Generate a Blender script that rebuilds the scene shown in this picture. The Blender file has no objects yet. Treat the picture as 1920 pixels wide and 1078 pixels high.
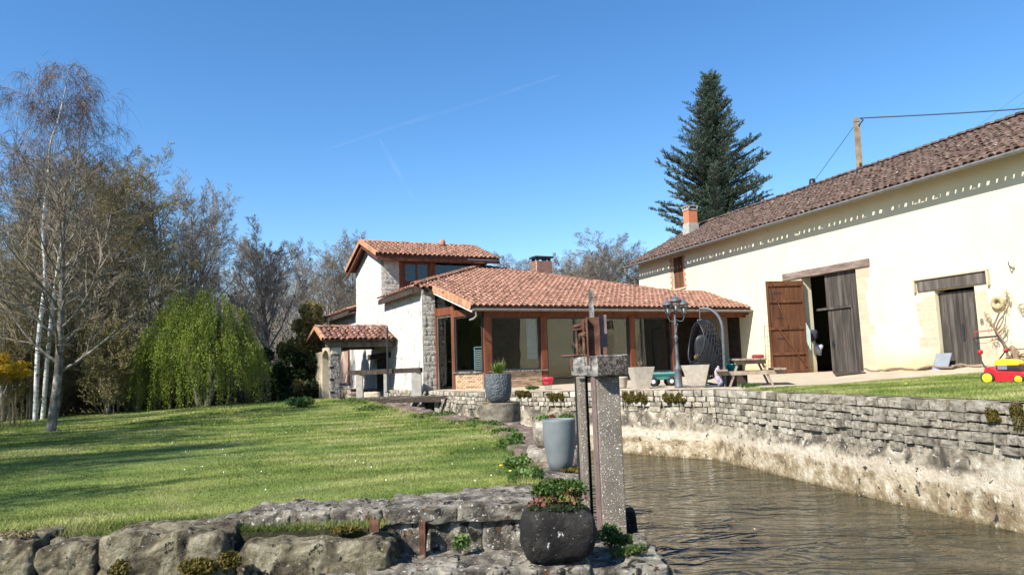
import bpy, math, random
import numpy as np
from mathutils import Matrix, Vector, noise as mnoise

SC = bpy.context.scene
COL = SC.collection
rnd = random.Random(7)
rng = np.random.default_rng(7)
R_ = math.radians

# ------------------------------------------------------------------ camera
F = 1387.0; CZ = 0.55; PITCH = R_(6.38); ROLL = R_(-1.9)
CM = Matrix.Rotation(math.pi/2 + PITCH, 3, 'X') @ Matrix.Rotation(ROLL, 3, 'Z')
CAM = Vector((0, 0, CZ))
cam_d = bpy.data.cameras.new('camera'); cam = bpy.data.objects.new('camera', cam_d); COL.objects.link(cam)
cam_d.sensor_width = 36.0; cam_d.lens = F*36.0/1920.0; cam_d.clip_start = 0.1; cam_d.clip_end = 8000
cam.matrix_world = Matrix.Translation(CAM) @ CM.to_4x4()
SC.camera = cam

# ------------------------------------------------------------------ sky + sun
SUN_EL = 42.0; SUN_AZ = 226.0           # azimuth clockwise from +Y: behind and to the left of the viewer
world = bpy.data.worlds.new('World'); SC.world = world; world.use_nodes = True
wn = world.node_tree; bg = wn.nodes['Background']
sky = wn.nodes.new('ShaderNodeTexSky'); sky.sky_type = 'NISHITA'; sky.sun_disc = False
sky.sun_elevation = R_(SUN_EL); sky.sun_rotation = R_(SUN_AZ)
sky.altitude = 100; sky.air_density = 1.0; sky.dust_density = 0.0; sky.ozone_density = 3.5
hs = wn.nodes.new('ShaderNodeHueSaturation'); hs.inputs['Saturation'].default_value = 1.22; hs.inputs['Hue'].default_value = 0.501
wn.links.new(sky.outputs[0], hs.inputs['Color']); wn.links.new(hs.outputs[0], bg.inputs[0]); bg.inputs[1].default_value = 0.11
sd = bpy.data.lights.new('sun', 'SUN'); sun = bpy.data.objects.new('sun', sd); COL.objects.link(sun)
sd.energy = 5.0; sd.angle = R_(0.53); sd.color = (1.0, 0.955, 0.88)
SDIR = Vector((math.sin(R_(SUN_AZ))*math.cos(R_(SUN_EL)), math.cos(R_(SUN_AZ))*math.cos(R_(SUN_EL)), math.sin(R_(SUN_EL))))
sun.rotation_euler = SDIR.to_track_quat('Z', 'Y').to_euler()
SC.view_settings.view_transform = 'Standard'; SC.view_settings.look = 'None'
SC.view_settings.gamma = 1.0; SC.view_settings.exposure = 0.90
SC.cycles.max_bounces = 6; SC.cycles.transparent_max_bounces = 12; SC.cycles.diffuse_bounces = 3

# ------------------------------------------------------------------ measuring helpers (a sight line through the camera meets a plane)
def ray(x, y): return CM @ Vector(((x-960)/F, -(y-539)/F, -1.0))
def at(x, y, Y): d = ray(x, y); return CAM + d*(Y/d.y)
def onZ(x, y, Z): d = ray(x, y); return CAM + d*((Z-CZ)/d.z)
def onP(x, y, p, n): d = ray(x, y); return CAM + d*((Vector(p)-CAM).dot(n)/d.dot(n))
class Frame:
    def __init__(s, o, u):
        s.o = Vector((o[0], o[1], 0)); s.u = Vector((u[0], u[1], 0)).normalized(); s.v = Vector((-s.u.y, s.u.x, 0))
    def P(s, a, b, z): return s.o + s.u*a + s.v*b + Vector((0, 0, z))
    def inv(s, p): q = Vector(p)-s.o; return (q.dot(s.u), q.dot(s.v), p[2])
    def front(s, x, y, b=0.0): return s.inv(onP(x, y, s.P(0, b, 0), s.v))      # on a plane v = b
    def side(s, x, y, a=0.0): return s.inv(onP(x, y, s.P(a, 0, 0), s.u))       # on a plane u = a
    def M(s, a, b, z): return Matrix((( s.u.x, s.v.x, 0, s.P(a,b,z).x), (s.u.y, s.v.y, 0, s.P(a,b,z).y), (0,0,1,z), (0,0,0,1)))
HF = Frame((-3.52, 28.63), (0.898, 0.44))                    # house: u along the glazed front, v into the house
BF = Frame((12.26, 26.0), (0.338, -0.941))                   # barn: u along the wall towards the viewer, v into the barn

# ------------------------------------------------------------------ object helpers
W = {}
def place(o, M=None, parent=None):
    M = M if M is not None else Matrix.Identity(4)
    COL.objects.link(o)
    if parent is not None:
        o.parent = parent; o.matrix_parent_inverse = W[parent].inverted()
    o.matrix_basis = M; W[o] = M
    return o
def tag(o, label=None, cat=None, group=None, kind=None):
    if label: o['label'] = label
    if cat: o['category'] = cat
    if group: o['group'] = group
    if kind: o['kind'] = kind
    return o
def thing(name, loc, label, cat, group=None, rz=0.0):
    o = bpy.data.objects.new(name, None); o.empty_display_size = 0.1
    place(o, Matrix.Translation(Vector(loc)) @ Matrix.Rotation(rz, 4, 'Z'))
    return tag(o, label, cat, group)
def kids(o): return [c for c in bpy.data.objects if c.parent == o]
def copy_tree(o, M, parent=None, ch=None, label=None):
    c = o.copy(); COL.objects.link(c)
    if parent is not None: c.parent = parent
    else: c.matrix_basis = M
    W[c] = M
    if label: c['label'] = label
    for k in (ch[o] if ch else kids(o)):
        copy_tree(k, M, c, ch)
    return c
def set_smooth(me, on=True): me.polygons.foreach_set('use_smooth', [on]*len(me.polygons))
def arr_mesh(name, V, Fc, mat, smooth=False):
    """V (n,3) array, Fc (m,k) index array"""
    me = bpy.data.meshes.new(name); V = np.ascontiguousarray(V, dtype=np.float32); Fc = np.ascontiguousarray(Fc, dtype=np.int32)
    m, k = Fc.shape
    me.vertices.add(len(V)); me.vertices.foreach_set('co', V.ravel())
    me.loops.add(m*k); me.loops.foreach_set('vertex_index', Fc.ravel())
    me.polygons.add(m); me.polygons.foreach_set('loop_start', np.arange(0, m*k, k, dtype=np.int32))
    try: me.polygons.foreach_set('loop_total', np.full(m, k, dtype=np.int32))
    except Exception: pass
    me.polygons.foreach_set('use_smooth', np.full(m, smooth))
    me.update(calc_edges=True); me.materials.append(mat)
    return me

class MB:
    def __init__(s): s.v = []; s.f = []; s.sm = []
    def add(s, vs, fs, sm=False):
        n = len(s.v); s.v += [tuple(v) for v in vs]; s.f += [tuple(i+n for i in f) for f in fs]; s.sm += [sm]*len(fs); return s
    def hexa(s, p):     # 8 corners: bottom 4 ccw, top 4 ccw
        return s.add(p, [(3,2,1,0),(4,5,6,7),(0,1,5,4),(1,2,6,5),(2,3,7,6),(3,0,4,7)])
    def box(s, M, x0, x1, y0, y1, z0, z1):
        return s.hexa([M @ Vector(c) for c in ((x0,y0,z0),(x1,y0,z0),(x1,y1,z0),(x0,y1,z0),(x0,y0,z1),(x1,y0,z1),(x1,y1,z1),(x0,y1,z1))])
    def fbox(s, fr, a0, a1, b0, b1, z0, z1):
        return s.hexa([fr.P(a0,b0,z0), fr.P(a1,b0,z0), fr.P(a1,b1,z0), fr.P(a0,b1,z0), fr.P(a0,b0,z1), fr.P(a1,b0,z1), fr.P(a1,b1,z1), fr.P(a0,b1,z1)])
    def beam(s, p, q, w, h, up=(0,0,1), roll=0):   # rectangular bar from p to q
        p = Vector(p); q = Vector(q); d = (q-p).normalized(); up = Vector(up)
        x = d.cross(up)
        if x.length < 1e-4: x = d.cross(Vector((0,1,0)))
        x.normalize(); z = x.cross(d).normalized()
        if roll: m = Matrix.Rotation(roll, 3, d); x = m@x; z = m@z
        a = [x*(-w/2)+z*(-h/2), x*(w/2)+z*(-h/2), x*(w/2)+z*(h/2), x*(-w/2)+z*(h/2)]
        return s.add([p+i for i in a]+[q+i for i in a], [(0,1,2,3),(7,6,5,4),(0,4,5,1),(1,5,6,2),(2,6,7,3),(3,7,4,0)])
    def tube(s, pts, rad, n=8, cap=True, closed=False):
        pts = [Vector(p) for p in pts]; m = len(pts)
        rad = rad if isinstance(rad, (list, tuple)) else [rad]*m
        vs = []; fs = []; x = None
        for i, p in enumerate(pts):
            if closed: d = pts[(i+1) % m]-pts[i-1]
            else: d = pts[min(i+1, m-1)]-pts[max(i-1, 0)]
            d.normalize()
            if x is None:
                x = d.orthogonal().normalized()
            else:
                x = (x-d*x.dot(d))
                if x.length < 1e-5: x = d.orthogonal()
                x.normalize()
            y = d.cross(x)
            for k in range(n):
                a = 2*math.pi*k/n; vs.append(p+(x*math.cos(a)+y*math.sin(a))*rad[i])
        mm = m if closed else m-1
        for i in range(mm):
            j = (i+1) % m
            for k in range(n):
                k2 = (k+1) % n; fs.append((i*n+k, i*n+k2, j*n+k2, j*n+k))
        s.add(vs, fs, True)
        if cap and not closed:
            s.add([vs[k] for k in range(n)], [tuple(range(n-1, -1, -1))]); s.add([vs[(m-1)*n+k] for k in range(n)], [tuple(range(n))])
        return s
    def lathe(s, prof, M=None, n=32, sm=True, sq=None):   # prof [(r,z)...]
        M = M if M is not None else Matrix.Identity(4); vs = []; fs = []
        for r, z in prof:
            for k in range(n):
                a = 2*math.pi*(k+.5)/n; vs.append(M @ Vector((r*math.cos(a), r*math.sin(a), z)))
        for i in range(len(prof)-1):
            for k in range(n):
                k2 = (k+1) % n; fs.append((i*n+k, i*n+k2, (i+1)*n+k2, (i+1)*n+k))
        return s.add(vs, fs, sm)
    def poly(s, pts, rev=False):
        n = len(pts); return s.add(pts, [tuple(range(n))[::-1] if rev else tuple(range(n))])
    def prism(s, pts, off):           # polygon extruded by vector off
        n = len(pts); off = Vector(off); a = [Vector(p) for p in pts]; b = [p+off for p in a]
        return s.add(a+b, [tuple(range(n))[::-1], tuple(range(n, 2*n))]+[(i, (i+1) % n, n+(i+1) % n, n+i) for i in range(n)])
    def mesh(s, name, mat):
        me = bpy.data.meshes.new(name); me.from_pydata([tuple(v) for v in s.v], [], s.f); me.polygons.foreach_set('use_smooth', s.sm)
        me.materials.append(mat); me.validate(); me.update(); return me
    def build(s, name, mat, parent=None, label=None, cat=None, group=None, kind=None, M=None):
        o = bpy.data.objects.new(name, s.mesh(name, mat)); place(o, M, parent)
        return tag(o, label, cat, group, kind)
def bevel(o, w=0.01, seg=2):
    m = o.modifiers.new('bevel', 'BEVEL'); m.width = w; m.segments = seg; m.limit_method = 'ANGLE'; m.angle_limit = R_(40); return o

def fbm(p, o=4):
    s = 0; a = 1; f = 1
    for _ in range(o): s += a*mnoise.noise(Vector(p)*f); a *= .5; f *= 2.03
    return s
_cube = {}
def cube_grid(n):
    if n in _cube: return _cube[n]
    idx = {}; V = []; Fc = []
    def vid(p):
        k = tuple(round(c, 5) for c in p)
        if k not in idx: idx[k] = len(V); V.append(p)
        return idx[k]
    for ax in range(3):
        for sg in (-1, 1):
            for i in range(n):
                for j in range(n):
                    q = []
                    for (di, dj) in ((0,0),(1,0),(1,1),(0,1)):
                        a = -1+2*(i+di)/n; b = -1+2*(j+dj)/n
                        p = [0,0,0]; p[ax] = sg; p[(ax+1) % 3] = a; p[(ax+2) % 3] = b
                        q.append(vid(tuple(p)))
                    Fc.append(tuple(q) if sg > 0 else tuple(q[::-1]))
    _cube[n] = (V, Fc); return V, Fc
def rock_verts(n, size, k=6.0, amp=0.06, freq=1.6, seed=0, warp=0.0, ridge=0.0):
    V, Fc = cube_grid(n); out = []; off = Vector((seed*13.7, seed*7.1, seed*3.3)); sx, sy, sz = size
    for p in V:
        l = (abs(p[0])**k+abs(p[1])**k+abs(p[2])**k)**(1/k)
        q = Vector((p[0]/l*sx/2, p[1]/l*sy/2, p[2]/l*sz/2))
        nr = Vector(p).normalized()
        d = fbm(q*freq+off, 5)*amp
        if ridge: d -= ridge*max(0.0, .16-abs(mnoise.noise(q*freq*1.1+off*1.7)))/.16*(.6+.4*mnoise.noise(q*3+off))+ridge*.35*abs(mnoise.noise(q*freq*4+off))
        wv = Vector((mnoise.noise(q*freq*.4+off), mnoise.noise(q*freq*.4+off*2), mnoise.noise(q*freq*.4+off*3)))*warp
        out.append(q+nr*d+wv)
    return out, Fc
def rock(name, c, size, mat, parent=None, seed=0, n=14, k=6.0, amp=0.05, freq=1.8, rot=0, warp=0.0, smooth=True, ridge=0.03, **kw):
    V, Fc = rock_verts(n, size, k, amp, freq, seed, warp, ridge)
    mb = MB(); mb.add(V, Fc, smooth)
    return mb.build(name, mat, parent, M=Matrix.Translation(Vector(c)) @ Matrix.Rotation(rot, 4, 'Z'), **kw)

def pieces(name, protos, mats4, parent, mat, limit=300, near=None, label=None):
    """protos: list of meshes; mats4: list of (proto index, world Matrix). The nearest `limit` become objects of their own, the rest one mesh."""
    mats4 = sorted(mats4, key=lambda t: (t[1].translation-CAM).length)
    for i, M in mats4[:limit]:
        place(bpy.data.objects.new(name, protos[i]), M, parent)
    rest = mats4[limit:]
    if rest:
        cache = []
        for me in protos:
            v = np.empty(len(me.vertices)*3, dtype=np.float32); me.vertices.foreach_get('co', v); v = v.reshape(-1, 3)
            me.calc_loop_triangles(); t = np.empty(len(me.loop_triangles)*3, dtype=np.int32); me.loop_triangles.foreach_get('vertices', t)
            cache.append((v, t.reshape(-1, 3)))
        VV = []; FF = []; n = 0
        for i, M in rest:
            v, t = cache[i]; A = np.array(M); VV.append(v @ A[:3, :3].T + A[:3, 3]); FF.append(t+n); n += len(v)
        me = arr_mesh(name, np.concatenate(VV), np.concatenate(FF), mat)
        o = bpy.data.objects.new(name, me); place(o, None, parent); o['kind'] = 'stuff'

# ------------------------------------------------------------------ materials
def mat(name, cols, scale=4.0, detail=8, rough=0.85, bump=0.3, bscale=None, spots=None, moss=None, var=0.0, metal=0.0,
        stretch=(1,1,1), dist=0.02, zones=None, spec=0.3, streak=None, cells=None, ndist=0.0, leaf=0.0, off=True, world=None, vbump=None, wave=None):
    m = bpy.data.materials.new(name); m.use_nodes = True; nt = m.node_tree; N = nt.nodes; L = nt.links
    bs = N['Principled BSDF']; bs.inputs['Roughness'].default_value = rough; bs.inputs['Metallic'].default_value = metal
    bs.inputs['Specular IOR Level'].default_value = spec
    tc = N.new('ShaderNodeTexCoord'); oi = N.new('ShaderNodeObjectInfo'); geo = N.new('ShaderNodeNewGeometry')
    def math_(op, a, b=None, c=None):
        n = N.new('ShaderNodeMath'); n.operation = op
        for i, x in enumerate((a, b, c)):
            if x is None: continue
            if isinstance(x, (int, float)): n.inputs[i].default_value = x
            else: L.new(x, n.inputs[i])
        return n.outputs[0]
    rsum = math_('FRACT', math_('ADD', oi.outputs['Random'], geo.outputs['Random Per Island'])) if var else None
    mp = N.new('ShaderNodeMapping'); L.new(tc.outputs['Object'], mp.inputs[0]); mp.inputs['Scale'].default_value = stretch
    vec = mp.outputs[0]
    if var and off:
        va = N.new('ShaderNodeVectorMath'); va.operation = 'ADD'; cx = N.new('ShaderNodeCombineXYZ')
        for i in range(3): L.new(math_('MULTIPLY', rsum, 37.0+11*i), cx.inputs[i])
        L.new(vec, va.inputs[0]); L.new(cx.outputs[0], va.inputs[1]); vec = va.outputs[0]
    def nz(sc, det=detail, rg=0.6, ds=0.0, v=None):
        n = N.new('ShaderNodeTexNoise'); n.inputs['Scale'].default_value = sc; n.inputs['Detail'].default_value = det
        n.inputs['Roughness'].default_value = rg; n.inputs['Distortion'].default_value = ds; L.new(v if v is not None else vec, n.inputs['Vector']); return n.outputs['Fac']
    def ramp(fac, cs):
        r = N.new('ShaderNodeValToRGB'); e = r.color_ramp.elements
        while len(e) > 1: e.remove(e[-1])
        for i, (p, c) in enumerate(cs):
            x = e[0] if i == 0 else e.new(p)
            x.position = p; x.color = (c[0], c[1], c[2], 1) if not isinstance(c, (int, float)) else (c, c, c, 1)
        L.new(fac, r.inputs[0]); return r.outputs[0]
    def mix(fac, a, b, mode='MIX'):
        x = N.new('ShaderNodeMix'); x.data_type = 'RGBA'; x.blend_type = mode
        ins = [i for i in x.inputs if i.type == 'RGBA']
        if isinstance(fac, (int, float)): x.inputs[0].default_value = fac
        else: L.new(fac, x.inputs[0])
        for s_, k in ((a, 0), (b, 1)):
            if hasattr(s_, 'default_value') and not isinstance(s_, tuple): L.new(s_, ins[k])
            else: ins[k].default_value = (s_[0], s_[1], s_[2], 1)
        return [o for o in x.outputs if o.type == 'RGBA'][0]
    if isinstance(cols[0], (int, float)): cols = [(0.3, tuple(c*0.85 for c in cols)), (0.7, tuple(min(1, c*1.1) for c in cols))]
    base = nz(scale, ds=ndist)
    col = ramp(base, cols)
    if zones:    # colours by height above the water, edge broken by noise: (z, colours)
        sp = N.new('ShaderNodeSeparateXYZ'); L.new(tc.outputs['Object'], sp.inputs[0])
        for (zlo, zhi, c, sc, amt) in zones:
            mr = N.new('ShaderNodeMapRange'); mr.inputs['From Min'].default_value = zlo; mr.inputs['From Max'].default_value = zhi
            L.new(math_('ADD', sp.outputs[2], math_('MULTIPLY', math_('SUBTRACT', nz(sc, 10, 0.7), 0.5), amt)), mr.inputs['Value'])
            L.new(mr.outputs[0], mr.inputs[0]) if False else None
            col = mix(mr.outputs[0], col, ramp(nz(sc*2.2, 8), c))
    if streak:
        (c, sx, sz, th) = streak
        m2 = N.new('ShaderNodeMapping'); L.new(tc.outputs['Object'], m2.inputs[0]); m2.inputs['Scale'].default_value = (sx, sx, sz)
        col = mix(ramp(nz(1.0, 6, v=m2.outputs[0]), [(th, 0.0), (min(1, th+0.18), 1.0)]), col, c)
    if cells:    # blocks told apart by tone (scale, strength)
        vo = N.new('ShaderNodeTexVoronoi'); vo.inputs['Scale'].default_value = cells[0]; L.new(vec, vo.inputs['Vector'])
        bw = N.new('ShaderNodeSeparateColor'); L.new(vo.outputs['Color'], bw.inputs[0])
        col = mix(1.0, col, ramp(bw.outputs[0], [(0, 1-cells[1]), (1, 1+0*cells[1])]), 'MULTIPLY')
    if wave:
        wv = N.new('ShaderNodeTexWave'); wv.inputs['Scale'].default_value = wave[0]; wv.inputs['Distortion'].default_value = 5; wv.inputs['Detail'].default_value = 2; wv.inputs['Detail Scale'].default_value = .6; wm = N.new('ShaderNodeMapping'); wm.inputs['Rotation'].default_value = (0, 0, R_(70)); L.new(geo.outputs['Position'], wm.inputs[0]); L.new(wm.outputs[0], wv.inputs[0])
        col = mix(1.0, col, ramp(wv.outputs[1], [(0.1, 1-wave[1]), (0.9, 1.0)]), 'MULTIPLY')
    if world:
        col = mix(ramp(nz(world[1], 8, .65, 0.5, v=geo.outputs['Position']), [(world[2], 0.0), (world[2]+.12, 1.0)]), col, world[0])
    if var:
        col = mix(1.0, col, ramp(rsum, [(0, 1-var), (0.5, 1.0), (1, 1-var*0.4)]), 'MULTIPLY')
    if moss:
        (c, sc, th) = moss
        sn = N.new('ShaderNodeSeparateXYZ'); L.new(geo.outputs['Normal'], sn.inputs[0])
        f = math_('ADD', nz(sc, 8), math_('MULTIPLY', sn.outputs[2], 0.12))
        col = mix(ramp(f, [(th, 0.0), (th+0.05, 1.0)]), col, ramp(nz(sc*9), [(0.35, tuple(x*0.5 for x in c)), (0.7, c)]))
    if spots:
        for (c, sc, th) in (spots if isinstance(spots, list) else [spots]):
            col = mix(ramp(nz(sc, 5, 0.65), [(th, 0.0), (th+0.04, 1.0)]), col, c)
    L.new(col, bs.inputs['Base Color'])
    if leaf:
        tl = N.new('ShaderNodeBsdfTranslucent'); L.new(col, tl.inputs[0]); ms_x = N.new('ShaderNodeMixShader'); ms_x.inputs[0].default_value = leaf
        L.new(bs.outputs[0], ms_x.inputs[1]); L.new(tl.outputs[0], ms_x.inputs[2]); L.new(ms_x.outputs[0], N['Material Output'].inputs[0])
    if bump:
        b = N.new('ShaderNodeBump'); b.inputs['Strength'].default_value = bump; b.inputs['Distance'].default_value = dist
        L.new(nz(bscale or scale*3, 10, 0.7), b.inputs['Height']); L.new(b.outputs[0], bs.inputs['Normal'])
        if vbump:
            vo2 = N.new('ShaderNodeTexVoronoi'); vo2.feature = 'SMOOTH_F1'; vo2.inputs['Scale'].default_value = vbump[0]; L.new(vec, vo2.inputs['Vector']); b3 = N.new('ShaderNodeBump'); b3.inputs['Strength'].default_value = 1.0; b3.inputs['Distance'].default_value = vbump[1]; b3.invert = True
            L.new(vo2.outputs['Distance'], b3.inputs['Height']); L.new(b.outputs[0], b3.inputs['Normal']); L.new(b3.outputs[0], bs.inputs['Normal'])
    return m
def plain(name, c, rough=0.6, metal=0.0, spec=0.4, bump=0.05):
    return mat(name, [(0.3, tuple(x*0.88 for x in c)), (0.7, tuple(min(1, x*1.05) for x in c))], 9, 4, rough, bump, 40, metal=metal, spec=spec, dist=0.004)
def glass(name, ior=1.75, tint=(0.75, 0.8, 0.78)):
    m = bpy.data.materials.new(name); m.use_nodes = True; N = m.node_tree.nodes; L = m.node_tree.links
    for n in list(N):
        if n.type == 'BSDF_PRINCIPLED': N.remove(n)
    t = N.new('ShaderNodeBsdfTransparent'); t.inputs[0].default_value = (*tint, 1); g = N.new('ShaderNodeBsdfGlossy'); g.inputs['Roughness'].default_value = 0.0
    f = N.new('ShaderNodeFresnel'); gg = N.new('ShaderNodeNewGeometry'); mr = N.new('ShaderNodeMapRange'); mr.inputs['To Min'].default_value = ior; mr.inputs['To Max'].default_value = 1/ior; L.new(gg.outputs['Backfacing'], mr.inputs[0]); L.new(mr.outputs[0], f.inputs[0]); mx = N.new('ShaderNodeMixShader')
    tc = N.new('ShaderNodeTexCoord'); nz = N.new('ShaderNodeTexNoise'); nz.inputs['Scale'].default_value = 1.1; b = N.new('ShaderNodeBump'); b.inputs['Strength'].default_value = .04; b.inputs['Distance'].default_value = .05
    L.new(tc.outputs['Object'], nz.inputs[0]); L.new(nz.outputs[0], b.inputs['Height']); L.new(b.outputs[0], g.inputs['Normal'])
    L.new(f.outputs[0], mx.inputs[0]); L.new(t.outputs[0], mx.inputs[1]); L.new(g.outputs[0], mx.inputs[2]); L.new(mx.outputs[0], N['Material Output'].inputs[0])
    return m

M = {}
M['lawn'] = mat('lawn_soil', [(0.3, (.08,.13,.026)), (0.45, (.14,.19,.04)), (0.58, (.20,.23,.06)), (0.72, (.25,.23,.09))], .9, 10, .95, .6, 60, dist=.03, ndist=.4)
M['grass'] = mat('grass_blades', [(0.34, (.105,.175,.035)), (0.45, (.225,.295,.062)), (0.53, (.37,.41,.11)), (0.66, (.56,.52,.23))], .45, 10, .7, 0, spec=.25, var=.40, ndist=.8, leaf=.3, off=False, wave=(.32, .34))
M['gravel'] = mat('gravel_yard', [(0.3, (.36,.28,.19)), (0.55, (.46,.38,.27)), (0.75, (.56,.48,.36))], 2.0, 12, .95, .5, 90, spots=((.2,.15,.1), 60, .66))
M['riverbed'] = mat('river_bed', [(0.3, (.05,.04,.02)), (0.7, (.12,.09,.05))], 2)
M['ground'] = mat('woodland_ground', [(0.3, (.03,.035,.012)), (0.6, (.06,.055,.025)), (0.75, (.05,.075,.02))], 1.2, 10, .95, .8, 12, dist=.2)
M['rock'] = mat('weathered_rock', [(0.36, (.045,.036,.022)), (0.46, (.125,.102,.062)), (0.55, (.215,.182,.112)), (0.68, (.37,.33,.22))], 4.6, 15, .95, 1.0, 24, dist=.06, ndist=.9, vbump=(7, .03),
                spots=[((.42,.40,.34), 30, .62), ((.018,.016,.013), 9, .60)], moss=((.12,.10,.012), 2.4, .66))
M['slab'] = mat('ledge_slab', [(0.34, (.035,.03,.023)), (0.45, (.12,.105,.08)), (0.55, (.22,.195,.15)), (0.70, (.42,.38,.30))], 4, 14, .95, 1.0, 11, dist=.06, ndist=.5,
                spots=[((.50,.47,.42), 26, .60), ((.10,.045,.022), 8, .60), ((.018,.016,.015), 6, .59)])
M['bank'] = mat('bank_coping', [(0.3, (.07,.045,.035)), (0.5, (.15,.105,.085)), (0.7, (.28,.22,.17))], 5, 12, .95, .8, 20, dist=.03,
                spots=[((.40,.36,.30), 24, .67), ((.06,.035,.025), 9, .60)], moss=((.14,.13,.02), 2.0, .72))
M['stone'] = mat('wall_stone', [(0.34, (.16,.13,.10)), (0.46, (.36,.31,.23)), (0.56, (.50,.45,.36)), (0.68, (.62,.58,.48))], 2.4, 12, .95, 1.0, 20, var=.45, dist=.03, world=((.15,.135,.11), .7, .56),
                 spots=[((.07,.065,.06), 8, .60), ((.62,.59,.52), 20, .66)], moss=((.20,.15,.02), 1.7, .74))
M['stone_low'] = mat('wall_render', [(0.36, (.065,.055,.042)), (0.45, (.16,.135,.10)), (0.53, (.33,.28,.20)), (0.66, (.52,.47,.37))], 2.4, 14, .95, 1.0, 8, dist=.09, ndist=.6,
    spots=[((.62,.58,.48), 12, .61), ((.05,.045,.042), 7, .61)],
    zones=[(-.98, -1.08, [(0.3, (.40,.33,.235)), (0.55, (.58,.50,.38)), (0.8, (.66,.60,.48))], 1.2, .5),
           (-1.18, -1.26, [(0.38, (.20,.145,.08)), (0.48, (.34,.265,.16)), (0.57, (.50,.42,.29)), (0.70, (.64,.58,.45))], 1.5, .30),
           (-1.55, -1.66, [(0.4, (.10,.075,.03)), (0.7, (.30,.22,.11))], 6, .12)])
M['plaster'] = mat('cream_render', [(0.3, (.62,.545,.365)), (0.7, (.68,.605,.425))], 1.0, 8, .9, .12, 30, dist=.01,
                   zones=[(.95, .05, [(0.3, (.38,.26,.12)), (0.55, (.52,.39,.20)), (0.7, (.60,.50,.31))], 1.0, .8)], spots=((.44,.36,.24), 2.2, .67))
M['quoin'] = mat('quoin_stone', [(0.3, (.42,.345,.23)), (0.7, (.55,.47,.34))], 5, 10, .9, .4, 20, var=.12, spots=((.45,.34,.2), 7, .70))
M['white'] = mat('white_rubble_wall', [(0.32, (.42,.36,.29)), (0.42, (.64,.60,.54)), (0.60, (.73,.70,.65))], 3.2, 10, .9, 1.0, 7, dist=.12, spots=[((.36,.28,.20), 6, .64)])
M['pier'] = mat('rubble_pier', [(0.3, (.32,.27,.21)), (0.45, (.52,.47,.395)), (0.62, (.66,.61,.54))], 5.5, 12, .95, 1.0, 9.0, dist=.08, var=.25, spots=((.22,.19,.16), 7, .64))
M['tile'] = mat('terracotta_tile', [(0.3, (.22,.105,.068)), (0.5, (.35,.18,.12)), (0.7, (.46,.265,.185))], 3.0, 8, .9, .3, 30, var=.45, spots=((.52,.40,.31), 14, .66))
M['tile_edge'] = mat('verge_tile', [(0.3, (.40,.18,.085)), (0.5, (.47,.24,.13)), (0.75, (.54,.33,.21))], 3.0, 8, .9, .2, 30, var=.25)
M['tile_old'] = mat('old_brown_tile', [(0.3, (.075,.045,.034)), (0.5, (.125,.078,.058)), (0.7, (.20,.14,.11))], 3.0, 10, .95, .5, 26, var=.5, spots=[((.30,.26,.21), 5, .62), ((.58,.53,.45), 9, .655)])
M['tile_porch'] = mat('porch_tile', [(0.3, (.13,.062,.045)), (0.5, (.24,.115,.08)), (0.7, (.44,.28,.22))], 3.0, 8, .9, .4, 26, var=.5)
M['deck'] = mat('roof_underlay', [(0.3, (.06,.035,.025)), (0.7, (.12,.07,.05))], 5)
M['brick'] = mat('thin_brick', [(0.3, (.50,.30,.17)), (0.5, (.56,.36,.22)), (0.7, (.64,.46,.32))], 6, 8, .9, .3, 40, var=.6)
M['mortar'] = mat('mortar', [(0.3, (.50,.42,.32)), (0.7, (.62,.55,.44))], 8, 8, .95, .5, 30)
M['brick_red'] = mat('red_brick', [(0.3, (.26,.12,.08)), (0.7, (.42,.24,.17))], 6, 8, .9, .3, 40, var=.4)
M['wood_red'] = mat('red_stained_wood', [(0.3, (.085,.026,.012)), (0.5, (.15,.045,.02)), (0.75, (.22,.075,.035))], 6, 8, .65, .3, 18, stretch=(1,1,.2), dist=.01)
M['wood_door'] = mat('rust_brown_door', [(0.3, (.06,.022,.009)), (0.5, (.11,.043,.018)), (0.72, (.17,.08,.037))], 4, 10, .75, .3, 30, stretch=(1,1,.15), dist=.01, var=.15)
M['wood_grey'] = mat('weathered_oak', [(0.28, (.045,.036,.03)), (0.5, (.10,.083,.068)), (0.68, (.19,.165,.14)), (0.8, (.32,.29,.25))], 5, 10, .9, .7, 30, stretch=(1,1,.12), dist=.012, var=.15)
M['wood_beam'] = mat('beam_oak', [(0.28, (.10,.07,.055)), (0.5, (.20,.145,.12)), (0.72, (.34,.27,.23))], 4, 10, .9, .8, 14, stretch=(.3,.3,1.2), dist=.02)
M['wood_dark'] = mat('dark_timber', [(0.3, (.025,.018,.014)), (0.6, (.06,.043,.033)), (0.78, (.12,.09,.07))], 5, 10, .85, .6, 24, dist=.01)
M['wood_table'] = mat('table_wood', [(0.3, (.17,.12,.085)), (0.55, (.28,.21,.155)), (0.75, (.40,.32,.25))], 5, 10, .85, .4, 24, dist=.01)
M['timber_old'] = mat('sluice_timber', [(0.34, (.04,.034,.028)), (0.45, (.13,.115,.10)), (0.56, (.27,.25,.225)), (0.7, (.48,.46,.43))], 4.5, 12, .9, 1.0, 14, stretch=(3,.35,2.2), dist=.03)
M['end_grain'] = mat('timber_end_grain', [(0.38, (.018,.015,.012)), (0.48, (.06,.05,.042)), (0.6, (.15,.13,.11))], 14, 12, .95, 1.0, 30, dist=.03, ndist=2.5)
M['concrete'] = mat('speckled_concrete', [(0.3, (.12,.098,.072)), (0.7, (.225,.19,.147))], 5, 12, .9, .9, 70, dist=.012, spots=[((.80,.78,.76), 75, .60), ((.62,.58,.55), 30, .66), ((.07,.06,.055), 22, .66)])
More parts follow.
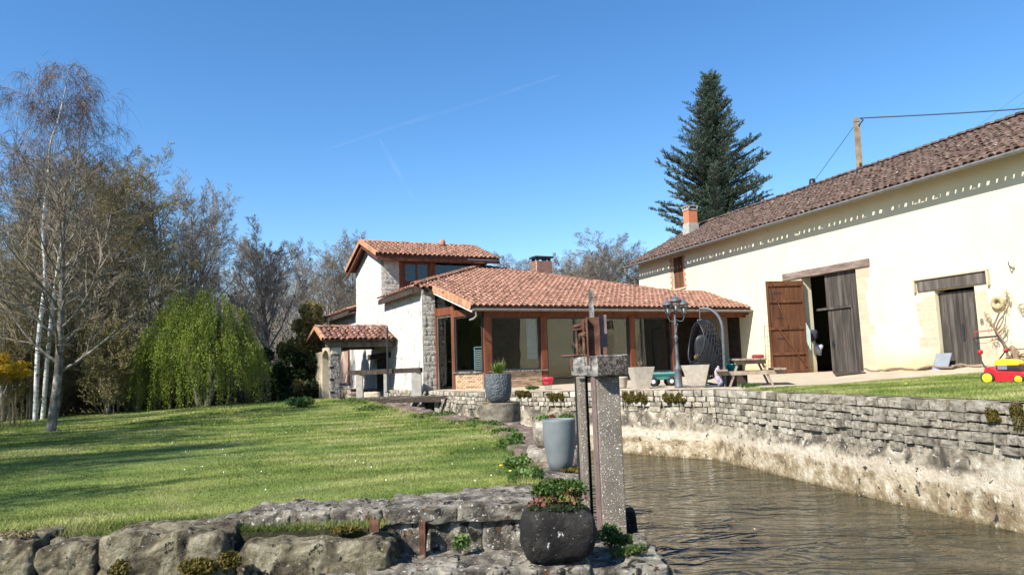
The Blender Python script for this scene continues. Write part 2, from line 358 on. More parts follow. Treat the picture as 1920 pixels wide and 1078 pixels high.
M['rust'] = mat('rusty_iron', [(0.3, (.05,.025,.017)), (0.5, (.115,.052,.032)), (0.72, (.24,.12,.075))], 8, 10, .85, .5, 30, dist=.006, metal=.2)
M['rust_pink'] = mat('faded_red_paint', [(0.3, (.13,.085,.075)), (0.7, (.24,.17,.155))], 8, 8, .8, .3, 30, dist=.005)
M['zinc'] = mat('zinc_gutter', [(0.3, (.20,.19,.175)), (0.7, (.32,.305,.28))], 5, 6, .5, .1, 20, metal=.35)
M['zinc_b'] = mat('barn_gutter_zinc', [(0.3, (.16,.165,.16)), (0.7, (.26,.265,.26))], 5, 6, .5, .1, 20, metal=.3)
M['dark_metal'] = plain('dark_painted_metal', (.035,.038,.042), .5, .3)
M['lamp_metal'] = mat('lamp_grey_paint', [(0.3, (.075,.082,.095)), (0.7, (.13,.14,.155))], 8, 6, .5, .2, 40, metal=.2)
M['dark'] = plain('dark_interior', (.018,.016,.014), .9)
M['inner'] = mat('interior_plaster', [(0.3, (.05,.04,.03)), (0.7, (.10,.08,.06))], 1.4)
M['floor_in'] = plain('interior_floor', (.16,.11,.075), .5)
M['glass'] = glass('window_glass', 1.62)
M['glass_clear'] = glass('lamp_glass', 1.5, (.85,.87,.86))
M['concrete_pot'] = mat('washed_concrete', [(0.3, (.36,.31,.245)), (0.7, (.50,.44,.36))], 10, 10, .95, .8, 70, dist=.01, spots=((.2,.16,.12), 60, .63))
M['pot_blue'] = mat('textured_blue_grey_pot', [(0.3, (.065,.074,.082)), (0.7, (.12,.132,.142))], 6, 6, .8, .6, 22, dist=.02, vbump=(26, .035))
M['pot_grey'] = mat('smooth_grey_pot', [(0.3, (.125,.142,.145)), (0.7, (.17,.185,.188))], 5, 6, .6, .2, 30, dist=.006)
M['pot_pink'] = plain('pink_plastic', (.75,.035,.075), .4)
M['pot_beige'] = mat('beige_pot', (.38,.33,.26), 8)
M['stone_pot'] = mat('black_stone_trough', [(0.3, (.008,.007,.007)), (0.5, (.017,.015,.013)), (0.75, (.06,.053,.043))], 4, 12, .9, 1.0, 22, dist=.03, spots=[((.60,.58,.56), 13, .655), ((.24,.22,.2), 40, .64)])
M['door_grey'] = mat('grey_barn_planks', [(0.33, (.028,.024,.020)), (0.5, (.062,.052,.043)), (0.68, (.13,.112,.095))], 6, 12, .9, .8, 30, stretch=(1,1,.10), dist=.012, var=.2)
M['lichen_pot'] = mat('lichen_covered_stone', [(0.3, (.10,.08,.06)), (0.5, (.28,.24,.19)), (0.7, (.52,.48,.42))], 6, 12, .95, 1.0, 26, dist=.03)
M['millstone'] = mat('millstone', [(0.3, (.075,.06,.04)), (0.5, (.16,.135,.10)), (0.72, (.30,.26,.20))], 5, 12, .95, 1.0, 20, dist=.03, moss=((.15,.12,.02), 2.5, .66))
M['teal'] = plain('teal_plastic', (.09,.34,.32), .45)
M['teal_bright'] = plain('bright_teal_plastic', (.01,.34,.40), .4)
M['rubber'] = plain('black_rubber', (.02,.02,.02), .7)
M['whitep'] = plain('white_plastic', (.7,.7,.7), .4)
M['red_paint'] = plain('red_mower_paint', (.62,.012,.018), .35)
M['red_bar'] = plain('red_bar_paint', (.45,.05,.05), .5)
M['yellow_paint'] = plain('yellow_mower_plastic', (.80,.50,.015), .4)
M['silver'] = plain('grey_engine_grille', (.22,.23,.25), .4, .4)
M['black_pl'] = plain('black_plastic', (.014,.014,.016), .45)
M['slate'] = mat('slate_panel', [(0.3, (.17,.19,.21)), (0.7, (.25,.27,.29))], 4, 6, .8, .2, 30)
M['straw'] = mat('straw', [(0.3, (.30,.22,.10)), (0.7, (.52,.43,.25))], 30, 6, .95, 1.0, 60, dist=.02)
M['bark_vine'] = mat('vine_bark', [(0.3, (.14,.09,.055)), (0.7, (.30,.22,.15))], 20, 8, .95, .8, 60)
M['bark'] = mat('grey_bark', [(0.3, (.075,.062,.05)), (0.5, (.15,.13,.105)), (0.72, (.28,.25,.215))], 5, 10, .95, .8, 20, stretch=(1,1,.4), dist=.03)
M['bark_pale'] = mat('pale_branch_bark', [(0.34, (.07,.06,.048)), (0.5, (.15,.135,.112)), (0.68, (.31,.29,.25))], 6, 10, .95, .8, 20, dist=.02)
M['birch'] = mat('birch_bark', [(0.38, (.05,.045,.04)), (0.44, (.42,.40,.36)), (0.7, (.68,.66,.61))], 5, 8, .85, .4, 16, stretch=(1,1,2.2))
M['twig'] = mat('twig_brown', [(0.3, (.15,.12,.085)), (0.7, (.27,.225,.165))], .6, 4, .95, 0, var=.3, off=False)
M['twig_pale'] = mat('twig_grey', [(0.3, (.20,.175,.14)), (0.7, (.33,.295,.245))], .6, 4, .95, 0, var=.3, off=False)
M['twig_birch'] = mat('twig_birch', [(0.3, (.17,.12,.10)), (0.7, (.31,.24,.21))], .6, 4, .95, 0, var=.3, off=False)
M['twig_olive'] = mat('twig_olive', [(0.3, (.17,.145,.075)), (0.7, (.31,.265,.14))], .6, 4, .95, 0, var=.4, off=False)
def leafmat(name, lo, hi, sc=1.2):
    m = mat(name, [(0.3, lo), (0.7, hi)], sc, 6, .6, 0, spec=.3, var=.35, leaf=.35, off=False)
    return m
M['willow'] = leafmat('willow_leaf', (.12,.18,.016), (.28,.345,.035))
M['cedar'] = leafmat('cedar_needle', (.045,.075,.052), (.13,.18,.11), .5)
M['olive'] = leafmat('olive_leaf', (.15,.13,.035), (.30,.25,.09))
M['bud'] = leafmat('olive_bud', (.17,.145,.05), (.33,.275,.12), .5)
M['leaf'] = leafmat('green_leaf', (.04,.085,.015), (.12,.20,.04), 6)
M['leaf_pale'] = leafmat('pale_green_leaf', (.10,.17,.04), (.22,.32,.09), 6)
M['leaf_red'] = leafmat('reddish_leaf', (.13,.04,.025), (.32,.11,.075), 6)
M['leaf_dark'] = leafmat('dark_leaf', (.02,.035,.01), (.05,.075,.018), 2)
M['litter'] = leafmat('brown_litter', (.06,.048,.028), (.13,.105,.06), .6)
M['moss'] = leafmat('moss_clump', (.085,.068,.014), (.22,.17,.03), 8)
M['dry'] = leafmat('dry_stem', (.20,.15,.07), (.42,.34,.18), 8)
M['forsythia'] = leafmat('yellow_blossom', (.42,.26,.012), (.68,.44,.03), 3)
M['fresh'] = leafmat('fresh_blade', (.09,.17,.02), (.25,.36,.06), 6)
M['aloe'] = leafmat('dry_spiky_leaf', (.20,.14,.09), (.38,.28,.18), 6)
M['terracotta'] = mat('chimney_orange', [(0.3, (.48,.15,.07)), (0.7, (.58,.21,.10))], 5, 6, .9, .3, 30)
M['cement'] = mat('cement_grey', [(0.3, (.28,.26,.22)), (0.7, (.42,.39,.34))], 5, 8, .9, .4, 30)
M['pole'] = mat('pole_concrete', [(0.3, (.17,.13,.085)), (0.5, (.27,.21,.145)), (0.72, (.38,.30,.19))], 3, 10, .9, .4, 20, spots=((.42,.27,.06), 6, .64))
M['cloth'] = plain('pale_cloth', (.62,.72,.66), .9)
M['cloth_lilac'] = plain('lilac_cloth', (.40,.36,.48), .9)
M['curtain'] = plain('pale_blue_curtain', (.42,.55,.66), .9)
M['chair_blue'] = plain('pale_blue_frame', (.40,.62,.75), .5)

# ------------------------------------------------------------------ water material
def water_mat():
    m = bpy.data.materials.new('stream_water'); m.use_nodes = True; N = m.node_tree.nodes; L = m.node_tree.links; bs = N['Principled BSDF']
    tc = N.new('ShaderNodeTexCoord'); mp = N.new('ShaderNodeMapping'); mp.inputs['Scale'].default_value = (1.0, 1.9, 1); mp.inputs['Rotation'].default_value = (0, 0, R_(-25))
    L.new(tc.outputs['Object'], mp.inputs[0])
    def nz(sc, det, ds=0): 
        n = N.new('ShaderNodeTexNoise'); n.inputs['Scale'].default_value = sc; n.inputs['Detail'].default_value = det; n.inputs['Distortion'].default_value = ds; L.new(mp.outputs[0], n.inputs[0]); return n.outputs[0]
    r = N.new('ShaderNodeValToRGB'); e = r.color_ramp.elements; e[0].position = .3; e[0].color = (.016, .018, .011, 1); e[1].position = .72; e[1].color = (.088, .073, .044, 1)
    L.new(nz(.9, 5, .6), r.inputs[0]); L.new(r.outputs[0], bs.inputs['Base Color'])
    bs.inputs['Roughness'].default_value = .03; bs.inputs['IOR'].default_value = 1.33; bs.inputs['Specular IOR Level'].default_value = .5
    b1 = N.new('ShaderNodeBump'); b1.inputs['Strength'].default_value = 1.0; b1.inputs['Distance'].default_value = .30; L.new(nz(1.25, 3, 1.5), b1.inputs['Height'])
    b2 = N.new('ShaderNodeBump'); b2.inputs['Strength'].default_value = .6; b2.inputs['Distance'].default_value = .03; L.new(nz(5, 3, .8), b2.inputs['Height']); L.new(b1.outputs[0], b2.inputs['Normal'])
    L.new(b2.outputs[0], bs.inputs['Normal']); return m
M['water'] = water_mat()

# ------------------------------------------------------------------ ground, lawn, courtyard, water
def smooth(t): t = max(0, min(1, t)); return t*t*(3-2*t)
def lawn_z(x, y): return -.74+.36*math.exp(-((x+7)**2+(y-30.5)**2)/72.0)+.02*mnoise.noise(Vector((x*.25, y*.25, 0)))
def on_lawn(px, py):
    z = -.7
    for _ in range(6): p = onZ(px, py, z); z = lawn_z(p.x, p.y)
    return Vector((p.x, p.y, z))
LEDGE = [(6.9, .30), (7.6, .16), (8.7, -.06), (9.5, .0), (10.1, .05), (11.5, -.08), (13.1, -.28), (15, -.42), (16.2, -.5), (18.3, -1.5), (21.4, -3.1), (25.8, -5.0), (29, -6.6), (33, -9)]
def lawn_right(y): return float(np.interp(y, [a for a, b in LEDGE], [b for a, b in LEDGE]))
def sheet(name, rows, mat_, kind='structure', label=None):
    n = len(rows[0]); mb = MB(); mb.add([p for r in rows for p in r], [(i*n+j, i*n+j+1, (i+1)*n+j+1, (i+1)*n+j) for i in range(len(rows)-1) for j in range(n-1)], True)
    return mb.build(name, mat_, kind=kind, label=label)
rows = []
for y in [6.95+.35*i for i in range(24)]+[15.3+.8*i for i in range(23)]:
    xr = lawn_right(y)+.18; rows.append([(xr-65*(t/44)**2.2, y, lawn_z(xr-65*(t/44)**2.2, y)) for t in range(44, -1, -1)])
sheet('lawn', rows, M['lawn'])
def court_z(x, y):
    q = BF.inv((x, y, 0)); return .11-.0155*max(0, min(13, -q[1]))+.1*smooth((q[0]-1)/5)*smooth((4+q[1])/4)
CWALL = [(7.6, 1.5), (7.1, 5.0), (6.32, 9.3), (5.72, 11.93), (5.25, 14.3), (4.66, 17.42), (3.97, 18.1), (2.8, 19.35), (.5, 21.7), (-1.0, 23.3), (-2.2, 25.7), (-3.4, 28.5), (-5.4, 32), (-9, 38)]
cl = [Vector((x, y, 0)) for x, y in CWALL]
rows = []
for i, p in enumerate(cl):
    d = (cl[min(i+1, len(cl)-1)]-cl[max(i-1, 0)]).normalized(); nrm = Vector((d.y, -d.x, 0))     # to the courtyard side
    r = []
    for t in (0.12, .6, 1.2, 2, 3, 4.2, 5.5, 7, 9, 12, 16, 25, 45, 80):
        q = p+nrm*t if t < 3 else p+(nrm*.3+Vector((.94, .34, 0))).normalized()*t
        r.append((q.x, q.y, court_z(q.x, q.y)))
    rows.append(r)
rows.append([(x, 140, 0) for x, _, _ in rows[-1]])
sheet('courtyard', [r[::-1] for r in rows], M['gravel'])
# strip of lawn along the right canal wall
gl = [onZ(1480, 730, -.05), onZ(1560, 727, -.05), onZ(1650, 719, -.04), onZ(1790, 705, .04), Vector((13.5, 19.2, .06)), Vector((16, 14, .1))]
def wall_pt(y): return Vector((float(np.interp(y, [1.5, 5, 9.3, 11.93, 14.3, 17.42], [7.6, 7.1, 6.32, 5.72, 5.25, 4.66])), y, 0))
rows = []
for i in range(25):
    t = i/24; y = 16.6-14.6*t; a = wall_pt(y)+Vector((.18, 0, 0)); k = t*.999*(len(gl)-1)*1.0; j = int(k); b = gl[j].lerp(gl[j+1], k-j) if j+1 < len(gl) else gl[-1]
    rows.append([(a.x+(b.x-a.x)*s/12, a.y+(b.y-a.y)*s/12, court_z(a.x+(b.x-a.x)*s/12, a.y+(b.y-a.y)*s/12)+.012+.012*(s not in (0, 12))) for s in range(13)])
STRIP = rows
sheet('side_lawn', [r[::-1] for r in rows], M['lawn'])
sheet('water', [[(x, y, -1.65) for x in np.linspace(-14, 16, 7)] for y in np.linspace(-20, 34, 9)], M['water'])
def gz(x, y):
    t = min(1, max(smooth((y-32)/3), smooth((-13-x)/3), smooth((x-22)/4))); return -2.6+t*1.55
xs = [-1500, -400, -120, -60, -40, -30, -24, -20, -16, -14, -12, -8, -4, 0, 6, 12, 18, 22, 26, 40, 100, 400, 1500]
ys = [-1500, -300, -60, -20, 0, 6, 12, 18, 24, 30, 32, 33.5, 35, 40, 60, 100, 200, 500, 1500]
sheet('ground', [[(x, y, gz(x, y)) for x in xs] for y in ys], M['ground'])

# ------------------------------------------------------------------ stone protos
def unit_stones(n=6, k=9.0, amp=.05, div=2, mt=None, name='stone'):
    out = []
    for i in range(n):
        V, Fc = rock_verts(div, (2, 2, 2), k, amp, .9, 31+i); V = [v*.5 for v in V]
        mb = MB(); mb.add(V, Fc, False); out.append(mb.mesh(name, mt))
    return out
ST_WALL = unit_stones(8, 16, .15, 2, M['stone'])
ST_QUOIN = unit_stones(2, 60, .0, 1, M['quoin'])
BRICKS = unit_stones(3, 16, .02, 1, M['brick'], 'brick'); RBRICKS = unit_stones(3, 16, .02, 1, M['brick_red'], 'brick')

def face_matrix(p, d, n, sx, sy, sz, roll=0):     # x along d, y along n (depth), z up
    z = d.cross(n); A = Matrix(((d.x*sx, n.x*sy, z.x*sz, p.x), (d.y*sx, n.y*sy, z.y*sz, p.y), (d.z*sx, n.z*sy, z.z*sz, p.z), (0, 0, 0, 1)))
    return A @ Matrix.Rotation(roll, 4, 'Y') if roll else A

# ------------------------------------------------------------------ canal wall
cw = thing('canal_wall', (4.66, 17.42, -1.65), 'long rubble stone canal wall holding up the courtyard, pale and algae stained near the water', 'wall')
mb = MB(); pts = []
def ZC(p): return (-.74 if p.y < 17.5 else -.48)+.22*mnoise.noise(p*.9)
step = []
for a, b in zip(cl[:-1], cl[1:]):
    n = max(2, int((b-a).length/.25))
    step += [a.lerp(b, i/n) for i in range(n)]
step.append(cl[-1])
nz_ = 12; vs = []
for i, p in enumerate(step):
    d = (step[min(i+1, len(step)-1)]-step[max(i-1, 0)]).normalized(); nrm = Vector((d.y, -d.x, 0)); zt = court_z(p.x, p.y)-.03
    for j in range(nz_+1):
        z = -2.2+(zt+2.2)*j/nz_; k = (.06 if z > -1 else .025)*fbm((p.x*1.3, p.y*1.3, z*2.2), 4)+(.10 if z > ZC(p) else .10-.13*min(1, (ZC(p)-z)/.15)-(.07*min(1, (-.95-z)/.2) if z < -.95 else 0))
        q = p+nrm*(-.0+k*.5+.10*(z < -1.2)*0); vs.append(q+Vector((0, 0, z))-nrm*(.05*(-z)/1.6))
    vs.append(p+nrm*.5+Vector((0, 0, zt)))
    vs.append(p+nrm*.5+Vector((0, 0, -2.2)))
m_ = nz_+3
mb.add(vs, [(i*m_+j, i*m_+j+1, (i+1)*m_+j+1, (i+1)*m_+j) for i in range(len(step)-1) for j in range(m_-1)], True)
mb.build('wall_base', M['stone_low'], cw)
ms = []; r1 = random.Random(3)
zc = 0.0; hs = [.155, .125, .12, .14, .12, .13, .12, .12, .13]
for ci, h in enumerate(hs):
    ctr = zc-h/2; zc -= h
    for a, b in zip(cl[:-2], cl[1:-1]):
        L_ = (b-a).length; d = (b-a).normalized(); nrm = Vector((d.y, -d.x, 0)); s = 0
        while s < L_-.05:
            w = min(r1.choice([.12, .17, .2, .24, .3])*r1.uniform(.9, 1.2) if ci else r1.uniform(.2, .45), L_-s)
            p = a+d*(s+w/2); zt = court_z(p.x, p.y); s += w
            if p.y < 5 or (p.y > 17.5 and ci > 3) or (p.y > 17.5 and ci == 3 and r1.random() < .5): continue
            if ci in (4, 5) and r1.random() < .15*(ci-3): continue
            if ci >= 5 and r1.random() < .12*(ci-3): continue
            inset = [.0, .0, .005, .01, .015, .025, .04, .05, .06][ci]
            deep = .30 if ci == 0 else .26
            q = p+nrm*(deep/2-.06+inset+r1.uniform(-.012, .02))+Vector((0, 0, zt+ctr+r1.uniform(-.01, .01)))
            ms.append((r1.randrange(8), face_matrix(q, d, nrm, (w-.022)*1.0, deep, (h-.012)*1.04*r1.uniform(.86, 1.05), r1.uniform(-.05, .05))))
pieces('stone', ST_WALL, ms, cw, M['stone'], 300)

# ------------------------------------------------------------------ helpers for buildings
def wall_cells(mb, fr, axis, c0, c1, a0, a1, z0, z1, holes):
    """solid wall in frame fr. axis 'u': runs along u with thickness v in [c0,c1]; axis 'v': runs along v with thickness u in [c0,c1]"""
    A = sorted(set([a0, a1]+[h[0] for h in holes]+[h[1] for h in holes])); A = [a for a in A if a0 <= a <= a1]
    for x0, x1 in zip(A[:-1], A[1:]):
        hh = sorted([h for h in holes if h[0] <= (x0+x1)/2 <= h[1]], key=lambda h: h[2]); z = z0
        for h in hh+[(0, 0, z1, z1)]:
            if h[2]-z > 1e-3:
                if axis == 'u': mb.fbox(fr, x0, x1, c0, c1, z, h[2])
                else: mb.fbox(fr, c0, c1, x0, x1, z, h[2])
            z = h[3]
def inpoly(x, y, P):
    r = False; n = len(P)
    for i in range(n):
        x1, y1 = P[i]; x2, y2 = P[(i+1) % n]
        if (y1 > y) != (y2 > y) and x < (x2-x1)*(y-y1)/(y2-y1)+x1: r = not r
    return r
def tile_mesh(name, w, l, mt, h=.42, n=6, taper=.82, th=.02):
    mb = MB(); vs = []
    for (y, k) in ((-l/2, 1.0), (l/2, taper)):
        for rr in (1.0, 1-th/(w/2)):
            for i in range(n+1):
                a = math.pi*i/n; vs.append((-math.cos(a)*w/2*k*rr, y, math.sin(a)*w*h*k*rr))
    m = n+1; f = []
    for i in range(n):
        f.append((i, i+1, 2*m+i+1, 2*m+i)[::-1]); f.append((m+i, m+i+1, 3*m+i+1, 3*m+i)); f.append((i, i+1, m+i+1, m+i))
    mb.add(vs, f, True); me = mb.mesh(name, mt)
    me.polygons.foreach_set('use_smooth', [i % 3 != 2 for i in range(len(me.polygons))]); return me
def tiles(parent, pts, pw, pl, me, mt, limit=300, lift=.0, jit=.008, seed=1, name='roof_tile', eave_extra=0.0):
    """pts: polygon in 3D, pts[0]->pts[1] is the eave. Returns nothing; tiles follow the plane."""
    r = random.Random(seed); O = Vector(pts[0]); e = (Vector(pts[1])-O).normalized(); nn = Vector((0, 0, 0))
    for i in range(1, len(pts)-1): nn += (Vector(pts[i])-O).cross(Vector(pts[i+1])-O)
    nn.normalize()
    if nn.z < 0: nn = -nn
    s = nn.cross(e).normalized()
    if s.z < 0: s = -s; 
    if e.cross(s).dot(nn) < 0: e = -e
    P = [((Vector(p)-O).dot(e), (Vector(p)-O).dot(s)) for p in pts]
    a0 = min(p[0] for p in P); a1 = max(p[0] for p in P); b1 = max(p[1] for p in P)
    out = []; i = 0; a = a0+pw/2
    while a < a1:
        b = pl*.5-eave_extra; j = 0
        while b < b1+pl*.3:
            if inpoly(a, max(b, .02), P):
                tilt = .055; jj = r.gauss(0, jit)
                Y = (s*math.cos(tilt)-nn*math.sin(tilt)).normalized(); Z = e.cross(Y).normalized()
                X = (e+Y*r.gauss(0, .02)).normalized(); Y2 = Z.cross(X)
                p = O+e*(a+jj)+s*(b+r.gauss(0, jit))+nn*(lift+.012+r.gauss(0, jit*.3))
                out.append((0, Matrix(((X.x, Y2.x, Z.x, p.x), (X.y, Y2.y, Z.y, p.y), (X.z, Y2.z, Z.z, p.z), (0, 0, 0, 1)))))
            b += pl; j += 1
        a += pw; i += 1
    pieces(name, [me], out, parent, mt, limit)
def ridge_tiles(parent, p, q, me, mt, pl=.36, lift=.05, name='ridge_tile', seed=4, limit=80):
    r = random.Random(seed); p = Vector(p); q = Vector(q); d = (q-p).normalized(); n = int((q-p).length/pl); up = Vector((0, 0, 1)); X = d.cross(up).normalized(); Z = X.cross(d).normalized(); out = []
    for i in range(n+1):
        c = p+d*(i+.5)*pl+Z*(lift+r.gauss(0, .006)); Y = (d-Z*.06).normalized(); Z2 = X.cross(Y)
        out.append((0, Matrix(((X.x, Y.x, Z2.x, c.x), (X.y, Y.y, Z2.y, c.y), (X.z, Y.z, Z2.z, c.z), (0, 0, 0, 1)))))
    pieces(name, [me], out, parent, mt, limit)
def slab(mb, pts, th, off=0.0):     # polygon (any order) with thickness below it
    pts = [Vector(p) for p in pts]; nn = Vector((0, 0, 0))
    for i in range(1, len(pts)-1): nn += (pts[i]-pts[0]).cross(pts[i+1]-pts[0])
    nn.normalize()
    if nn.z < 0: pts = pts[::-1]; nn = -nn
    mb.prism([p-nn*(th+off) for p in pts], nn*th); return nn
def gutter(name, p, q, r, mt, parent, out, n=8, seg=1):
    """half round gutter from p to q, open on top, with thickness"""
    p = Vector(p); q = Vector(q); d = (q-p).normalized(); up = Vector((0, 0, 1)); o = Vector(out).normalized(); mb = MB(); vs = []
    for e_ in (p, q):
        for rr in (r, r-.008):
            for i in range(n+1):
                a = math.pi*i/n; vs.append(e_+o*math.cos(a)*rr-up*math.sin(a)*rr)
    m = n+1; f = []
    for i in range(n): f += [(i, i+1, 2*m+i+1, 2*m+i), (m+i, 3*m+i, 3*m+i+1, m+i+1)]
    f += [(0, 2*m, 3*m, m), (n, m+n, 3*m+n, 2*m+n)]
    mb.add(vs, f, True); return mb.build(name, mt, parent)
def planks(name, fr, a0, a1, b0, b1, z0, z1, n, mt, parent, along='u', seed=1, top=None, gap=.008):
    r = random.Random(seed); w = (a1-a0)/n
    for i in range(n):
        mb = MB(); x0 = a0+i*w+gap/2; x1 = a0+(i+1)*w-gap/2; j = r.uniform(0, .006)
        mb.fbox(fr, x0, x1, b0-j, b1, z0+r.uniform(0, .01), z1-r.uniform(0, .01)); mb.build(name, mt, parent)
def brick_panel(parent, p0, d, nrm, L_, z0, z1, bw=.22, bh=.05, gap=.014, protos=BRICKS, mt=None, dep=.06, seed=2, limit=300):
    r = random.Random(seed); out = []; rows = int((z1-z0)/(bh+gap)); H = (z1-z0)/rows
    for j in range(rows):
        s = -(j % 2)*bw/2
        while s < L_:
            x0 = max(s, 0)+gap/2; x1 = min(s+bw, L_)-gap/2
            if x1-x0 > .04:
                c = p0+d*((x0+x1)/2)+Vector((0, 0, z0+(j+.5)*H))-nrm*0
                out.append((r.randrange(3), face_matrix(c+nrm*(-.5*dep+.0)+nrm*(.022+r.uniform(0, .004)), d, nrm, x1-x0, dep, H-gap)))
            s += bw
    pieces('brick', protos, out, parent, mt or M['brick'], limit)

# ================================================================== HOUSE
hs_ = thing('house', HF.P(0, 0, 0), 'white rubble stone house with tower, terracotta tile roofs and glazed sunroom', 'house')
TILE = tile_mesh('roof_tile', .20, .42, M['tile'], .36); TILE_R = tile_mesh('ridge_tile', .24, .42, M['tile'], .36)
E0 = at(885, 573, 26.0); Wp = BF.P(0, 0, 0)
E1 = onP(1408, 577, Wp, BF.v); Rr = onP(1320, 548, Wp, BF.v)
nB = (E1-E0).cross(Rr-E0).normalized()
PB = lambda x, y: onP(x, y, E0, nB)
A_ = PB(905, 500); V_ = PB(775, 537); P8 = PB(813, 540); Mm = PB(1225, 543); M2 = PB(1050, 520); E1b = BF.P(BF.inv(E1)[0], -.01, E1.z)
ZE = V_.z; print('V z', V_.z, 'E0 z', E0.z, 'A', A_, 'P8', HF.inv(P8), 'C', HF.front(913, 640, -2.85))
# --- sunroom roof
roofB = MB(); slab(roofB, [E0, E1b, Rr, Mm, A_, V_, P8], .10, .02); rb = roofB.build('sunroom_roof', M['deck'], hs_)
tiles(rb, [E0, E1b, Rr, Mm, M2, A_, V_, P8], .235, .34, TILE, M['tile'], 300, seed=5, eave_extra=.06)
LE = HF.P(HF.inv(V_)[0], 5.05, ZE)
lf = MB(); slab(lf, [V_, LE, A_], .10, .02); lb = lf.build('side_roof', M['deck'], hs_)
tiles(lb, [LE, V_, A_], .235, .34, TILE, M['tile'], 60, seed=6, eave_extra=.05)
ridge_tiles(rb, V_+Vector((0, 0, .03)), A_+Vector((0, 0, .03)), TILE_R, M['tile'], lift=.06)
ridge_tiles(rb, Mm, A_, TILE_R, M['tile'], lift=.03, seed=9)
# back slopes so that the roof is closed
bk = MB(); u_, v_, _ = HF.inv(A_); slab(bk, [A_, Mm, HF.P(14.3, 7.5, 2.9), HF.P(5.6, 11, 3.4)], .1, .03); bk.build('back_roof', M['tile'], hs_)
# verge tiles along P8 -> E0
def verge(parent, p, q, out, mt, hgt=.17, wid=.16, pl=.33, limit=60, drop=.03):
    p = Vector(p); q = Vector(q); d = (q-p).normalized(); n = max(1, int(round((q-p).length/pl))); st = (q-p).length/n; out = Vector(out).normalized()
    up = (Vector((0, 0, 1))-d*d.z).normalized(); o = (out-d*out.dot(d)); o.normalize()
    for i in range(n):
        mb = MB(); a = p+d*(i*st+.006)+up*(.075-.012); b = p+d*((i+1)*st+.02)+up*(.075+.012)
        # L shaped tile: top leg and side leg
        for (x0, x1, z0, z1) in ((-.08, .035, -.012, .012), (.035, .055, -hgt, .012)):
            mb.hexa([a+o*x0+up*z0, b+o*x0+up*z0, b+o*x1+up*z0, a+o*x1+up*z0, a+o*x0+up*z1, b+o*x0+up*z1, b+o*x1+up*z1, a+o*x1+up*z1])
        mb.build('verge_tile', mt, parent)
verge(rb, E0, P8, HF.u*-1-HF.v*.2, M['tile_edge'], .22)
mb = MB(); mb.beam(E0-Vector((0, 0, .20)), P8-Vector((0, 0, .20)), .04, .07); mb.build('verge_board', plain('white_board', (.6, .57, .52)), rb)
# dark fascia between V and P8, along the left eave
mb = MB(); mb.beam(V_-Vector((0, 0, .17)), P8-Vector((0, 0, .17)), .06, .22); mb.beam(V_-Vector((0, 0, .17))+HF.v*.03, LE-Vector((0, 0, .17)), .06, .2); mb.build('fascia', M['wood_dark'], rb)
# gutter and header beam of the sunroom front
ge0 = E0-Vector((0, 0, .11))-HF.v*.09; ge1 = E1-Vector((0, 0, .11))-HF.v*.09
gutter('gutter', ge0, ge1, .085, M['zinc'], hs_, -HF.v)
mb = MB(); dp = E0-Vector((0, 0, .16))-HF.v*.09+HF.u*.10
mb.tube([dp, dp-Vector((0, 0, .12)), dp-Vector((0, 0, .2))+HF.u*.02, dp-Vector((0, 0, .3))-HF.u*.06+HF.v*.05, dp-Vector((0, 0, .34))-HF.u*.16+HF.v*.2], .035, 10); mb.build('downpipe', M['zinc'], hs_, label='short curved zinc outlet below the end of the gutter')
for k in range(14):
    mb = MB(); c = ge0.lerp(ge1, (k+.5)/14); mb.beam(c+HF.v*.09+Vector((0, 0, .0)), c-HF.v*.095+Vector((0, 0, .012)), .02, .008); mb.tube([c+HF.v*-.092+Vector((0, 0, .005)), c-HF.v*.07-Vector((0, 0, .065)), c-Vector((0, 0, .094))], .006, 4); mb.build('gutter_bracket', M['zinc'], hs_)
fv = -2.85
def fu(px, py=640): return HF.front(px, py, fv)[0]
def fz(px, py): return HF.front(px, py, fv)[2]
uC = fu(913); uE = BF_u = HF.inv(E1)[0]+.25
zH0 = fz(1050, 588); print('glass top z', zH0, 'sill', fz(960, 694), fz(1225, 697), 'uC', uC, 'uE', uE)
zG = 2.50; zT = E0.z-.22
FL = -.12   # sunroom floor
mb = MB(); mb.fbox(HF, uC-.12, uE-.1, fv-.07, fv+.07, zG, zG+.20); mb.build('header_beam', M['wood_red'], hs_)
mb = MB(); mb.fbox(HF, uC-.1, uE-.1, fv-.28, fv-.24, zG+.10, zG+.26); mb.build('fascia', M['wood_red'], hs_)
SILL = fz(960, 694); print('SILL', SILL)
posts = [913, 1018, 1184, 1263]
PU = [fu(p) for p in posts]
for k, u in enumerate(PU):
    mb = MB(); w = .125 if k else .15; mb.fbox(HF, u-w, u+w, fv-.10, fv+.10, FL-.03, zG-.002); bevel(mb.build('post', M['wood_red'], hs_), .01)
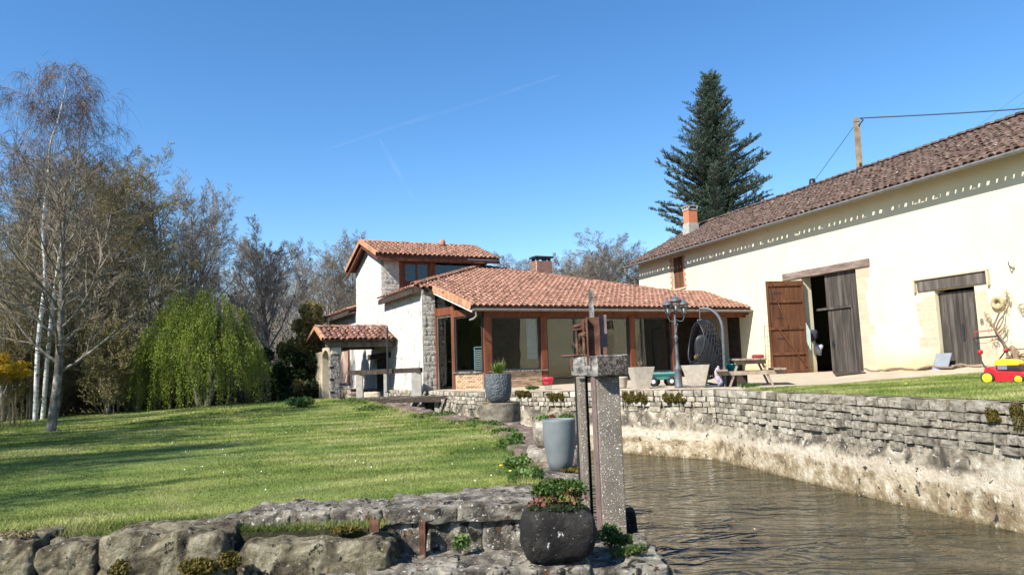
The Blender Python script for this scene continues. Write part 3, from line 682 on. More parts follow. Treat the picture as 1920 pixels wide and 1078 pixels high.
# front windows
def window(parent, fr, axis, c, a0, a1, z0, z1, fm, name='window', fw=.06, mull=(), gl=M['glass'], dep=.07):
    mb = MB()
    def bx(x0, x1, za, zb, d0=-dep/2, d1=dep/2):
        if axis == 'u': mb.fbox(fr, x0, x1, c+d0, c+d1, za, zb)
        else: mb.fbox(fr, c+d0, c+d1, x0, x1, za, zb)
    bx(a0, a0+fw, z0, z1); bx(a1-fw, a1, z0, z1); bx(a0+fw, a1-fw, z0, z0+fw); bx(a0+fw, a1-fw, z1-fw, z1)
    for m in mull: bx(m-fw/2, m+fw/2, z0+fw, z1-fw)
    w = mb.build(name, fm, parent)
    xs_ = [a0+fw]+[q for m in mull for q in (m-fw/2, m+fw/2)]+[a1-fw]
    for i in range(0, len(xs_), 2):
        g = MB(); x0, x1 = xs_[i], xs_[i+1]
        if axis == 'u': g.fbox(fr, x0, x1, c-.004, c+.004, z0+fw, z1-fw)
        else: g.fbox(fr, c-.004, c+.004, x0, x1, z0+fw, z1-fw)
        g.build('pane', gl, w)
    return w
u0, u1 = PU[0]+.152, PU[1]-.127
window(hs_, HF, 'u', fv+.02, u0, u1, SILL, zG-.003, M['dark_metal'])
mb = MB(); mb.fbox(HF, PU[0]-.05, PU[1]+.10, fv-.15, fv-.102, SILL-.05, SILL-.003); mb.fbox(HF, u0, u1, fv-.102, fv-.02, SILL-.05, SILL-.003); mb.build('window_sill', M['timber_old'], hs_)
def parapet(p0, p1, nrm, z0, z1, seed):
    d = (p1-p0); L_ = d.length; d.normalize(); w = MB()
    q = [p0-nrm*.14, p1-nrm*.14, p1, p0]
    w.add([a+Vector((0, 0, z)) for z in (z0, z1) for a in q], [(3,2,1,0),(4,5,6,7),(0,1,5,4),(1,2,6,5),(2,3,7,6),(3,0,4,7)])
    o = w.build('parapet', M['mortar'], hs_); brick_panel(o, p0, d, nrm, L_, z0+.02, z1-.012, seed=seed, limit=300)
    return o
ZP0 = -.26
parapet(HF.P(PU[0]-.145, fv-.06, 0), HF.P(PU[1]-.13, fv-.06, 0), -HF.v, ZP0, SILL-.052, 1)
# sliding doors between second and third post
window(hs_, HF, 'u', fv+.02, PU[1]+.127, PU[2]-.127, FL, zG-.003, M['dark_metal'], 'sliding_door', .07, mull=[fu(1078), fu(1108)])
# window right of third post with brick parapet
sill2 = fz(1225, 697)
window(hs_, HF, 'u', fv+.02, PU[2]+.127, PU[3]-.127, sill2, zG-.003, M['dark_metal'], mull=[fu(1204)])
parapet(HF.P(PU[2]+.13, fv-.06, 0), HF.P(PU[3]-.13, fv-.06, 0), -HF.v, -.14, sill2-.052, 7)
mb = MB(); mb.fbox(HF, PU[2]+.13, PU[3]-.13, fv-.13, fv-.02, sill2-.05, sill2-.003); mb.build('window_sill', M['timber_old'], hs_)
# angled side wall from the front corner post back to the stone pier
C0 = HF.P(PU[0]-.15, fv, 0); uP = HF.front(817, 640, 0)[0]; C1 = HF.P(uP+.02, .05, 0)
SF = Frame((C0.x, C0.y), (C1-C0).to_2d()); SL = (C1-C0).to_2d().length   # u runs away from the viewer, v points into the room? checked by sign
inn = 1 if SF.v.dot(HF.u) > 0 else -1
def su(px, py=640): return SF.front(px, py, 0)[0]
s1, s2 = su(855), su(848); s3 = su(843); print('side inn', inn, HF.inv(SF.P(.5, inn*.45, 0)), HF.inv(SF.P(0,0,0)), HF.inv(SF.P(1,0,0)), SL, s1, s2, su(820), inn)
def sfz(px, py): return SF.front(px, py, 0)[2]
window(hs_, SF, 'u', 0, .0, s1, SILL, zG+.1, M['dark_metal'])
mb = MB(); mb.fbox(SF, s1+.002, s1+.16, -.08, .08, FL-.1, zG+.9); mb.build('post', M['wood_red'], hs_)
parapet(SF.P(.0, -.05*inn, 0), SF.P(s1, -.05*inn, 0), SF.v*-inn, ZP0, SILL-.052, 3)
mb = MB(); mb.fbox(SF, .0, s1+.1, *sorted((-.14*inn, -.02*inn)), SILL-.05, SILL-.003); mb.build('window_sill', M['timber_old'], hs_)
dz = sfz(832, 592)
gd = window(hs_, SF, 'u', 0, s1+.165, SL-.14, FL-.1, dz, M['wood_grey'], 'glazed_door', .085)
mb = MB(); hd = SF.P(s1+.30, -.07*inn, .95); mb.tube([hd, hd+SF.u*.10], .012, 6); mb.tube([hd, hd-SF.v*-inn*.06], .01, 6); mb.build('handle', M['dark_metal'], gd)
mb = MB(); mb.fbox(SF, SL-.135, SL-.03, -.06, .06, FL-.1, dz+.35); mb.build('post', M['wood_red'], hs_)
mb = MB(); mb.fbox(SF, s1+.165, SL-.137, -.07, .07, dz+.004, dz+.30); mb.build('transom_beam', M['wood_red'], hs_)
mb = MB(); mb.fbox(SF, .0, s1-.0, -.07, .07, zG+.104, zG+.36); mb.build('transom_beam', M['wood_red'], hs_)
def roofz_side(t): return E0.z+(P8.z-E0.z)*max(0, min(1, t/SL))
mb = MB(); g = [SF.P(s1+.165, 0, dz+.31), SF.P(SL-.14, 0, dz+.31), SF.P(SL-.14, 0, roofz_side(SL)-.22), SF.P(s1+.165, 0, roofz_side(s1)-.18)]; mb.prism(g, SF.v*.01); mb.build('gable_pane', M['glass'], hs_)
# stone pier and white walls
mb = MB(); mb.fbox(HF, .004, uP, 0, .5, -1.9, ZE-.15); mb.build('stone_pier', M['pier'], hs_)
PST = unit_stones(8, 5, .30, 2, M['pier'])
def pier_stones(a0, a1, b, z0, z1, seed):
    r = random.Random(seed); out = []; z = z0
    while z < z1-.06:
        h = min(r.uniform(.10, .30), z1-z); k = r.choice((1, 2, 2, 3)); cut = [a0]+sorted([a0+(a1-a0)*r.uniform(.2, .8) for _ in range(k-1)])+[a1]
        for x0, x1 in zip(cut[:-1], cut[1:]): out.append((r.randrange(8), face_matrix(HF.P((x0+x1)/2, b+.075+r.uniform(-.015, .01), z+h/2), HF.u, HF.v, (x1-x0)*1.05, .2, h*1.05, r.uniform(-.04, .04))))
        z += h
    pieces('stone', PST, out, hs_, M['pier'], 200)
pier_stones(.03, uP-.01, 0, -.5, ZE-.2, 3)
holes = [HF.side(635, 652), HF.side(658, 718), HF.side(705, 728), HF.side(724, 672)]
wv0, wv1 = 12.1, 14.0; dv0, dv1 = HF.side(727, 700)[1], HF.side(703, 700)[1]; dzt = HF.side(715, 672)[2]
wz0 = HF.side(645, 718)[2]; wz1 = HF.side(645, 655)[2]
wv1, wv0 = HF.side(634, 690)[1], HF.side(656, 690)[1]; print('white wall window', wv0, wv1, wz0, wz1, 'door', dv0, dv1, dzt)
TV0, TV1 = HF.side(720, 560)[1], HF.side(668, 560)[1]; XV = HF.side(617, 600)[1]
tez = HF.side(717, 471, -.35)[2]; tap = HF.side(682, 449, -.4); print('tower v', TV0, TV1, 'eave', tez, 'apex', tap, 'ext', XV)
mb = MB(); wall_cells(mb, HF, 'v', 0, .5, .0, XV, -2.0, ZE-.16, [(dv0, dv1, -.35, dzt), (wv0, wv1, wz0, wz1)])
mb.build('white_wall', M['white'], hs_)
TU = HF.front(925, 485, TV0)[0]-.35
TH = tez-.18
mb = MB(); mb.fbox(HF, .0, .45, TV0, TV1, ZE-.159, TH)
vm = (TV0+TV1)/2; mb.prism([HF.P(0, TV0, TH), HF.P(0, TV1, TH), HF.P(0, vm, TH+(tap[2]-TH)*.93)], HF.u*.45); mb.build('tower_wall', M['white'], hs_)
pu = HF.front(748, 500, TV0)[0]
mb = MB(); mb.fbox(HF, .0, pu, TV0-.004, TV0+.4, ZE-.2, TH-.02); mb.build('tower_pier', M['pier'], hs_)
pier_stones(.03, pu-.01, TV0, ZE-.2, TH-.05, 5)
mb = MB(); mb.fbox(HF, pu, TU, TV0+.1, TV0+.3, ZE, tez-.75-.3)
mb.fbox(HF, TU-.2, TU, TV0+.3, TV1, ZE-.4, TH); mb.fbox(HF, .45, TU, TV1-.3, TV1, ZE-.4, TH); mb.build('tower_back_wall', M['wood_dark'], hs_)
twz1 = HF.front(780, 492, TV0)[2]; twz0 = HF.front(780, 530, TV0)[2]
ta, tb, tc_ = [HF.front(p, 510, TV0)[0] for p in (757, 806, 817)]
mb = MB(); mb.fbox(HF, pu+.004, TU, TV0-.03, TV0+.15, twz1+.01, TH-.02); mb.build('tower_beam', M['wood_red'], hs_)
mb = MB(); mb.fbox(HF, pu+.004, ta, TV0, TV0+.15, twz0-.3, twz1+.01); mb.fbox(HF, tb, tc_, TV0, TV0+.15, twz0-.3, twz1+.01); mb.fbox(HF, ta, tb, TV0, TV0+.15, twz0-.3, twz0-.004); mb.build('tower_frame', M['wood_red'], hs_)
window(hs_, HF, 'u', TV0+.06, ta+.004, tb-.004, twz0, twz1, M['wood_red'], mull=[(ta+tb)/2], fw=.08)
g = MB(); g.fbox(HF, tc_+.004, TU-.2, TV0+.06, TV0+.07, twz0-.25, twz1+.005); g.build('pane', M['glass'], hs_)
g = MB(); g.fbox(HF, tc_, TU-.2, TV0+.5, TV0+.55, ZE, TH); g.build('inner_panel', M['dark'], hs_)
# tower roof
OV = .42
tu0, tu1 = -.42, TU+.5
sl = (tap[2]-tez)/(vm-(TV0-OV))
te = [HF.P(tu0, TV0-OV, tez), HF.P(tu1, TV0-OV, tez), HF.P(tu1, vm, tap[2]), HF.P(tu0, vm, tap[2])]
tb_ = [HF.P(tu1, TV1+OV, tez), HF.P(tu0, TV1+OV, tez), HF.P(tu0, vm, tap[2]), HF.P(tu1, vm, tap[2])]
tr = MB(); slab(tr, te, .09, .02); slab(tr, tb_, .09, .02); trf = tr.build('tower_roof', M['deck'], hs_)
tiles(trf, te, .235, .34, TILE, M['tile'], 200, seed=8, eave_extra=.05); tiles(trf, tb_, .235, .34, TILE, M['tile'], 30, seed=9, eave_extra=.05)
ridge_tiles(trf, te[3], te[2], TILE_R, M['tile'], lift=.02, limit=30)
verge(trf, te[0], te[3], -HF.u, M['tile_edge'], .17); verge(trf, tb_[1], tb_[2], -HF.u, M['tile_edge'], .17)
mb = MB(); mb.beam(te[0]-Vector((0, 0, .2))+HF.v*.02, te[1]-Vector((0, 0, .2))+HF.v*.02, .05, .16)
mb.beam(te[0]-Vector((0, 0, .24))+HF.u*.1, te[3]-Vector((0, 0, .24))+HF.u*.1, .08, .14); mb.beam(tb_[1]-Vector((0, 0, .24))+HF.u*.1, tb_[2]-Vector((0, 0, .24))+HF.u*.1, .08, .14)
mb.build('fascia', M['wood_red'], trf)
mb = MB(); mb.lathe([(.0, .3), (.12, .28), (.16, .16), (.16, 0)], Matrix.Translation(HF.P(TU*.72, vm-.3, tap[2]-.05)), 12); mb.build('roof_vent', M['tile'], trf)
# extension roof on the far left
xz = HF.side(603, 592, -.35)[2]; xz = ZE+.02
xe = [HF.P(-.40, XV+.5, xz), HF.P(-.40, TV1-.002, xz), HF.P(3.4, TV1-.002, xz+1.1), HF.P(3.4, XV+.5, xz+1.1)]
xr_ = MB(); slab(xr_, xe, .1, .02); xrf = xr_.build('extension_roof', M['deck'], hs_)
tiles(xrf, [xe[0], xe[1], xe[2], xe[3]], .235, .34, TILE, M['tile'], 100, seed=12, eave_extra=.05)
mb = MB(); mb.beam(xe[0]-Vector((0, 0, .2)), xe[1]-Vector((0, 0, .2)), .06, .2); mb.build('fascia', M['wood_dark'], xrf)
# rest of the house shell: floor, inner walls
mb = MB(); mb.fbox(HF, 10.0, 14.6, .6, .75, -.3, 3.7); mb.fbox(HF, 9.82, 9.98, .6, 3.3, -.3, 3.7); mb.build('porch_back_wall', M['wood_dark'], hs_)
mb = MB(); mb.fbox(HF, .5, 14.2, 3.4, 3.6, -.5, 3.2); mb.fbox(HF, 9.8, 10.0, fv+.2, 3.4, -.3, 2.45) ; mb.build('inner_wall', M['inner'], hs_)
mb = MB(); fl = [C0, HF.P(uE-.35, fv+.02, 0), HF.P(14.2, 3.4, 0), HF.P(.5, 3.4, 0), C1+HF.u*.1]; mb.prism([Vector((p.x, p.y, FL-.1)) for p in fl], Vector((0, 0, .1))); mb.build('floor', M['floor_in'], hs_)
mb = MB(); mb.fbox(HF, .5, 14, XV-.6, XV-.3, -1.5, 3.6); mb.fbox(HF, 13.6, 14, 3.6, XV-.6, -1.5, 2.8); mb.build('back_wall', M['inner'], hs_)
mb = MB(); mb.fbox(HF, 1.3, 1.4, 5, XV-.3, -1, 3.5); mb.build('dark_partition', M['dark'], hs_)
# doorway and shuttered window in the white wall
mb = MB(); mb.fbox(HF, .10, .16, dv0+.02, dv1-.02, -.33, dzt-.02); mb.build('back_door', M['wood_dark'], hs_)
l0, l1 = HF.side(733, 665)[1], HF.side(690, 665)[1]
mb = MB(); mb.fbox(HF, -.03, .3, l0, l1, dzt+.004, dzt+.24); mb.build('lintel', M['wood_dark'], hs_)
mb = MB(); mb.fbox(HF, .10, .14, wv0, wv1, wz0+.02, wz1-.02); o = mb.build('shutter', mat('pinkish_shutter', (.50, .36, .28), 4), hs_)
mb = MB(); mb.fbox(HF, -.05, .12, wv0-.02, wv0+.22, wz0-.02, wz1+.02); mb.build('window_frame', M['wood_red'], hs_)
mb = MB(); mb.fbox(HF, -.06, .1, wv0-.15, wv1+.1, wz0-.09, wz0-.004); mb.build('window_sill', M['wood_grey'], hs_)
# chimney
chp = at(1016, 518, 36.5); cz1 = at(1016, 482, 36.5).z; FC = Frame((chp.x, chp.y), (HF.u.x, HF.u.y))
ch = MB(); ch.fbox(FC, -.44, .44, -.3, .3, 3.5, cz1-.24); cho = ch.build('chimney', M['mortar'], hs_)
for (p0, d, nn, L_) in ((FC.P(-.44, -.3, 0), FC.u, -FC.v, .88), (FC.P(-.44, .3, 0), -FC.v, -FC.u, .6)):
    brick_panel(cho, p0, d, nn, L_, chp.z-.1, cz1-.24, protos=RBRICKS, mt=M['brick_red'], bh=.06, limit=120)
mb = MB()
for (a, b) in ((-.4, -.26), (.26, -.26), (-.4, .16), (.26, .16), (-.07, -.26)): mb.fbox(FC, a, a+.14, b, b+.1, cz1-.238, cz1-.08)
mb.fbox(FC, -.5, .5, -.36, .36, cz1-.078, cz1); mb.build('chimney_cap', M['dark_metal'], cho)
# things seen inside the sunroom
mb = MB(); c = HF.P(fu(1001), fv+.25, 0)
n = 14; pts = [HF.P(fu(993)+i*(fu(1011)-fu(993))/n, fv+.22+.05*(i % 2), .95) for i in range(n+1)]
for a, b in zip(pts[:-1], pts[1:]): mb.prism([a, b, b+Vector((0, 0, zG-1.0)), a+Vector((0, 0, zG-1.0))], HF.v*.01)
tag(mb.build('curtain', M['curtain']), 'pale blue curtain bunched at the right side of the front window', 'curtain')
dk = thing('deck_chair', SF.P(.5, inn*.45, FL), 'folded pale blue deck chair leaning behind the corner window', 'chair')
def deckchair():
    a = at(890, 670, 27.75); b = at(911, 670, 27.75); a.z = b.z = 0; t0 = at(900, 651, 27.75).z; b0_ = at(900, 694, 27.75).z
    for p in (a, b):
        m = MB(); m.tube([p+Vector((0, 0, FL)), p+Vector((0, 0, t0))], .022, 8); m.build('leg', M['chair_blue'], dk)
    m = MB(); m.tube([a+Vector((0, 0, t0)), b+Vector((0, 0, t0))], .022, 8); m.build('top_rail', M['chair_blue'], dk)
    for k in range(11):
        m = MB(); z = b0_+.06+k*(t0-b0_-.1)/11; m.beam(a+Vector((0, 0, z)), b+Vector((0, 0, z)), .03, .035); m.build('slat', M['whitep'], dk)
deckchair()

# ================================================================== PORCH
po = thing('porch', HF.P(-2.6, 5, -.4), 'small timber porch with mossy tile roof against the white wall', 'porch')
pe = 2.06; prz = 2.60; pv0, pvm, pv1 = 3.25, 4.75, 7.3; pu0 = -3.15
pf = [HF.P(pu0, pv0, pe), HF.P(-.01, pv0, pe), HF.P(-.01, pvm, prz), HF.P(pu0, pvm, prz)]
pb = [HF.P(-.01, pv1, pe-.15), HF.P(pu0, pv1, pe-.15), HF.P(pu0, pvm, prz), HF.P(-.01, pvm, prz)]
mb = MB(); slab(mb, pf, .07, .02); slab(mb, pb, .07, .02); pr = mb.build('porch_roof', M['deck'], po)
TP = tile_mesh('roof_tile', .21, .44, M['tile_porch'], .40)
tiles(pr, pf, .235, .32, TP, M['tile_porch'], 150, jit=.016, seed=21, eave_extra=.06); tiles(pr, pb, .235, .32, TP, M['tile_porch'], 120, jit=.016, seed=22)
ridge_tiles(pr, pf[3]+Vector((0, 0, .02)), pf[2]+Vector((0, 0, .02)), TP, M['tile_porch'], lift=.05)
verge(pr, pf[0], pf[3], -HF.u, M['tile_edge'], .12); verge(pr, pb[1], pb[2], -HF.u, M['tile_edge'], .12)
mb = MB(); mb.fbox(HF, pu0+.2, -.02, pv0+.25, pv0+.42, pe-.33, pe-.10); mb.build('eave_beam', M['wood_grey'], po)
mb = MB(); mb.fbox(HF, pu0+.2, -.02, pvm-.08, pvm+.08, prz-.38, prz-.2); mb.build('ridge_beam', M['wood_grey'], po)
mb = MB(); mb.fbox(HF, pu0+.2, -.02, pv1-.5, pv1-.34, pe-.32, pe-.12); mb.build('back_beam', M['wood_grey'], po)
for k in range(8):
    mb = MB(); u = pu0+.12+k*.4; mb.beam(HF.P(u, pv0+.02, pe-.10), HF.P(u, pvm, prz-.10), .06, .08); mb.beam(HF.P(u, pv1-.02, pe-.25), HF.P(u, pvm, prz-.10), .06, .08); mb.build('rafter', M['wood_grey'], po)
c1u = HF.inv(at(619, 700, 30.9)); cb = lawn_z(-7.5, 30.7)-.05
print('porch col', HF.inv(at(619, 700, 30.9)), HF.inv(at(594, 700, 33)))
def notch_column(a, b, z0, z1, w, d, seed):
    r = random.Random(seed); mb = MB(); z = z0; k = 0
    while z < z1:
        h = min(.42, z1-z); mb.fbox(HF, a-w/2, a+w/2, b-d/2, b+d/2, z, z+h-.08)
        if z+h < z1: mb.fbox(HF, a-w/2+.05, a+w/2, b-d/2+.05, b+d/2, z+h-.08, z+h)
        else: mb.fbox(HF, a-w/2, a+w/2, b-d/2, b+d/2, z+h-.08, z+h)
        z += h; k += 1
    return mb.build('column', M['wood_beam'], po)
mb = MB(); mb.fbox(HF, -2.80, -2.42, 3.44, 3.80, cb, pe-.62); col_o = bevel(mb.build('column', M['timber_old'], po), .02)
for z in (cb+.28, cb+.80, cb+1.3):
    mb = MB(); mb.fbox(HF, -2.806, -2.66, 3.43, 3.52, z, z+.10); mb.build('mortise', M['dark'], col_o)
mb = MB(); mb.fbox(HF, -2.76, -2.36, 3.40, 3.84, pe-.618, pe-.335); bevel(mb.build('capital', M['cement'], po), .03)
mb = MB(); mb.fbox(HF, -2.82, -2.45, 5.05, 6.45, cb-.1, pe-.45); jo = bevel(mb.build('jamb', M['quoin'], po), .03)
for z in (cb+.35, cb+.85, cb+1.35):
    mb = MB(); mb.fbox(HF, -2.826, -2.74, 5.6, 5.75, z, z+.09); mb.build('mortise', M['dark'], jo)
ar = MB(); arc = []; vc, rv = 4.42, .63
for k in range(13):
    a = math.pi*k/12; arc.append((vc-math.cos(a)*rv, pe-.75+math.sin(a)*.34))
for k in range(12):
    (x0, z0), (x1, z1) = arc[k], arc[k+1]; ar.hexa([HF.P(-2.80, x0, z0), HF.P(-2.80, x1, z1), HF.P(-2.45, x1, z1), HF.P(-2.45, x0, z0), HF.P(-2.80, x0, pe-.30), HF.P(-2.80, x1, pe-.30), HF.P(-2.45, x1, pe-.30), HF.P(-2.45, x0, pe-.30)])
ar.build('arch', M['quoin'], po)
mb = MB(); mb.prism([HF.P(-2.6, pv0+.4, pe-.1), HF.P(-2.6, pv1-.4, pe-.2), HF.P(-2.6, pvm, prz-.2)], HF.u*.05); mb.build('gable_board', M['wood_grey'], po)
lp = thing('porch_lantern', HF.P(-3.1, 7.0, 1.4), 'small glass lantern hanging from the left end of the porch', 'lantern')
pl_ = at(564, 664, HF.P(-3.1, 7.0, 0).y)
mb = MB(); mb.tube([pl_+Vector((0, 0, .10)), pl_+Vector((0, 0, .42))], .006, 5); mb.build('chain', M['dark_metal'], lp)
mb = MB(); mb.lathe([(.0, .1), (.07, .08), (.08, .0), (.05, -.1), (.0, -.11)], Matrix.Translation(pl_), 10); mb.build('glass_shade', M['whitep'], lp)
rock('base_stone', HF.P(-2.75, 6.4, cb+.02)+Vector((0, 0, .02)), (.55, .5, .35), M['quoin'], None, 5, 8, label='pale rough stone at the foot of the left porch pillar', cat='stone')

# ---- counter of stone legs and dark beam, beside the bridge deck; flue pole
DKZ = -.30
ct = thing('stone_counter', at(725, 737, 28.3), 'dark timber beam on grey stone legs along the bridge deck', 'counter')
ca = onZ(658, 744, DKZ); cbp = onZ(789, 741, DKZ); cY0, cY1 = 28.9, 27.9
pa = at(655, 699, cY0); pb_ = at(790, 693.5, cY1); d_ = (pb_-pa); 
mb = MB(); mb.beam(pa, pb_, .22, .18); mb.build('beam', M['wood_dark'], ct)
for px, w in ((675, .24), (725, .16), (781, .36)):
    t = (px-655)/135; c = pa.lerp(pb_, t); mb = MB(); mb.box(Matrix.Translation((c.x, c.y, 0)), -w/2, w/2, -.1, .1, DKZ-.05, c.z-.092); mb.build('leg', M['cement'], ct)
fp = thing('iron_pole', at(727, 736, 28.0), 'thin black iron pole standing in front of the white wall', 'pole')
mb = MB(); a = at(727, 736, 28.0); b = at(726, 613, 28.0); mb.tube([a, b], .035, 8); mb.build('shaft', M['dark_metal'], fp)
mb = MB(); mb.lathe([(0, 0), (.09, 0), (.09, .03), (.04, .05)], Matrix.Translation(a), 12); mb.build('foot', M['dark_metal'], fp)
wp = thing('firewood_pile', at(662, 742, 29.0), 'small heap of pale firewood beside the counter', 'firewood')
for k in range(6):
    mb = MB(); c = at(657+k % 3*5, 742-(k//3)*6, 29.1); c = Vector((c.x, c.y, DKZ+.02+(k//3)*.14)); mb.tube([c-HF.v*.25, c+HF.v*.25], .065, 6); mb.build('log', M['wood_table'], wp)
rock('pale_boulder', Vector(at(698, 739, 28.5))-Vector((0, 0, .02)), (.62, .4, .26), M['quoin'], None, 15, 8, label='pale flat boulder lying between the counter legs', cat='stone')

# ---- footbridge
fb = thing('footbridge', (-4.2, 27, DKZ), 'low dark timber footbridge deck leading to the glazed side door', 'bridge')
b0, b1 = at(668, 747, 27.7), at(866, 738, 26.5); DKZ = -.285; b0.z = b1.z = DKZ
FB = Frame((b0.x, b0.y), (b1-b0).to_2d()); LB = (b1-b0).length
print('bridge', b0, b1, LB)
n = 22
for i in range(n):
    mb = MB(); w = LB/n; mb.fbox(FB, i*w+.01, (i+1)*w-.01, 0, 1.5+1.3*(i > 10), DKZ-.05, DKZ+.006*(i % 2)); mb.build('plank', M['wood_grey'], fb)
mb = MB(); mb.beam(FB.P(-.1, -.02, DKZ-.13), FB.P(LB, -.02, DKZ-.13), .14, .14); mb.build('side_beam', M['wood_dark'], fb)
mb = MB(); mb.beam(at(690, 755, 27.0), at(842, 744, 26.0), .10, .12); mb.build('side_beam', M['wood_dark'], fb)
for k in (.15, .75): 
    mb = MB(); mb.beam(FB.P(LB*k, .2, -1.9), FB.P(LB*k, .2, DKZ-.2), .16, .16); mb.build('support', M['cement'], fb)

# ================================================================== BARN
bn = thing('barn', BF.P(0, 4, 0), 'long cream rendered barn with brown tile roof and two plank doorways', 'barn')
def ba(px, py=600): return BF.front(px, py, 0)[0]
def bz(px, py): return BF.front(px, py, 0)[2]
d1a, d1b = ba(1508), ba(1612); d1z = 3.80; d2a, d2b = ba(1757, 600), ba(1833, 600); d2z0, d2z1 = .27, bz(1790, 540)
wa, wb_ = ba(1261, 510), ba(1281, 510); wz0_, wz1_ = bz(1270, 541), 5.95
BA0, BA1 = ba(1200, 560), 11.5
print('barn doors', d1a, d1b, d2a, d2b, d2z1, 'win', wa, wb_, wz0_, 'ends', BA0)
mb = MB(); wall_cells(mb, BF, 'u', 0, .45, BA0, BA1, -.4, 6.28, [(d1a, d1b, .06, d1z), (d2a, d2b, d2z0, d2z1), (wa, wb_, wz0_, wz1_)]); mb.build('front_wall', M['plaster'], bn)
RB, RZ, EZ, EB = 3.8, 8.33, 6.12, -.52
mb = MB(); mb.fbox(BF, BA0, BA1, 8.0, 8.4, -.4, 6.2)
for a in (BA0, BA1-.45): 
    mb.fbox(BF, a, a+.45, .45, 8.0, -.4, 6.1); mb.prism([BF.P(a, .3, 6.1), BF.P(a, 8.1, 6.1), BF.P(a, RB+.2, RZ-.25)], BF.u*.45)
mb.build('end_walls', M['plaster'], bn)
e = [BF.P(BA0-.35, EB, EZ), BF.P(BA1+.3, EB, EZ), BF.P(BA1+.3, RB, RZ), BF.P(BA0-.35, RB, RZ)]
e2 = [BF.P(BA1+.3, 8.8, EZ-.3), BF.P(BA0-.35, 8.8, EZ-.3), BF.P(BA0-.35, RB, RZ), BF.P(BA1+.3, RB, RZ)]
mb = MB(); slab(mb, e, .05, .03); slab(mb, e2, .05, .03); br = mb.build('barn_roof', M['deck'], bn)
TO = tile_mesh('roof_tile', .22, .46, M['tile_old'], .40)
tiles(br, e, .262, .34, TO, M['tile_old'], 300, jit=.022, seed=31, eave_extra=.10)
ridge_tiles(br, e[3]+Vector((0, 0, .03)), e[2]+Vector((0, 0, .03)), tile_mesh('ridge_tile', .30, .46, M['tile_old'], .36), M['tile_old'], lift=.05, limit=70)
g0 = BF.P(BA0-.4, EB-.15, EZ-.085); g1 = BF.P(BA1+.3, EB-.15, EZ-.085)
gutter('gutter', g0, g1, .09, M['zinc_b'], bn, -BF.v)
for k in range(34):
    c = g0.lerp(g1, (k+.5)/34); mb = MB(); mb.beam(c+BF.v*.2+Vector((0, 0, .06)), c-BF.v*.1+Vector((0, 0, .015)), .02, .008); mb.tube([c-BF.v*.098+Vector((0, 0, .01)), c-BF.v*.07-Vector((0, 0, .07)), c-Vector((0, 0, .098)), c+BF.v*.08-Vector((0, 0, .05))], .007, 4); mb.build('gutter_bracket', M['zinc_b'], bn)
mb = MB(); c = g0+BF.u*.1; mb.tube([c-Vector((0, 0, .08)), c-Vector((0, 0, .3)), c+BF.v*.35-Vector((0, 0, .65)), c+BF.v*.55-Vector((0, 0, .7)), c+BF.v*.6+BF.u*.05-Vector((0, 0, 3))], .05, 10); mb.build('downpipe', M['zinc_b'], bn)
# lintels
def lintel(pa_, pb2, b0, b1, mt, name='lintel'):
    a0, _, z0t = BF.front(*pa_[0]); _, _, z0b = BF.front(*pa_[1]); a1, _, z1t = BF.front(*pb2[0]); _, _, z1b = BF.front(*pb2[1])
    m = MB(); m.hexa([BF.P(a0, b0, z0b), BF.P(a1, b0, z1b), BF.P(a1, b1, z1b), BF.P(a0, b1, z0b), BF.P(a0, b0, z0t), BF.P(a1, b0, z1t), BF.P(a1, b1, z1t), BF.P(a0, b1, z0t)])
    return bevel(m.build(name, mt, bn), .02)
lintel(((1468, 514), (1468, 527)), ((1630, 484), (1630, 499)), -.06, .3, M['wood_beam'])
lintel(((1720, 528), (1722, 548)), ((1851, 509), (1853, 531)), -.05, .3, M['wood_grey'])
a0, _, z0t = BF.front(1714, 524.5); a1, _, z1t = BF.front(1855, 505)
mb = MB(); zz = (z0t+z1t)/2; zz = max(zz, 3.03)
mb.fbox(BF, a0, a1, -.10, -.001, zz-.05, zz); mb.fbox(BF, a0, a0+.07, -.10, -.001, zz-.42, zz-.052); mb.fbox(BF, a1-.06, a1, -.10, -.001, zz-.48, zz-.052); mb.build('lintel_trim', M['quoin'], bn)
# quoins round the doors
def quoins(a_edge, sgn, z0, z1, seed, wide=(.35, .75)):
    r = random.Random(seed); z = z0; out = []
    while z < z1-.1:
        h = min(r.uniform(.28, .5), z1-z); w = r.uniform(*wide)
        c = BF.P(a_edge+sgn*w/2, .134, z+h/2); out.append((r.randrange(2), face_matrix(c, BF.u, BF.v, w-.014, .28, h-.014))); z += h
    pieces('quoin_stone', ST_QUOIN, out, bn, M['quoin'], 300)
quoins(d1b, 1, .02, 3.78, 1); quoins(d1a, -1, .02, 3.78, 2, (.3, .5)); quoins(d2b, 1, .1, 2.45, 3); quoins(d2a, -1, .1, 2.45, 4)
mb = MB(); mb.fbox(BF, d2a-.12, d2b+.25, -.12, .35, .07, d2z0-.004); mb.build('door_step', M['quoin'], bn)
mb = MB(); mb.fbox(BF, d1a-.0, d1b+.0, -.10, .35, -.02, .058); mb.build('door_sill', M['quoin'], bn)
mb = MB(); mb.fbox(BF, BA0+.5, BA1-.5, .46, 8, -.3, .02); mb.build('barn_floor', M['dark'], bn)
mb = MB(); mb.fbox(BF, d1a-1.2, d1b+.6, 3.0, 3.1, .02, 5.5); mb.build('dark_partition', M['dark'], bn)
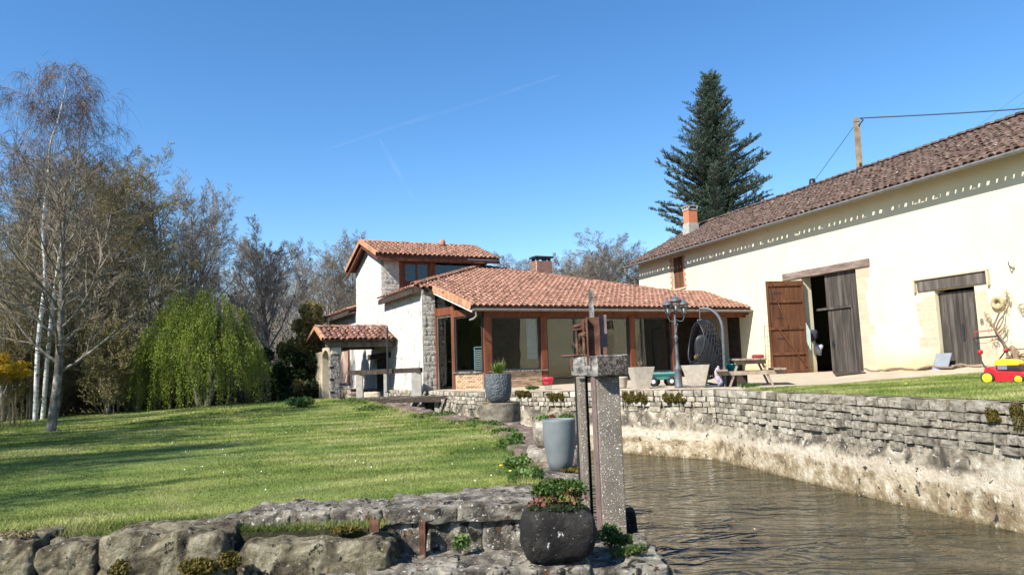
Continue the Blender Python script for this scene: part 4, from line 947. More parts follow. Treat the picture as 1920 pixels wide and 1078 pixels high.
# right leaf of the big door with wicket
k0, k1 = ba(1545, 560), d1b
def leaf(parent_name, fr, a0, a1, b, z0, z1, n, mt, label=None):
    o = MB(); o.fbox(fr, a0+.02, a1-.02, b+.03, b+.05, z0+.02, z1-.02); r_ = o.build(parent_name, M['wood_dark'], bn, label)
    planks('plank', fr, a0, a1, b, b+.028, z0, z1, n, mt, r_, seed=n); return r_
wk1 = ba(1597, 600); wkz = bz(1575, 578)
lf1 = leaf('door_leaf', BF, wk1, k1-.02, .10, .08, 3.74, 3, M['door_grey'], 'grey plank leaf right of the wicket')
lf2 = leaf('door_leaf', BF, k0, wk1-.004, .10, wkz+.09, 3.78, 6, M['door_grey'], 'tall grey plank leaf above the wicket')
lf3 = leaf('wicket_door', BF, k0, wk1-.06, .13, .08, wkz, 6, M['door_grey'], 'small grey plank wicket door in the barn door leaf')
mb = MB(); mb.fbox(BF, k0-.5, wk1, .06, .098, wkz+.004, wkz+.085); mb.fbox(BF, wk1-.055, wk1-.002, .07, .13, .08, wkz); mb.build('wicket_frame', M['door_grey'], lf3)
mb = MB(); mb.fbox(BF, k0+.12, k0+.2, .09, .12, 1.0, 1.25); mb.tube([BF.P(k0+.16, .1, 1.15), BF.P(k0+.16, .05, 1.15), BF.P(k0+.3, .05, 1.15)], .012, 6); mb.build('latch', M['dark_metal'], lf3)
# second door: two leaves
for (x0, x1, nn_) in ((d2a+.01, (d2a+d2b)/2-.003, 4), ((d2a+d2b)/2+.003, d2b-.01, 4)):
    o = leaf('door_leaf', BF, x0, x1, .14, d2z0+.01, d2z1-.09, nn_, M['door_grey'])
mb = MB(); mb.fbox(BF, (d2a+d2b)/2+.05, (d2a+d2b)/2+.12, .11, .139, 1.0, 1.5); mb.build('lock_plate', M['dark_metal'], bn)
# open left leaf, swung out from the wall
hp = onP(1511, 600, BF.P(0, -.02, 0), BF.v); oe = at(1441, 610, hp.y-.15)
OL = Frame((oe.x, oe.y), (hp-oe).to_2d()); LL = (hp-oe).to_2d().length; print('leaf', hp, oe, LL)
oz0, oz1 = at(1480, 701, hp.y).z, at(1468, 527, hp.y).z
ol = MB(); ol.fbox(OL, 0.01, LL-.01, .032, .05, oz0+.01, oz1-.01); olo = ol.build('open_door_leaf', M['wood_door'], bn, 'rust brown braced door leaf swung open')
planks('plank', OL, 0, LL, .0, .03, oz0, oz1, 8, M['wood_door'], olo, seed=3)
H_ = oz1-oz0
for z in (.03, .21, .50, .77, .955):
    mb = MB(); zz = oz1-H_*z; mb.fbox(OL, .03, LL-.02, -.05, -.001, zz-.10, zz); bevel(mb.build('ledge', M['wood_door'], olo), .006)
mb = MB(); mb.beam(OL.P(.38, -.03, oz1-H_*.52), OL.P(LL-.12, -.03, oz1-H_*.93), .045, .09, up=OL.v); mb.build('brace', M['wood_door'], olo)
mb = MB(); mb.fbox(OL, LL-.11, LL-.02, -.045, -.002, oz0+.02, oz1-.02); mb.fbox(OL, .0, .07, -.045, -.002, oz0+.02, oz1-.02); mb.build('stile', M['wood_door'], olo)
mb = MB(); mb.beam(OL.P(.15, -.06, oz1-.15), OL.P(.72, -.06, oz1-H_*.47), .02, .025); mb.tube([OL.P(.70, -.06, oz1-H_*.45), OL.P(.74, -.09, oz1-H_*.5)], .02, 6); mb.build('iron_bar', M['rust'], olo)
for z in (.13, .40, .62):
    mb = MB(); zz = oz1-H_*z; mb.fbox(OL, .3, .6, -.012, -.001, zz-.02, zz+.02); mb.build('bolt', M['dark_metal'], olo)
# left jamb reveal (closed leaf edge) and window
mb = MB(); mb.fbox(BF, wa, wb_, .12, .16, wz0_, wz1_-.01); mb.build('shutter', mat('faded_brown_shutter', (.16, .09, .075), 6), bn)
for k in (0, 1):
    mb = MB(); ww = (wb_-wa)/2; mb.fbox(BF, wa+k*ww+.02, wa+(k+1)*ww-.02, .08, .118, wz0_+.02, wz1_-.03); mb.build('shutter_panel', M['wood_door'], bn)
out = []; r_ = random.Random(9)
for sgn, a in ((-1, wa), (1, wb_)):
    z = wz0_; j = 0
    while z < wz1_-.05:
        w = .26 if j % 4 < 2 else .14; out.append((r_.randrange(3), face_matrix(BF.P(a+sgn*w/2, .10, z+.035), BF.u, BF.v, w-.01, .23, .058))); z += .07; j += 1
redb = unit_stones(3, 16, .02, 1, mat('orange_brick', (.46, .19, .11), 6, var=.3), 'brick'); pieces('brick', redb, out, bn, M['brick_red'], 200)
mb = MB(); mb.fbox(BF, wa-.2, wb_+.2, -.05, .3, wz0_-.08, wz0_-.004); mb.build('window_sill', M['quoin'], bn)
# dark door on the barn wall under the end of the sunroom roof
xa_, xb_ = ba(1368, 640), ba(1389, 640); mb = MB(); mb.fbox(BF, xa_, xb_, -.06, -.003, .03, bz(1378, 592)); mb.build('side_door', M['wood_dark'], bn)
# chimneys
c0 = onP(1296, 437, BF.P(0, 2.6, 0), BF.v); cz_ = [onP(1296, y, BF.P(0, 2.6, 0), BF.v).z for y in (450, 419, 392, 386)]
FCb = Frame((c0.x, c0.y), (BF.u.x, BF.u.y)); print('barn chimney', c0, cz_)
mb = MB()
def frustum(mb, fr, w0, w1, d0, d1, z0, z1): mb.hexa([fr.P(-w0, -d0, z0), fr.P(w0, -d0, z0), fr.P(w0, d0, z0), fr.P(-w0, d0, z0), fr.P(-w1, -d1, z1), fr.P(w1, -d1, z1), fr.P(w1, d1, z1), fr.P(-w1, d1, z1)])
frustum(mb, FCb, .36, .30, .36, .30, cz_[0]-.6, cz_[1]); cho = mb.build('chimney', M['cement'], bn, 'orange and cement chimney at the far end of the barn')
mb = MB(); frustum(mb, FCb, .27, .27, .27, .27, cz_[1], cz_[2]); mb.build('chimney_shaft', M['terracotta'], cho)
mb = MB()
for x in (-.3, -.1, .1, .26):
    for y in (-.3, .22): mb.fbox(FCb, x, x+.08, y, y+.08, cz_[2], cz_[2]+.12)
mb.fbox(FCb, -.34, .34, -.34, .34, cz_[2]+.121, cz_[2]+.17); mb.fbox(FCb, -.3, .3, -.3, .3, cz_[2]-.08, cz_[2]-.001); mb.build('chimney_cap', M['cement'], cho)
c0 = onP(1524, 353, BF.P(0, 3.9, 0), BF.v); mb = MB(); mb.lathe([(.13, -.5), (.13, .12), (0, .13)], Matrix.Translation(c0), 16); fo = mb.build('flue', M['tile'], bn)
mb = MB(); mb.lathe([(.15, .13), (.16, .16), (.12, .42), (0, .43)], Matrix.Translation(c0), 16); mb.build('flue_cap', M['black_pl'], fo)

ob = thing('stone_outbuilding', (19, 4, 0), 'old stone outbuilding with tile roof right of the frame, mirrored in the windows', 'building'); FO = Frame((15.6, 12.6), (.55, -.83))
mb = MB(); mb.fbox(FO, 0, 12, 0, 6, -1, 3.6); mb.prism([FO.P(0, 0, 3.6), FO.P(0, 6, 3.6), FO.P(0, 3, 5.4)], FO.u*12); mb.build('wall', M['pier'], ob)
mb = MB(); slab(mb, [FO.P(-.3, -.5, 3.4), FO.P(12.3, -.5, 3.4), FO.P(12.3, 3, 5.5), FO.P(-.3, 3, 5.5)], .12, -.14); slab(mb, [FO.P(12.3, 6.5, 3.4), FO.P(-.3, 6.5, 3.4), FO.P(-.3, 3, 5.5), FO.P(12.3, 3, 5.5)], .12, -.14); mb.build('roof', M['tile_old'], ob)
for a_ in (2, 5.5, 9):
    mb = MB(); mb.fbox(FO, a_, a_+1.1, -.02, .1, .9, 2.3); mb.build('window', M['dark'], ob)

# ================================================================== leaf clouds
def leaf_arr(centres, n, size, r, up=0.0, aspect=1.6, seed=0, tri=False, droop=0.0):
    """centres: list of (centre, (rx,ry,rz)). n leaves per centre -> quads with random directions"""
    g = np.random.default_rng(seed); V = []; 
    for (c, rad) in centres:
        p = g.normal(size=(n, 3)); p /= np.linalg.norm(p, axis=1)[:, None]; p *= (g.random((n, 1))**(1/2.2)); p = p*np.array(rad)+np.array(c)
        a = g.normal(size=(n, 3)); a[:, 2] -= droop; a /= np.linalg.norm(a, axis=1)[:, None]
        nn = g.normal(size=(n, 3)); nn[:, 2] += up; b = np.cross(a, nn); b /= np.linalg.norm(b, axis=1)[:, None]+1e-9
        s = size*(.6+.8*g.random((n, 1))); a = a*s*aspect/2; b = b*s/2
        V.append(np.stack([p-a, p+b*.9, p+a, p-b*.9], axis=1).reshape(-1, 3))
    V = np.concatenate(V); F_ = np.arange(len(V)).reshape(-1, 4); return V, F_
def leaf_obj(name, centres, n, size, mt, parent=None, Mx=None, **kw):
    tagk = {k: kw.pop(k) for k in ('label', 'cat', 'group', 'kind') if k in kw}
    V, F_ = leaf_arr(centres, n, size, None, **kw); o = bpy.data.objects.new(name, arr_mesh(name, V, F_, mt)); place(o, Mx, parent); return tag(o, **tagk)
def blades_arr(P, h, w, lean=.35, seed=0):
    g = np.random.default_rng(seed); n = len(P); a = g.random(n)*2*np.pi; d = np.stack([np.cos(a), np.sin(a), np.zeros(n)], 1)
    l = g.normal(size=(n, 3))*lean; l[:, 2] = 0; hh = (h*(.6+.8*g.random(n)))[:, None]; w = np.broadcast_to(w, n)[:, None]
    V = np.stack([P-d*w/2, P+d*w/2, P+(l+np.array([0, 0, 1.]))*hh], axis=1).reshape(-1, 3); return V, np.arange(3*n).reshape(-1, 3)

# grass on the lawn
g = np.random.default_rng(11)
n = 420000
t = g.random(n); yy = 6.95*(33/6.95)**(t**1.15)
xr = np.interp(yy, [a for a, b in LEDGE], [b for a, b in LEDGE])
xl = -.72*yy-1.0; xx = xl+(xr+.08-xl)*g.random(n)
zz = -.74+.36*np.exp(-((xx+7)**2+(yy-30.5)**2)/72.0)-.012
P = np.stack([xx, yy, zz], 1); hh = .018+.0011*yy; V, F_ = blades_arr(P, hh, .0035+.0011*yy, .5, 3)
o = bpy.data.objects.new('grass', arr_mesh('grass', V, F_, M['grass'])); place(o); tag(o, 'short mown grass blades covering the big lawn', 'grass', kind='stuff')
# longer tufts along the front edge of the lawn and along the bank
n = 16000; ty = g.random(n); ex = -8+8.2*ty; ey = np.where(ex < -1.2, 6.64, 6.98)+g.random(n)**1.5*.45
P1 = np.stack([ex, ey, np.where(ey < 6.95, -.78, -.75)], 1)
ky = 7+22*g.random(14000)**1.5; kx = np.interp(ky, [a for a, b in LEDGE], [b for a, b in LEDGE])+.12+g.normal(size=14000)*.07
P2 = np.stack([kx, ky, -.74+.36*np.exp(-((kx+7)**2+(ky-30.5)**2)/72.0)], 1)
P = np.concatenate([P1, P2]); V, F_ = blades_arr(P, .06+.0015*P[:, 1], .006+.0006*P[:, 1], .6, 5)
o = bpy.data.objects.new('edge_grass', arr_mesh('edge_grass', V, F_, M['grass'])); place(o); tag(o, 'longer grass along the stones at the edges of the big lawn', 'grass', kind='stuff')
# strip of lawn beyond the canal
n = 90000; a = g.random(n)**.6*24; i = np.minimum(a.astype(int), 23); f = (a-i)[:, None]; j = g.random(n)*12; k = np.minimum(j.astype(int), 11); fj = (j-k)[:, None]
S = np.array(STRIP); Pq = (S[i, k]*(1-f)+S[i+1, k]*f)*(1-fj)+(S[i, k+1]*(1-f)+S[i+1, k+1]*f)*fj
V, F_ = blades_arr(Pq-np.array([0, 0, .01]), np.full(n, .045), np.full(n, .014), .5, 8)
o = bpy.data.objects.new('grass', arr_mesh('grass', V, F_, M['grass'])); place(o); tag(o, 'grass on the strip between canal wall and barn', 'grass', kind='stuff')
# daisies
n = 45; yy = 8+16*g.random(n); xx = -.5*yy*g.random(n)+.2; V = []; F2 = []
P = np.stack([np.minimum(xx, np.interp(yy, [a for a, b in LEDGE], [b for a, b in LEDGE])-.3), yy, -.74+.36*np.exp(-((xx+7)**2+(yy-30.5)**2)/72.0)+.035], 1)
d = .006; V = np.stack([P+[-d, -d, 0], P+[d, -d, 0], P+[d, d, .012], P+[-d, d, .012]], 1).reshape(-1, 3)
o = bpy.data.objects.new('daisies', arr_mesh('daisies', V, np.arange(4*n).reshape(-1, 4), M['whitep'])); place(o); tag(o, 'tiny white daisies dotted over the lawn', 'flowers', kind='stuff')
def dandelion(px, py, z, lab):
    p = onZ(px, py, z) if z > -.5 else on_lawn(px, py); t_ = thing('dandelion', p, lab, 'flower')
    m_ = MB(); m_.tube([p, p+Vector((0, 0, .10))], .003, 5); m_.build('stem', M['leaf'], t_)
    m_ = MB(); m_.lathe([(0, .115), (.022, .112), (.026, .102), (0, .095)], Matrix.Translation(p), 10); m_.build('flower_head', M['yellow_paint'], t_)
dandelion(940, 888, -.7, 'yellow dandelion beside the ivy on the lawn edge'); dandelion(958, 899, -.7, 'lower yellow dandelion right at the foot of the ivy'); dandelion(1700, 730, -.04, 'yellow dandelion on the grass strip above the canal wall')

# ================================================================== BANK and foreground stones
bk_ = thing('stone_bank', (0, 14, -1.65), 'low stone bank with mossy coping blocks between lawn and canal', 'bank')
pl = []
for y in np.arange(9.9, 26.4, 1.0): pl.append((lawn_right(y), y))
mb = MB(); top = []
for i, (x, y) in enumerate(pl):
    d = Vector((pl[min(i+1, len(pl)-1)][0]-pl[max(i-1, 0)][0], pl[min(i+1, len(pl)-1)][1]-pl[max(i-1, 0)][1], 0)).normalized(); nr = Vector((d.y, -d.x, 0)); z = lawn_z(x, y)
    p = Vector((x, y, 0)); top.append((p, nr, z)); top_w = 1.0 if y > 11 else .75
    for q, zz_ in ((p-nr*.0, -2.2), (p-nr*.0, z-.04), (p+nr*top_w, z-.06), (p+nr*(top_w+.12), -2.2)): mb.v.append(tuple(q+Vector((0, 0, zz_))))
for i in range(len(pl)-1):
    for j in range(3): mb.f.append((i*4+j, (i+1)*4+j, (i+1)*4+j+1, i*4+j+1)); mb.sm.append(False)
mb.build('core', M['stone_low'], bk_)
r2 = random.Random(17)
for i in range(len(pl)-1):
    (p, nr, z), (p2, _, z2) = top[i], top[i+1]; d = (p2-p).normalized(); rot = math.atan2(d.y, d.x)
    tw = 1.0 if p.y > 10.8 else .7
    nn = 2 if i % 3 == 1 else 1; o0 = 0
    for k in range(nn):
        w = tw/nn if nn == 1 else (tw*.42 if k == 0 else tw*.56)
        c = p.lerp(p2, .5)+nr*(o0+w/2+.04); o0 += w+.02
        rock('coping_stone', c+Vector((0, 0, (z+z2)/2-.08+r2.uniform(-.02, .03))), ((p2-p).length*1.02, w*1.04, .26), M['bank'], bk_, 50+i*2+k, 9, 9, .045, 2.2, rot+r2.uniform(-.05, .05), smooth=True)
# foreground ledges and boulders
def box_rock(name, px0, px1, y0, y1, z0, z1, mt, seed, yref=None, n=16, k=9, amp=.04, freq=2.6, rot=0, **kw):
    yr = yref or y0; a = at(px0, 950, yr).x; b = at(px1, 950, yr).x
    return rock(name, ((a+b)/2, (y0+y1)/2, (z0+z1)/2), (b-a, y1-y0, z1-z0), mt, kw.pop('parent', None), seed, n, k, amp, freq, rot, **kw)
ul = thing('upper_ledge', (-.5, 7.2, -1.3), 'upper weathered stone ledge at the front edge of the lawn', 'ledge')
for i, (a, b, y0, z0, z1, tt) in enumerate([(712, 795, 6.84, -1.25, -.66, 7.6), (797, 905, 6.86, -1.25, -.655, 7.75), (903, 1012, 6.84, -1.25, -.64, 7.9)]):
    box_rock('block', a, b, y0, tt, z0, z1, M['slab'], 60+i, parent=ul, n=40, k=22, amp=.018, freq=4.5, ridge=.012)
box_rock('top_slab', 716, 860, 6.80, 7.62, -.80, -.645, M['slab'], 71, parent=ul, n=40, k=16, amp=.028, freq=4.5, ridge=.02)
box_rock('top_slab', 855, 1004, 6.80, 7.85, -.79, -.63, M['slab'], 74, parent=ul, n=40, k=16, amp=.028, freq=4.5, ridge=.02)
for i, (a, b, y0, y1, z0, z1, lab) in enumerate([(372, 455, 6.72, 7.15, -.85, -.685, 'short dark coping stone at the left end of the raised row'),
        (447, 620, 6.74, 7.35, -.86, -.63, 'long rounded coping stone with vertical clefts in the raised row'), (612, 716, 6.76, 7.4, -.86, -.63, 'pale lichen spotted coping stone next to the upper ledge')]):
    box_rock('coping_stone', a, b, y0, y1, z0, z1, M['slab'], 80+i, n=40, k=9, amp=.04, freq=4.6, ridge=.03, label=lab, cat='stone', group='loose coping stones in front of the lawn')
ll = thing('lower_ledge', (.2, 6.7, -1.5), 'lower rubble ledge at the waterside carrying the black stone trough', 'ledge')
for i, (a, b, y0, y1, z0, z1) in enumerate([(585, 700, 6.15, 6.95, -1.35, -1.07), (680, 850, 6.2, 7.0, -1.3, -1.04), (835, 1010, 6.22, 7.05, -1.3, -1.05), (985, 1105, 6.25, 7.3, -1.3, -1.06)]):
    box_rock('top_slab', a, b, y0, y1, z0, z1, M['slab'], 90+i, parent=ll, n=40, k=12, amp=.035, freq=4.2, ridge=.02)
box_rock('top_slab', 1095, 1250, 6.32, 7.6, -1.3, -1.09, M['slab'], 97, parent=ll, n=40, k=12, amp=.035, freq=4.2, ridge=.02)
for i, (a, b, z0, z1) in enumerate([(560, 680, -1.7, -1.22), (675, 790, -1.7, -1.22), (785, 880, -1.72, -1.22), (875, 990, -1.7, -1.22), (985, 1070, -1.7, -1.22), (1065, 1112, -1.6, -1.22), (1108, 1165, -1.65, -1.22), (1160, 1252, -1.75, -1.22)]):
    box_rock('stone', a, b, 6.12+.03*(i % 3), 6.7, z0, z1, M['rock'], 110+i, yref=6.12, parent=ll, n=24, k=7, amp=.04, freq=4.4, ridge=.02)
mb = MB(); mb.box(Matrix.Identity(4), -2.2, 1.35, 6.45, 7.6, -2.3, -1.26); mb.box(Matrix.Identity(4), -1.2, .3, 6.95, 9.9, -2.3, -.82); mb.box(Matrix.Identity(4), .3, .86, 7.45, 9.9, -2.3, -1.21); mb.build('core', M['rock'], ll)
rock('dark_stone', (at(1180, 980, 7.95).x, 7.95, -1.30), (.16, .3, .76), M['stone_pot'], None, 130, 12, 8, .03, label='dark upright stone standing in the water right of the concrete post', cat='stone')
boul = [(-60, 78, 6.3, 6.85, -1.42, -.69, 'leftmost boulder, rust brown moss on its top'), (74, 192, 6.3, 6.8, -1.30, -.74, 'rounded boulder between two dark gaps on the left'),
        (186, 432, 6.25, 6.98, -1.60, -.67, 'largest boulder, broad and flat topped, moss at its foot'), (432, 735, 6.32, 7.05, -1.62, -.80, 'long boulder under the raised coping stones'),
        (150, 262, 6.0, 6.45, -1.60, -1.12, 'small boulder leaning against the foot of the largest one'), (-70, 60, 6.1, 6.5, -1.75, -1.40, 'half hidden boulder in the bottom left corner'),
        (405, 475, 6.15, 6.4, -1.62, -1.15, 'small stone wedged between the two long boulders')]
for i, (a, b, y0, y1, z0, z1, lab) in enumerate(boul):
    box_rock('boulder', a, b, y0, y1, z0, z1, M['rock'], 140+i*3, yref=y0+.1, n=54, k=8, amp=.05, freq=2.6, ridge=.05, label=lab, cat='boulder', group='boulders along the front edge of the lawn')
mb = MB(); mb.box(Matrix.Identity(4), -9, -1.32, 6.62, 7.2, -2.3, -.775); mb.build('earth_bank', M['ground'], kind='structure')
for i in range(6): rock('boulder', (-5.2-i*1.15, 6.55, -1.1), (1.1, .6, .7), M['rock'], None, 170+i, 12, 5, .06, label='grey boulder further left along the lawn edge, outside the frame', cat='boulder', group='boulders left of the frame')
# moss cushions
def moss(px, py, y, rad, n, lab, mt=None, s=.02, cat='moss'):
    p = at(px, py, y); return leaf_obj('moss', [(tuple(p), rad)], n, s, mt or M['moss'], up=1.0, seed=int(px), label=lab, cat=cat, kind='stuff')
moss(372, 1062, 6.22, (.17, .06, .07), 1500, 'olive moss cushion at the foot of the largest boulder'); moss(432, 1050, 6.2, (.09, .06, .08), 700, 'brown moss in the gap beside the small wedged stone')
moss(20, 1004, 6.45, (.2, .12, .035), 1300, 'rust coloured moss on top of the leftmost boulder', M['dry']); moss(650, 992, 6.55, (.14, .05, .025), 700, 'moss ribbon under the pale coping stone')
moss(225, 1068, 6.0, (.08, .05, .08), 500, 'dark moss on the small leaning boulder')
# rusty upright iron
ri = thing('rusty_iron', at(792, 1026, 6.78), 'rusty iron angle bar standing against the upper ledge', 'iron bar')
x0 = at(786, 1000, 6.78).x; x1 = at(799, 1000, 6.78).x; mb = MB(); mb.box(Matrix.Identity(4), x0, x1, 6.76, 6.775, -1.08, -.755); mb.build('flange', M['rust'], ri)
mb = MB(); mb.box(Matrix.Identity(4), x1-.012, x1, 6.70, 6.759, -1.08, -.755); mb.build('web', M['rust'], ri)
mb = MB(); q = at(702, 985, 6.55); mb.box(Matrix.Translation(q), -.04, .04, -.02, .02, -.05, .05); tag(mb.build('iron_stub', M['rust']), 'short rusty iron stub sticking out at the left end of the ledge', 'iron bar')
# big stone block under the grey pot and stone behind
box_rock('stone_block', 999, 1096, 8.9, 9.95, -1.3, -.70, M['slab'], 201, yref=8.95, n=26, k=14, amp=.03, freq=2.6, label='squared stone block carrying the tall grey pot', cat='stone block')
box_rock('stone_block', 990, 1090, 10.1, 10.9, -1.3, -.52, M['lichen_pot'], 205, yref=10.1, n=20, k=8, amp=.04, freq=2.6, label='rough low stone behind the tall grey pot', cat='stone block')

# ------------------------------------------------------------------ pots
def pot(name, base, prof, mt, label, cat='plant pot', n=40, soil=None, th=.03, group=None, Mr=None, squash=1):
    t_ = thing(name, base, label, cat, group); T = Matrix.Translation(Vector(base))
    if Mr is not None: T = T @ Mr
    rt, zt = prof[-1]
    full = [(0, prof[0][1])]+prof+[(rt-th, zt), (rt-th-.005, zt-.10), (0, zt-.10)]
    mb = MB(); mb.lathe(full[:-2]+[(rt-th-.005, zt-.10)], T, n); mb.build('pot_body', mt, t_)
    mb = MB(); mb.lathe([(rt-th-.006, zt-.06), (rt*.5, zt-.045), (0, zt-.04)], T, n); mb.build('soil', soil or M['ground'], t_)
    return t_
yb = 17.6; p = onZ(936, 789, -.70); p = Vector((p.x, 18.0, -.66))
ms_ = thing('millstone', p, 'thick round millstone on the bank under the textured blue grey pot', 'millstone')
p = at(938, 790, 18.2); zt = at(938, 754, 18.2).z; mb = MB(); rr = .5
prof = [(0, 0), (rr*.96, 0), (rr, .03), (rr*1.01, (zt-p.z)*.5), (rr, zt-p.z-.03), (rr*.96, zt-p.z), (.0, zt-p.z+.001)]
mb.lathe(prof, Matrix.Translation(p), 48, sm=False); mb.build('stone_disc', M['millstone'], ms_)
p2 = Vector((at(935, 752, 18.1).x, 18.1, zt+.002)); hgt = at(935, 700, 18.1).z-p2.z; k = hgt/.66
bp = pot('textured_pot', p2, [(.17, 0), (.24, .04), (.295, .14), (.32, .28), (.325, .42), (.318, hgt-.02), (.31, hgt)], M['pot_blue'], 'big textured blue grey round pot holding fresh green blades', n=56)
def blades_plant(parent, c, n, h, spread, w, mt, seed, name='blades', curve=.5):
    r = random.Random(seed); mb = MB()
    for i in range(n):
        a = r.uniform(0, 6.283); sp = spread*r.uniform(.2, 1); hh_ = h*r.uniform(.5, 1); d = Vector((math.cos(a), math.sin(a), 0)); q = Vector((-d.y, d.x, 0)); b = Vector(c)+d*r.uniform(0, .25)*spread
        pts = [b, b+d*sp*.35+Vector((0, 0, hh_*.55)), b+d*sp*.7+Vector((0, 0, hh_*.9)), b+d*sp*(1+curve*.2)+Vector((0, 0, hh_*(1-.25*curve)))]
        ws = [w*.6, w, w*.7, w*.05]; vs = []
        for pt, ww in zip(pts, ws): vs += [pt-q*ww/2, pt+q*ww/2]
        mb.add(vs, [(0, 1, 3, 2), (2, 3, 5, 4), (4, 5, 7, 6)], True)
    return mb.build(name, mt, parent)
blades_plant(bp, p2+Vector((0, 0, hgt-.06)), 90, .36, .34, .028, M['fresh'], 1); blades_plant(bp, p2+Vector((.06, 0, hgt-.06)), 26, .52, .22, .012, M['dry'], 2, 'dry_stems')
pg = onZ(1052, 872, -.70); pg = Vector((at(1051, 870, 9.45).x, 9.45, -.705)); hg = at(1047, 785, 9.45).z-pg.z
gp = pot('tall_pot', pg, [(.115, 0), (.135, .01), (.165, .12), (.19, .26), (.203, .42), (.208, hg-.03), (.206, hg-.005), (.20, hg)], M['pot_grey'], 'tall smooth grey pot, empty, on the squared stone block', n=64, th=.018)
lp_ = thing('stone_urn', (at(1040, 838, 10.6).x, 10.6, -.52), 'lichen covered round stone urn with succulents behind the tall grey pot', 'urn')
c = Vector((at(1044, 838, 10.5).x, 10.5, -.56)); hu = at(1044, 783, 10.5).z-c.z
V, Fc = rock_verts(18, (.64, .5, hu*1.05), 3.2, .035, 3.2, 77); mb = MB(); mb.add(V, Fc, True); mb.build('urn_body', M['lichen_pot'], lp_, M=Matrix.Translation(c+Vector((0, 0, hu/2))))
leaf_obj('succulent', [((c.x-.15, c.y-.05, c.z+hu+.01), (.16, .12, .035)), ((c.x+.16, c.y, c.z+hu+.01), (.12, .1, .035))], 260, .03, M['leaf_pale'], lp_, up=1.5, seed=3)
leaf_obj('red_succulent', [((c.x-.06, c.y-.17, c.z+hu+.02), (.04, .03, .04))], 90, .025, M['leaf_red'], lp_, up=.5, seed=4)
# black stone trough with geranium
tc_ = Vector((at(1046, 1000, 6.5).x, 6.50, 0)); tb0 = -1.07; tt0 = at(1046, 950, 6.3).z
st = thing('stone_trough', (tc_.x, tc_.y, tb0), 'black rounded stone trough spotted white, planted with geranium', 'trough')
V, Fc = rock_verts(26, (.61, .52, tt0-tb0), 4.2, .035, 2.6, 9, 0.0, .012); V = [Vector((v.x*(1-.20*max(0, (-v.z)/(.24))**2*.9), v.y*(1-.18*max(0, (-v.z)/(.24))**2), v.z)) for v in V]
mb = MB(); mb.add(V, Fc, True); mb.build('trough_body', M['stone_pot'], st, M=Matrix.Translation(Vector((tc_.x, tc_.y, (tb0+tt0)/2))))
cz = tt0+.015
leaf_obj('geranium_leaves', [((tc_.x-.02+dx, tc_.y+.02+dy, cz+.09+dz), (.10, .10, .07)) for dx, dy, dz in ((-.1, 0, .0), (.03, .06, .03), (.13, 0, .02), (.0, -.06, -.02), (.2, .05, .0))], 210, .034, M['leaf'], st, up=1.2, seed=5, aspect=1.1)
leaf_obj('red_leaves', [((tc_.x-.13, tc_.y-.1, cz+.03), (.12, .09, .09)), ((tc_.x-.03, tc_.y-.13, cz+.0), (.2, .08, .05)), ((tc_.x+.10, tc_.y-.1, cz+.05), (.16, .08, .07))], 42, .030, M['leaf_red'], st, up=1.0, seed=6, aspect=1.2)
leaf_obj('dark_moss', [((tc_.x, tc_.y-.12, cz-.03), (.25, .14, .025))], 1400, .018, M['leaf_dark'], st, up=1.0, seed=7)
# small plants
def plant(px, py, Y, cl_, n, s, mt, lab, extra=None, name='plant', cat='plant', up=1.0, aspect=1.2, group=None):
    p = at(px, py, Y); t_ = thing(name, p, lab, cat, group)
    leaf_obj('leaves', [((p.x+a, p.y+b, p.z+c_), r_) for a, b, c_, r_ in cl_], n, s, mt, t_, up=up, seed=int(px)+1, aspect=aspect)
    if extra: leaf_obj('red_leaves', [((p.x+a, p.y+b, p.z+c_), r_) for a, b, c_, r_ in cl_], n//3, s*.8, extra, t_, up=up, seed=int(px)+9, aspect=aspect)
    mb = MB(); r = random.Random(int(px))
    for k in range(8): 
        a, b, c_, r_ = cl_[k % len(cl_)]; mb.tube([p+Vector((r.uniform(-.03, .03), 0, -.03)), p+Vector((a+r.uniform(-1, 1)*r_[0]*.7, b, c_+r.uniform(-1, 1)*r_[2]*.7))], .003, 4)
    mb.build('stems', M['leaf_dark'], t_); return t_
plant(864, 1012, 6.72, [(0, 0, -.01, (.085, .04, .07))], 170, .032, M['leaf_pale'], 'pale green rosette weed growing from the face of the upper ledge')
plant(1165, 1010, 6.95, [(-.1, .05, .03, (.12, .1, .10)), (0, 0, .0, (.12, .1, .05))], 260, .035, M['leaf'], 'green geranium at the foot of the concrete post')
plant(1170, 1032, 6.62, [(-.03, 0, -.01, (.12, .08, .05)), (.12, .02, .01, (.10, .07, .05))], 120, .028, M['leaf'], 'red leaved geranium trailing over the waterside ledge', M['leaf_red'])
plant(1060, 925, 8.55, [(-.12, 0, -.03, (.14, .12, .10)), (.12, 0, -.02, (.14, .12, .12))], 330, .04, M['leaf'], 'bushy geranium in front of the squared stone block', M['leaf_red'])
for k, (px, py, w, lab) in enumerate([(1008, 850, .30, 'ivy clump spilling over the bank beside the tall grey pot'), (985, 885, .22, 'low ivy patch at the left foot of the squared block'), (972, 862, .2, 'ivy patch on the lawn edge above the dandelions')]):
    q = on_lawn(px, py+14); t_ = thing('ivy', q, lab, 'ivy'); leaf_obj('leaves', [((q.x+a*w, q.y+.1*a, q.z+.03+.03*abs(a)), (w*.5, .28, .07)) for a in (-.5, .1, .6)], 380, .038, M['leaf'], t_, up=1.4, seed=20+k, aspect=1.1)
    leaf_obj('young_leaves', [((q.x, q.y, q.z+.1), (w*.8, .28, .05))], 200, .034, M['leaf_pale'], t_, up=1.4, seed=30+k, aspect=1.1)
wd = [(937, 815, .3), (910, 800, .5), (880, 795, .45), (945, 838, .25), (955, 825, .2), (800, 783, .5), (690, 762, .6), (665, 753, .6), (830, 780, .3)]
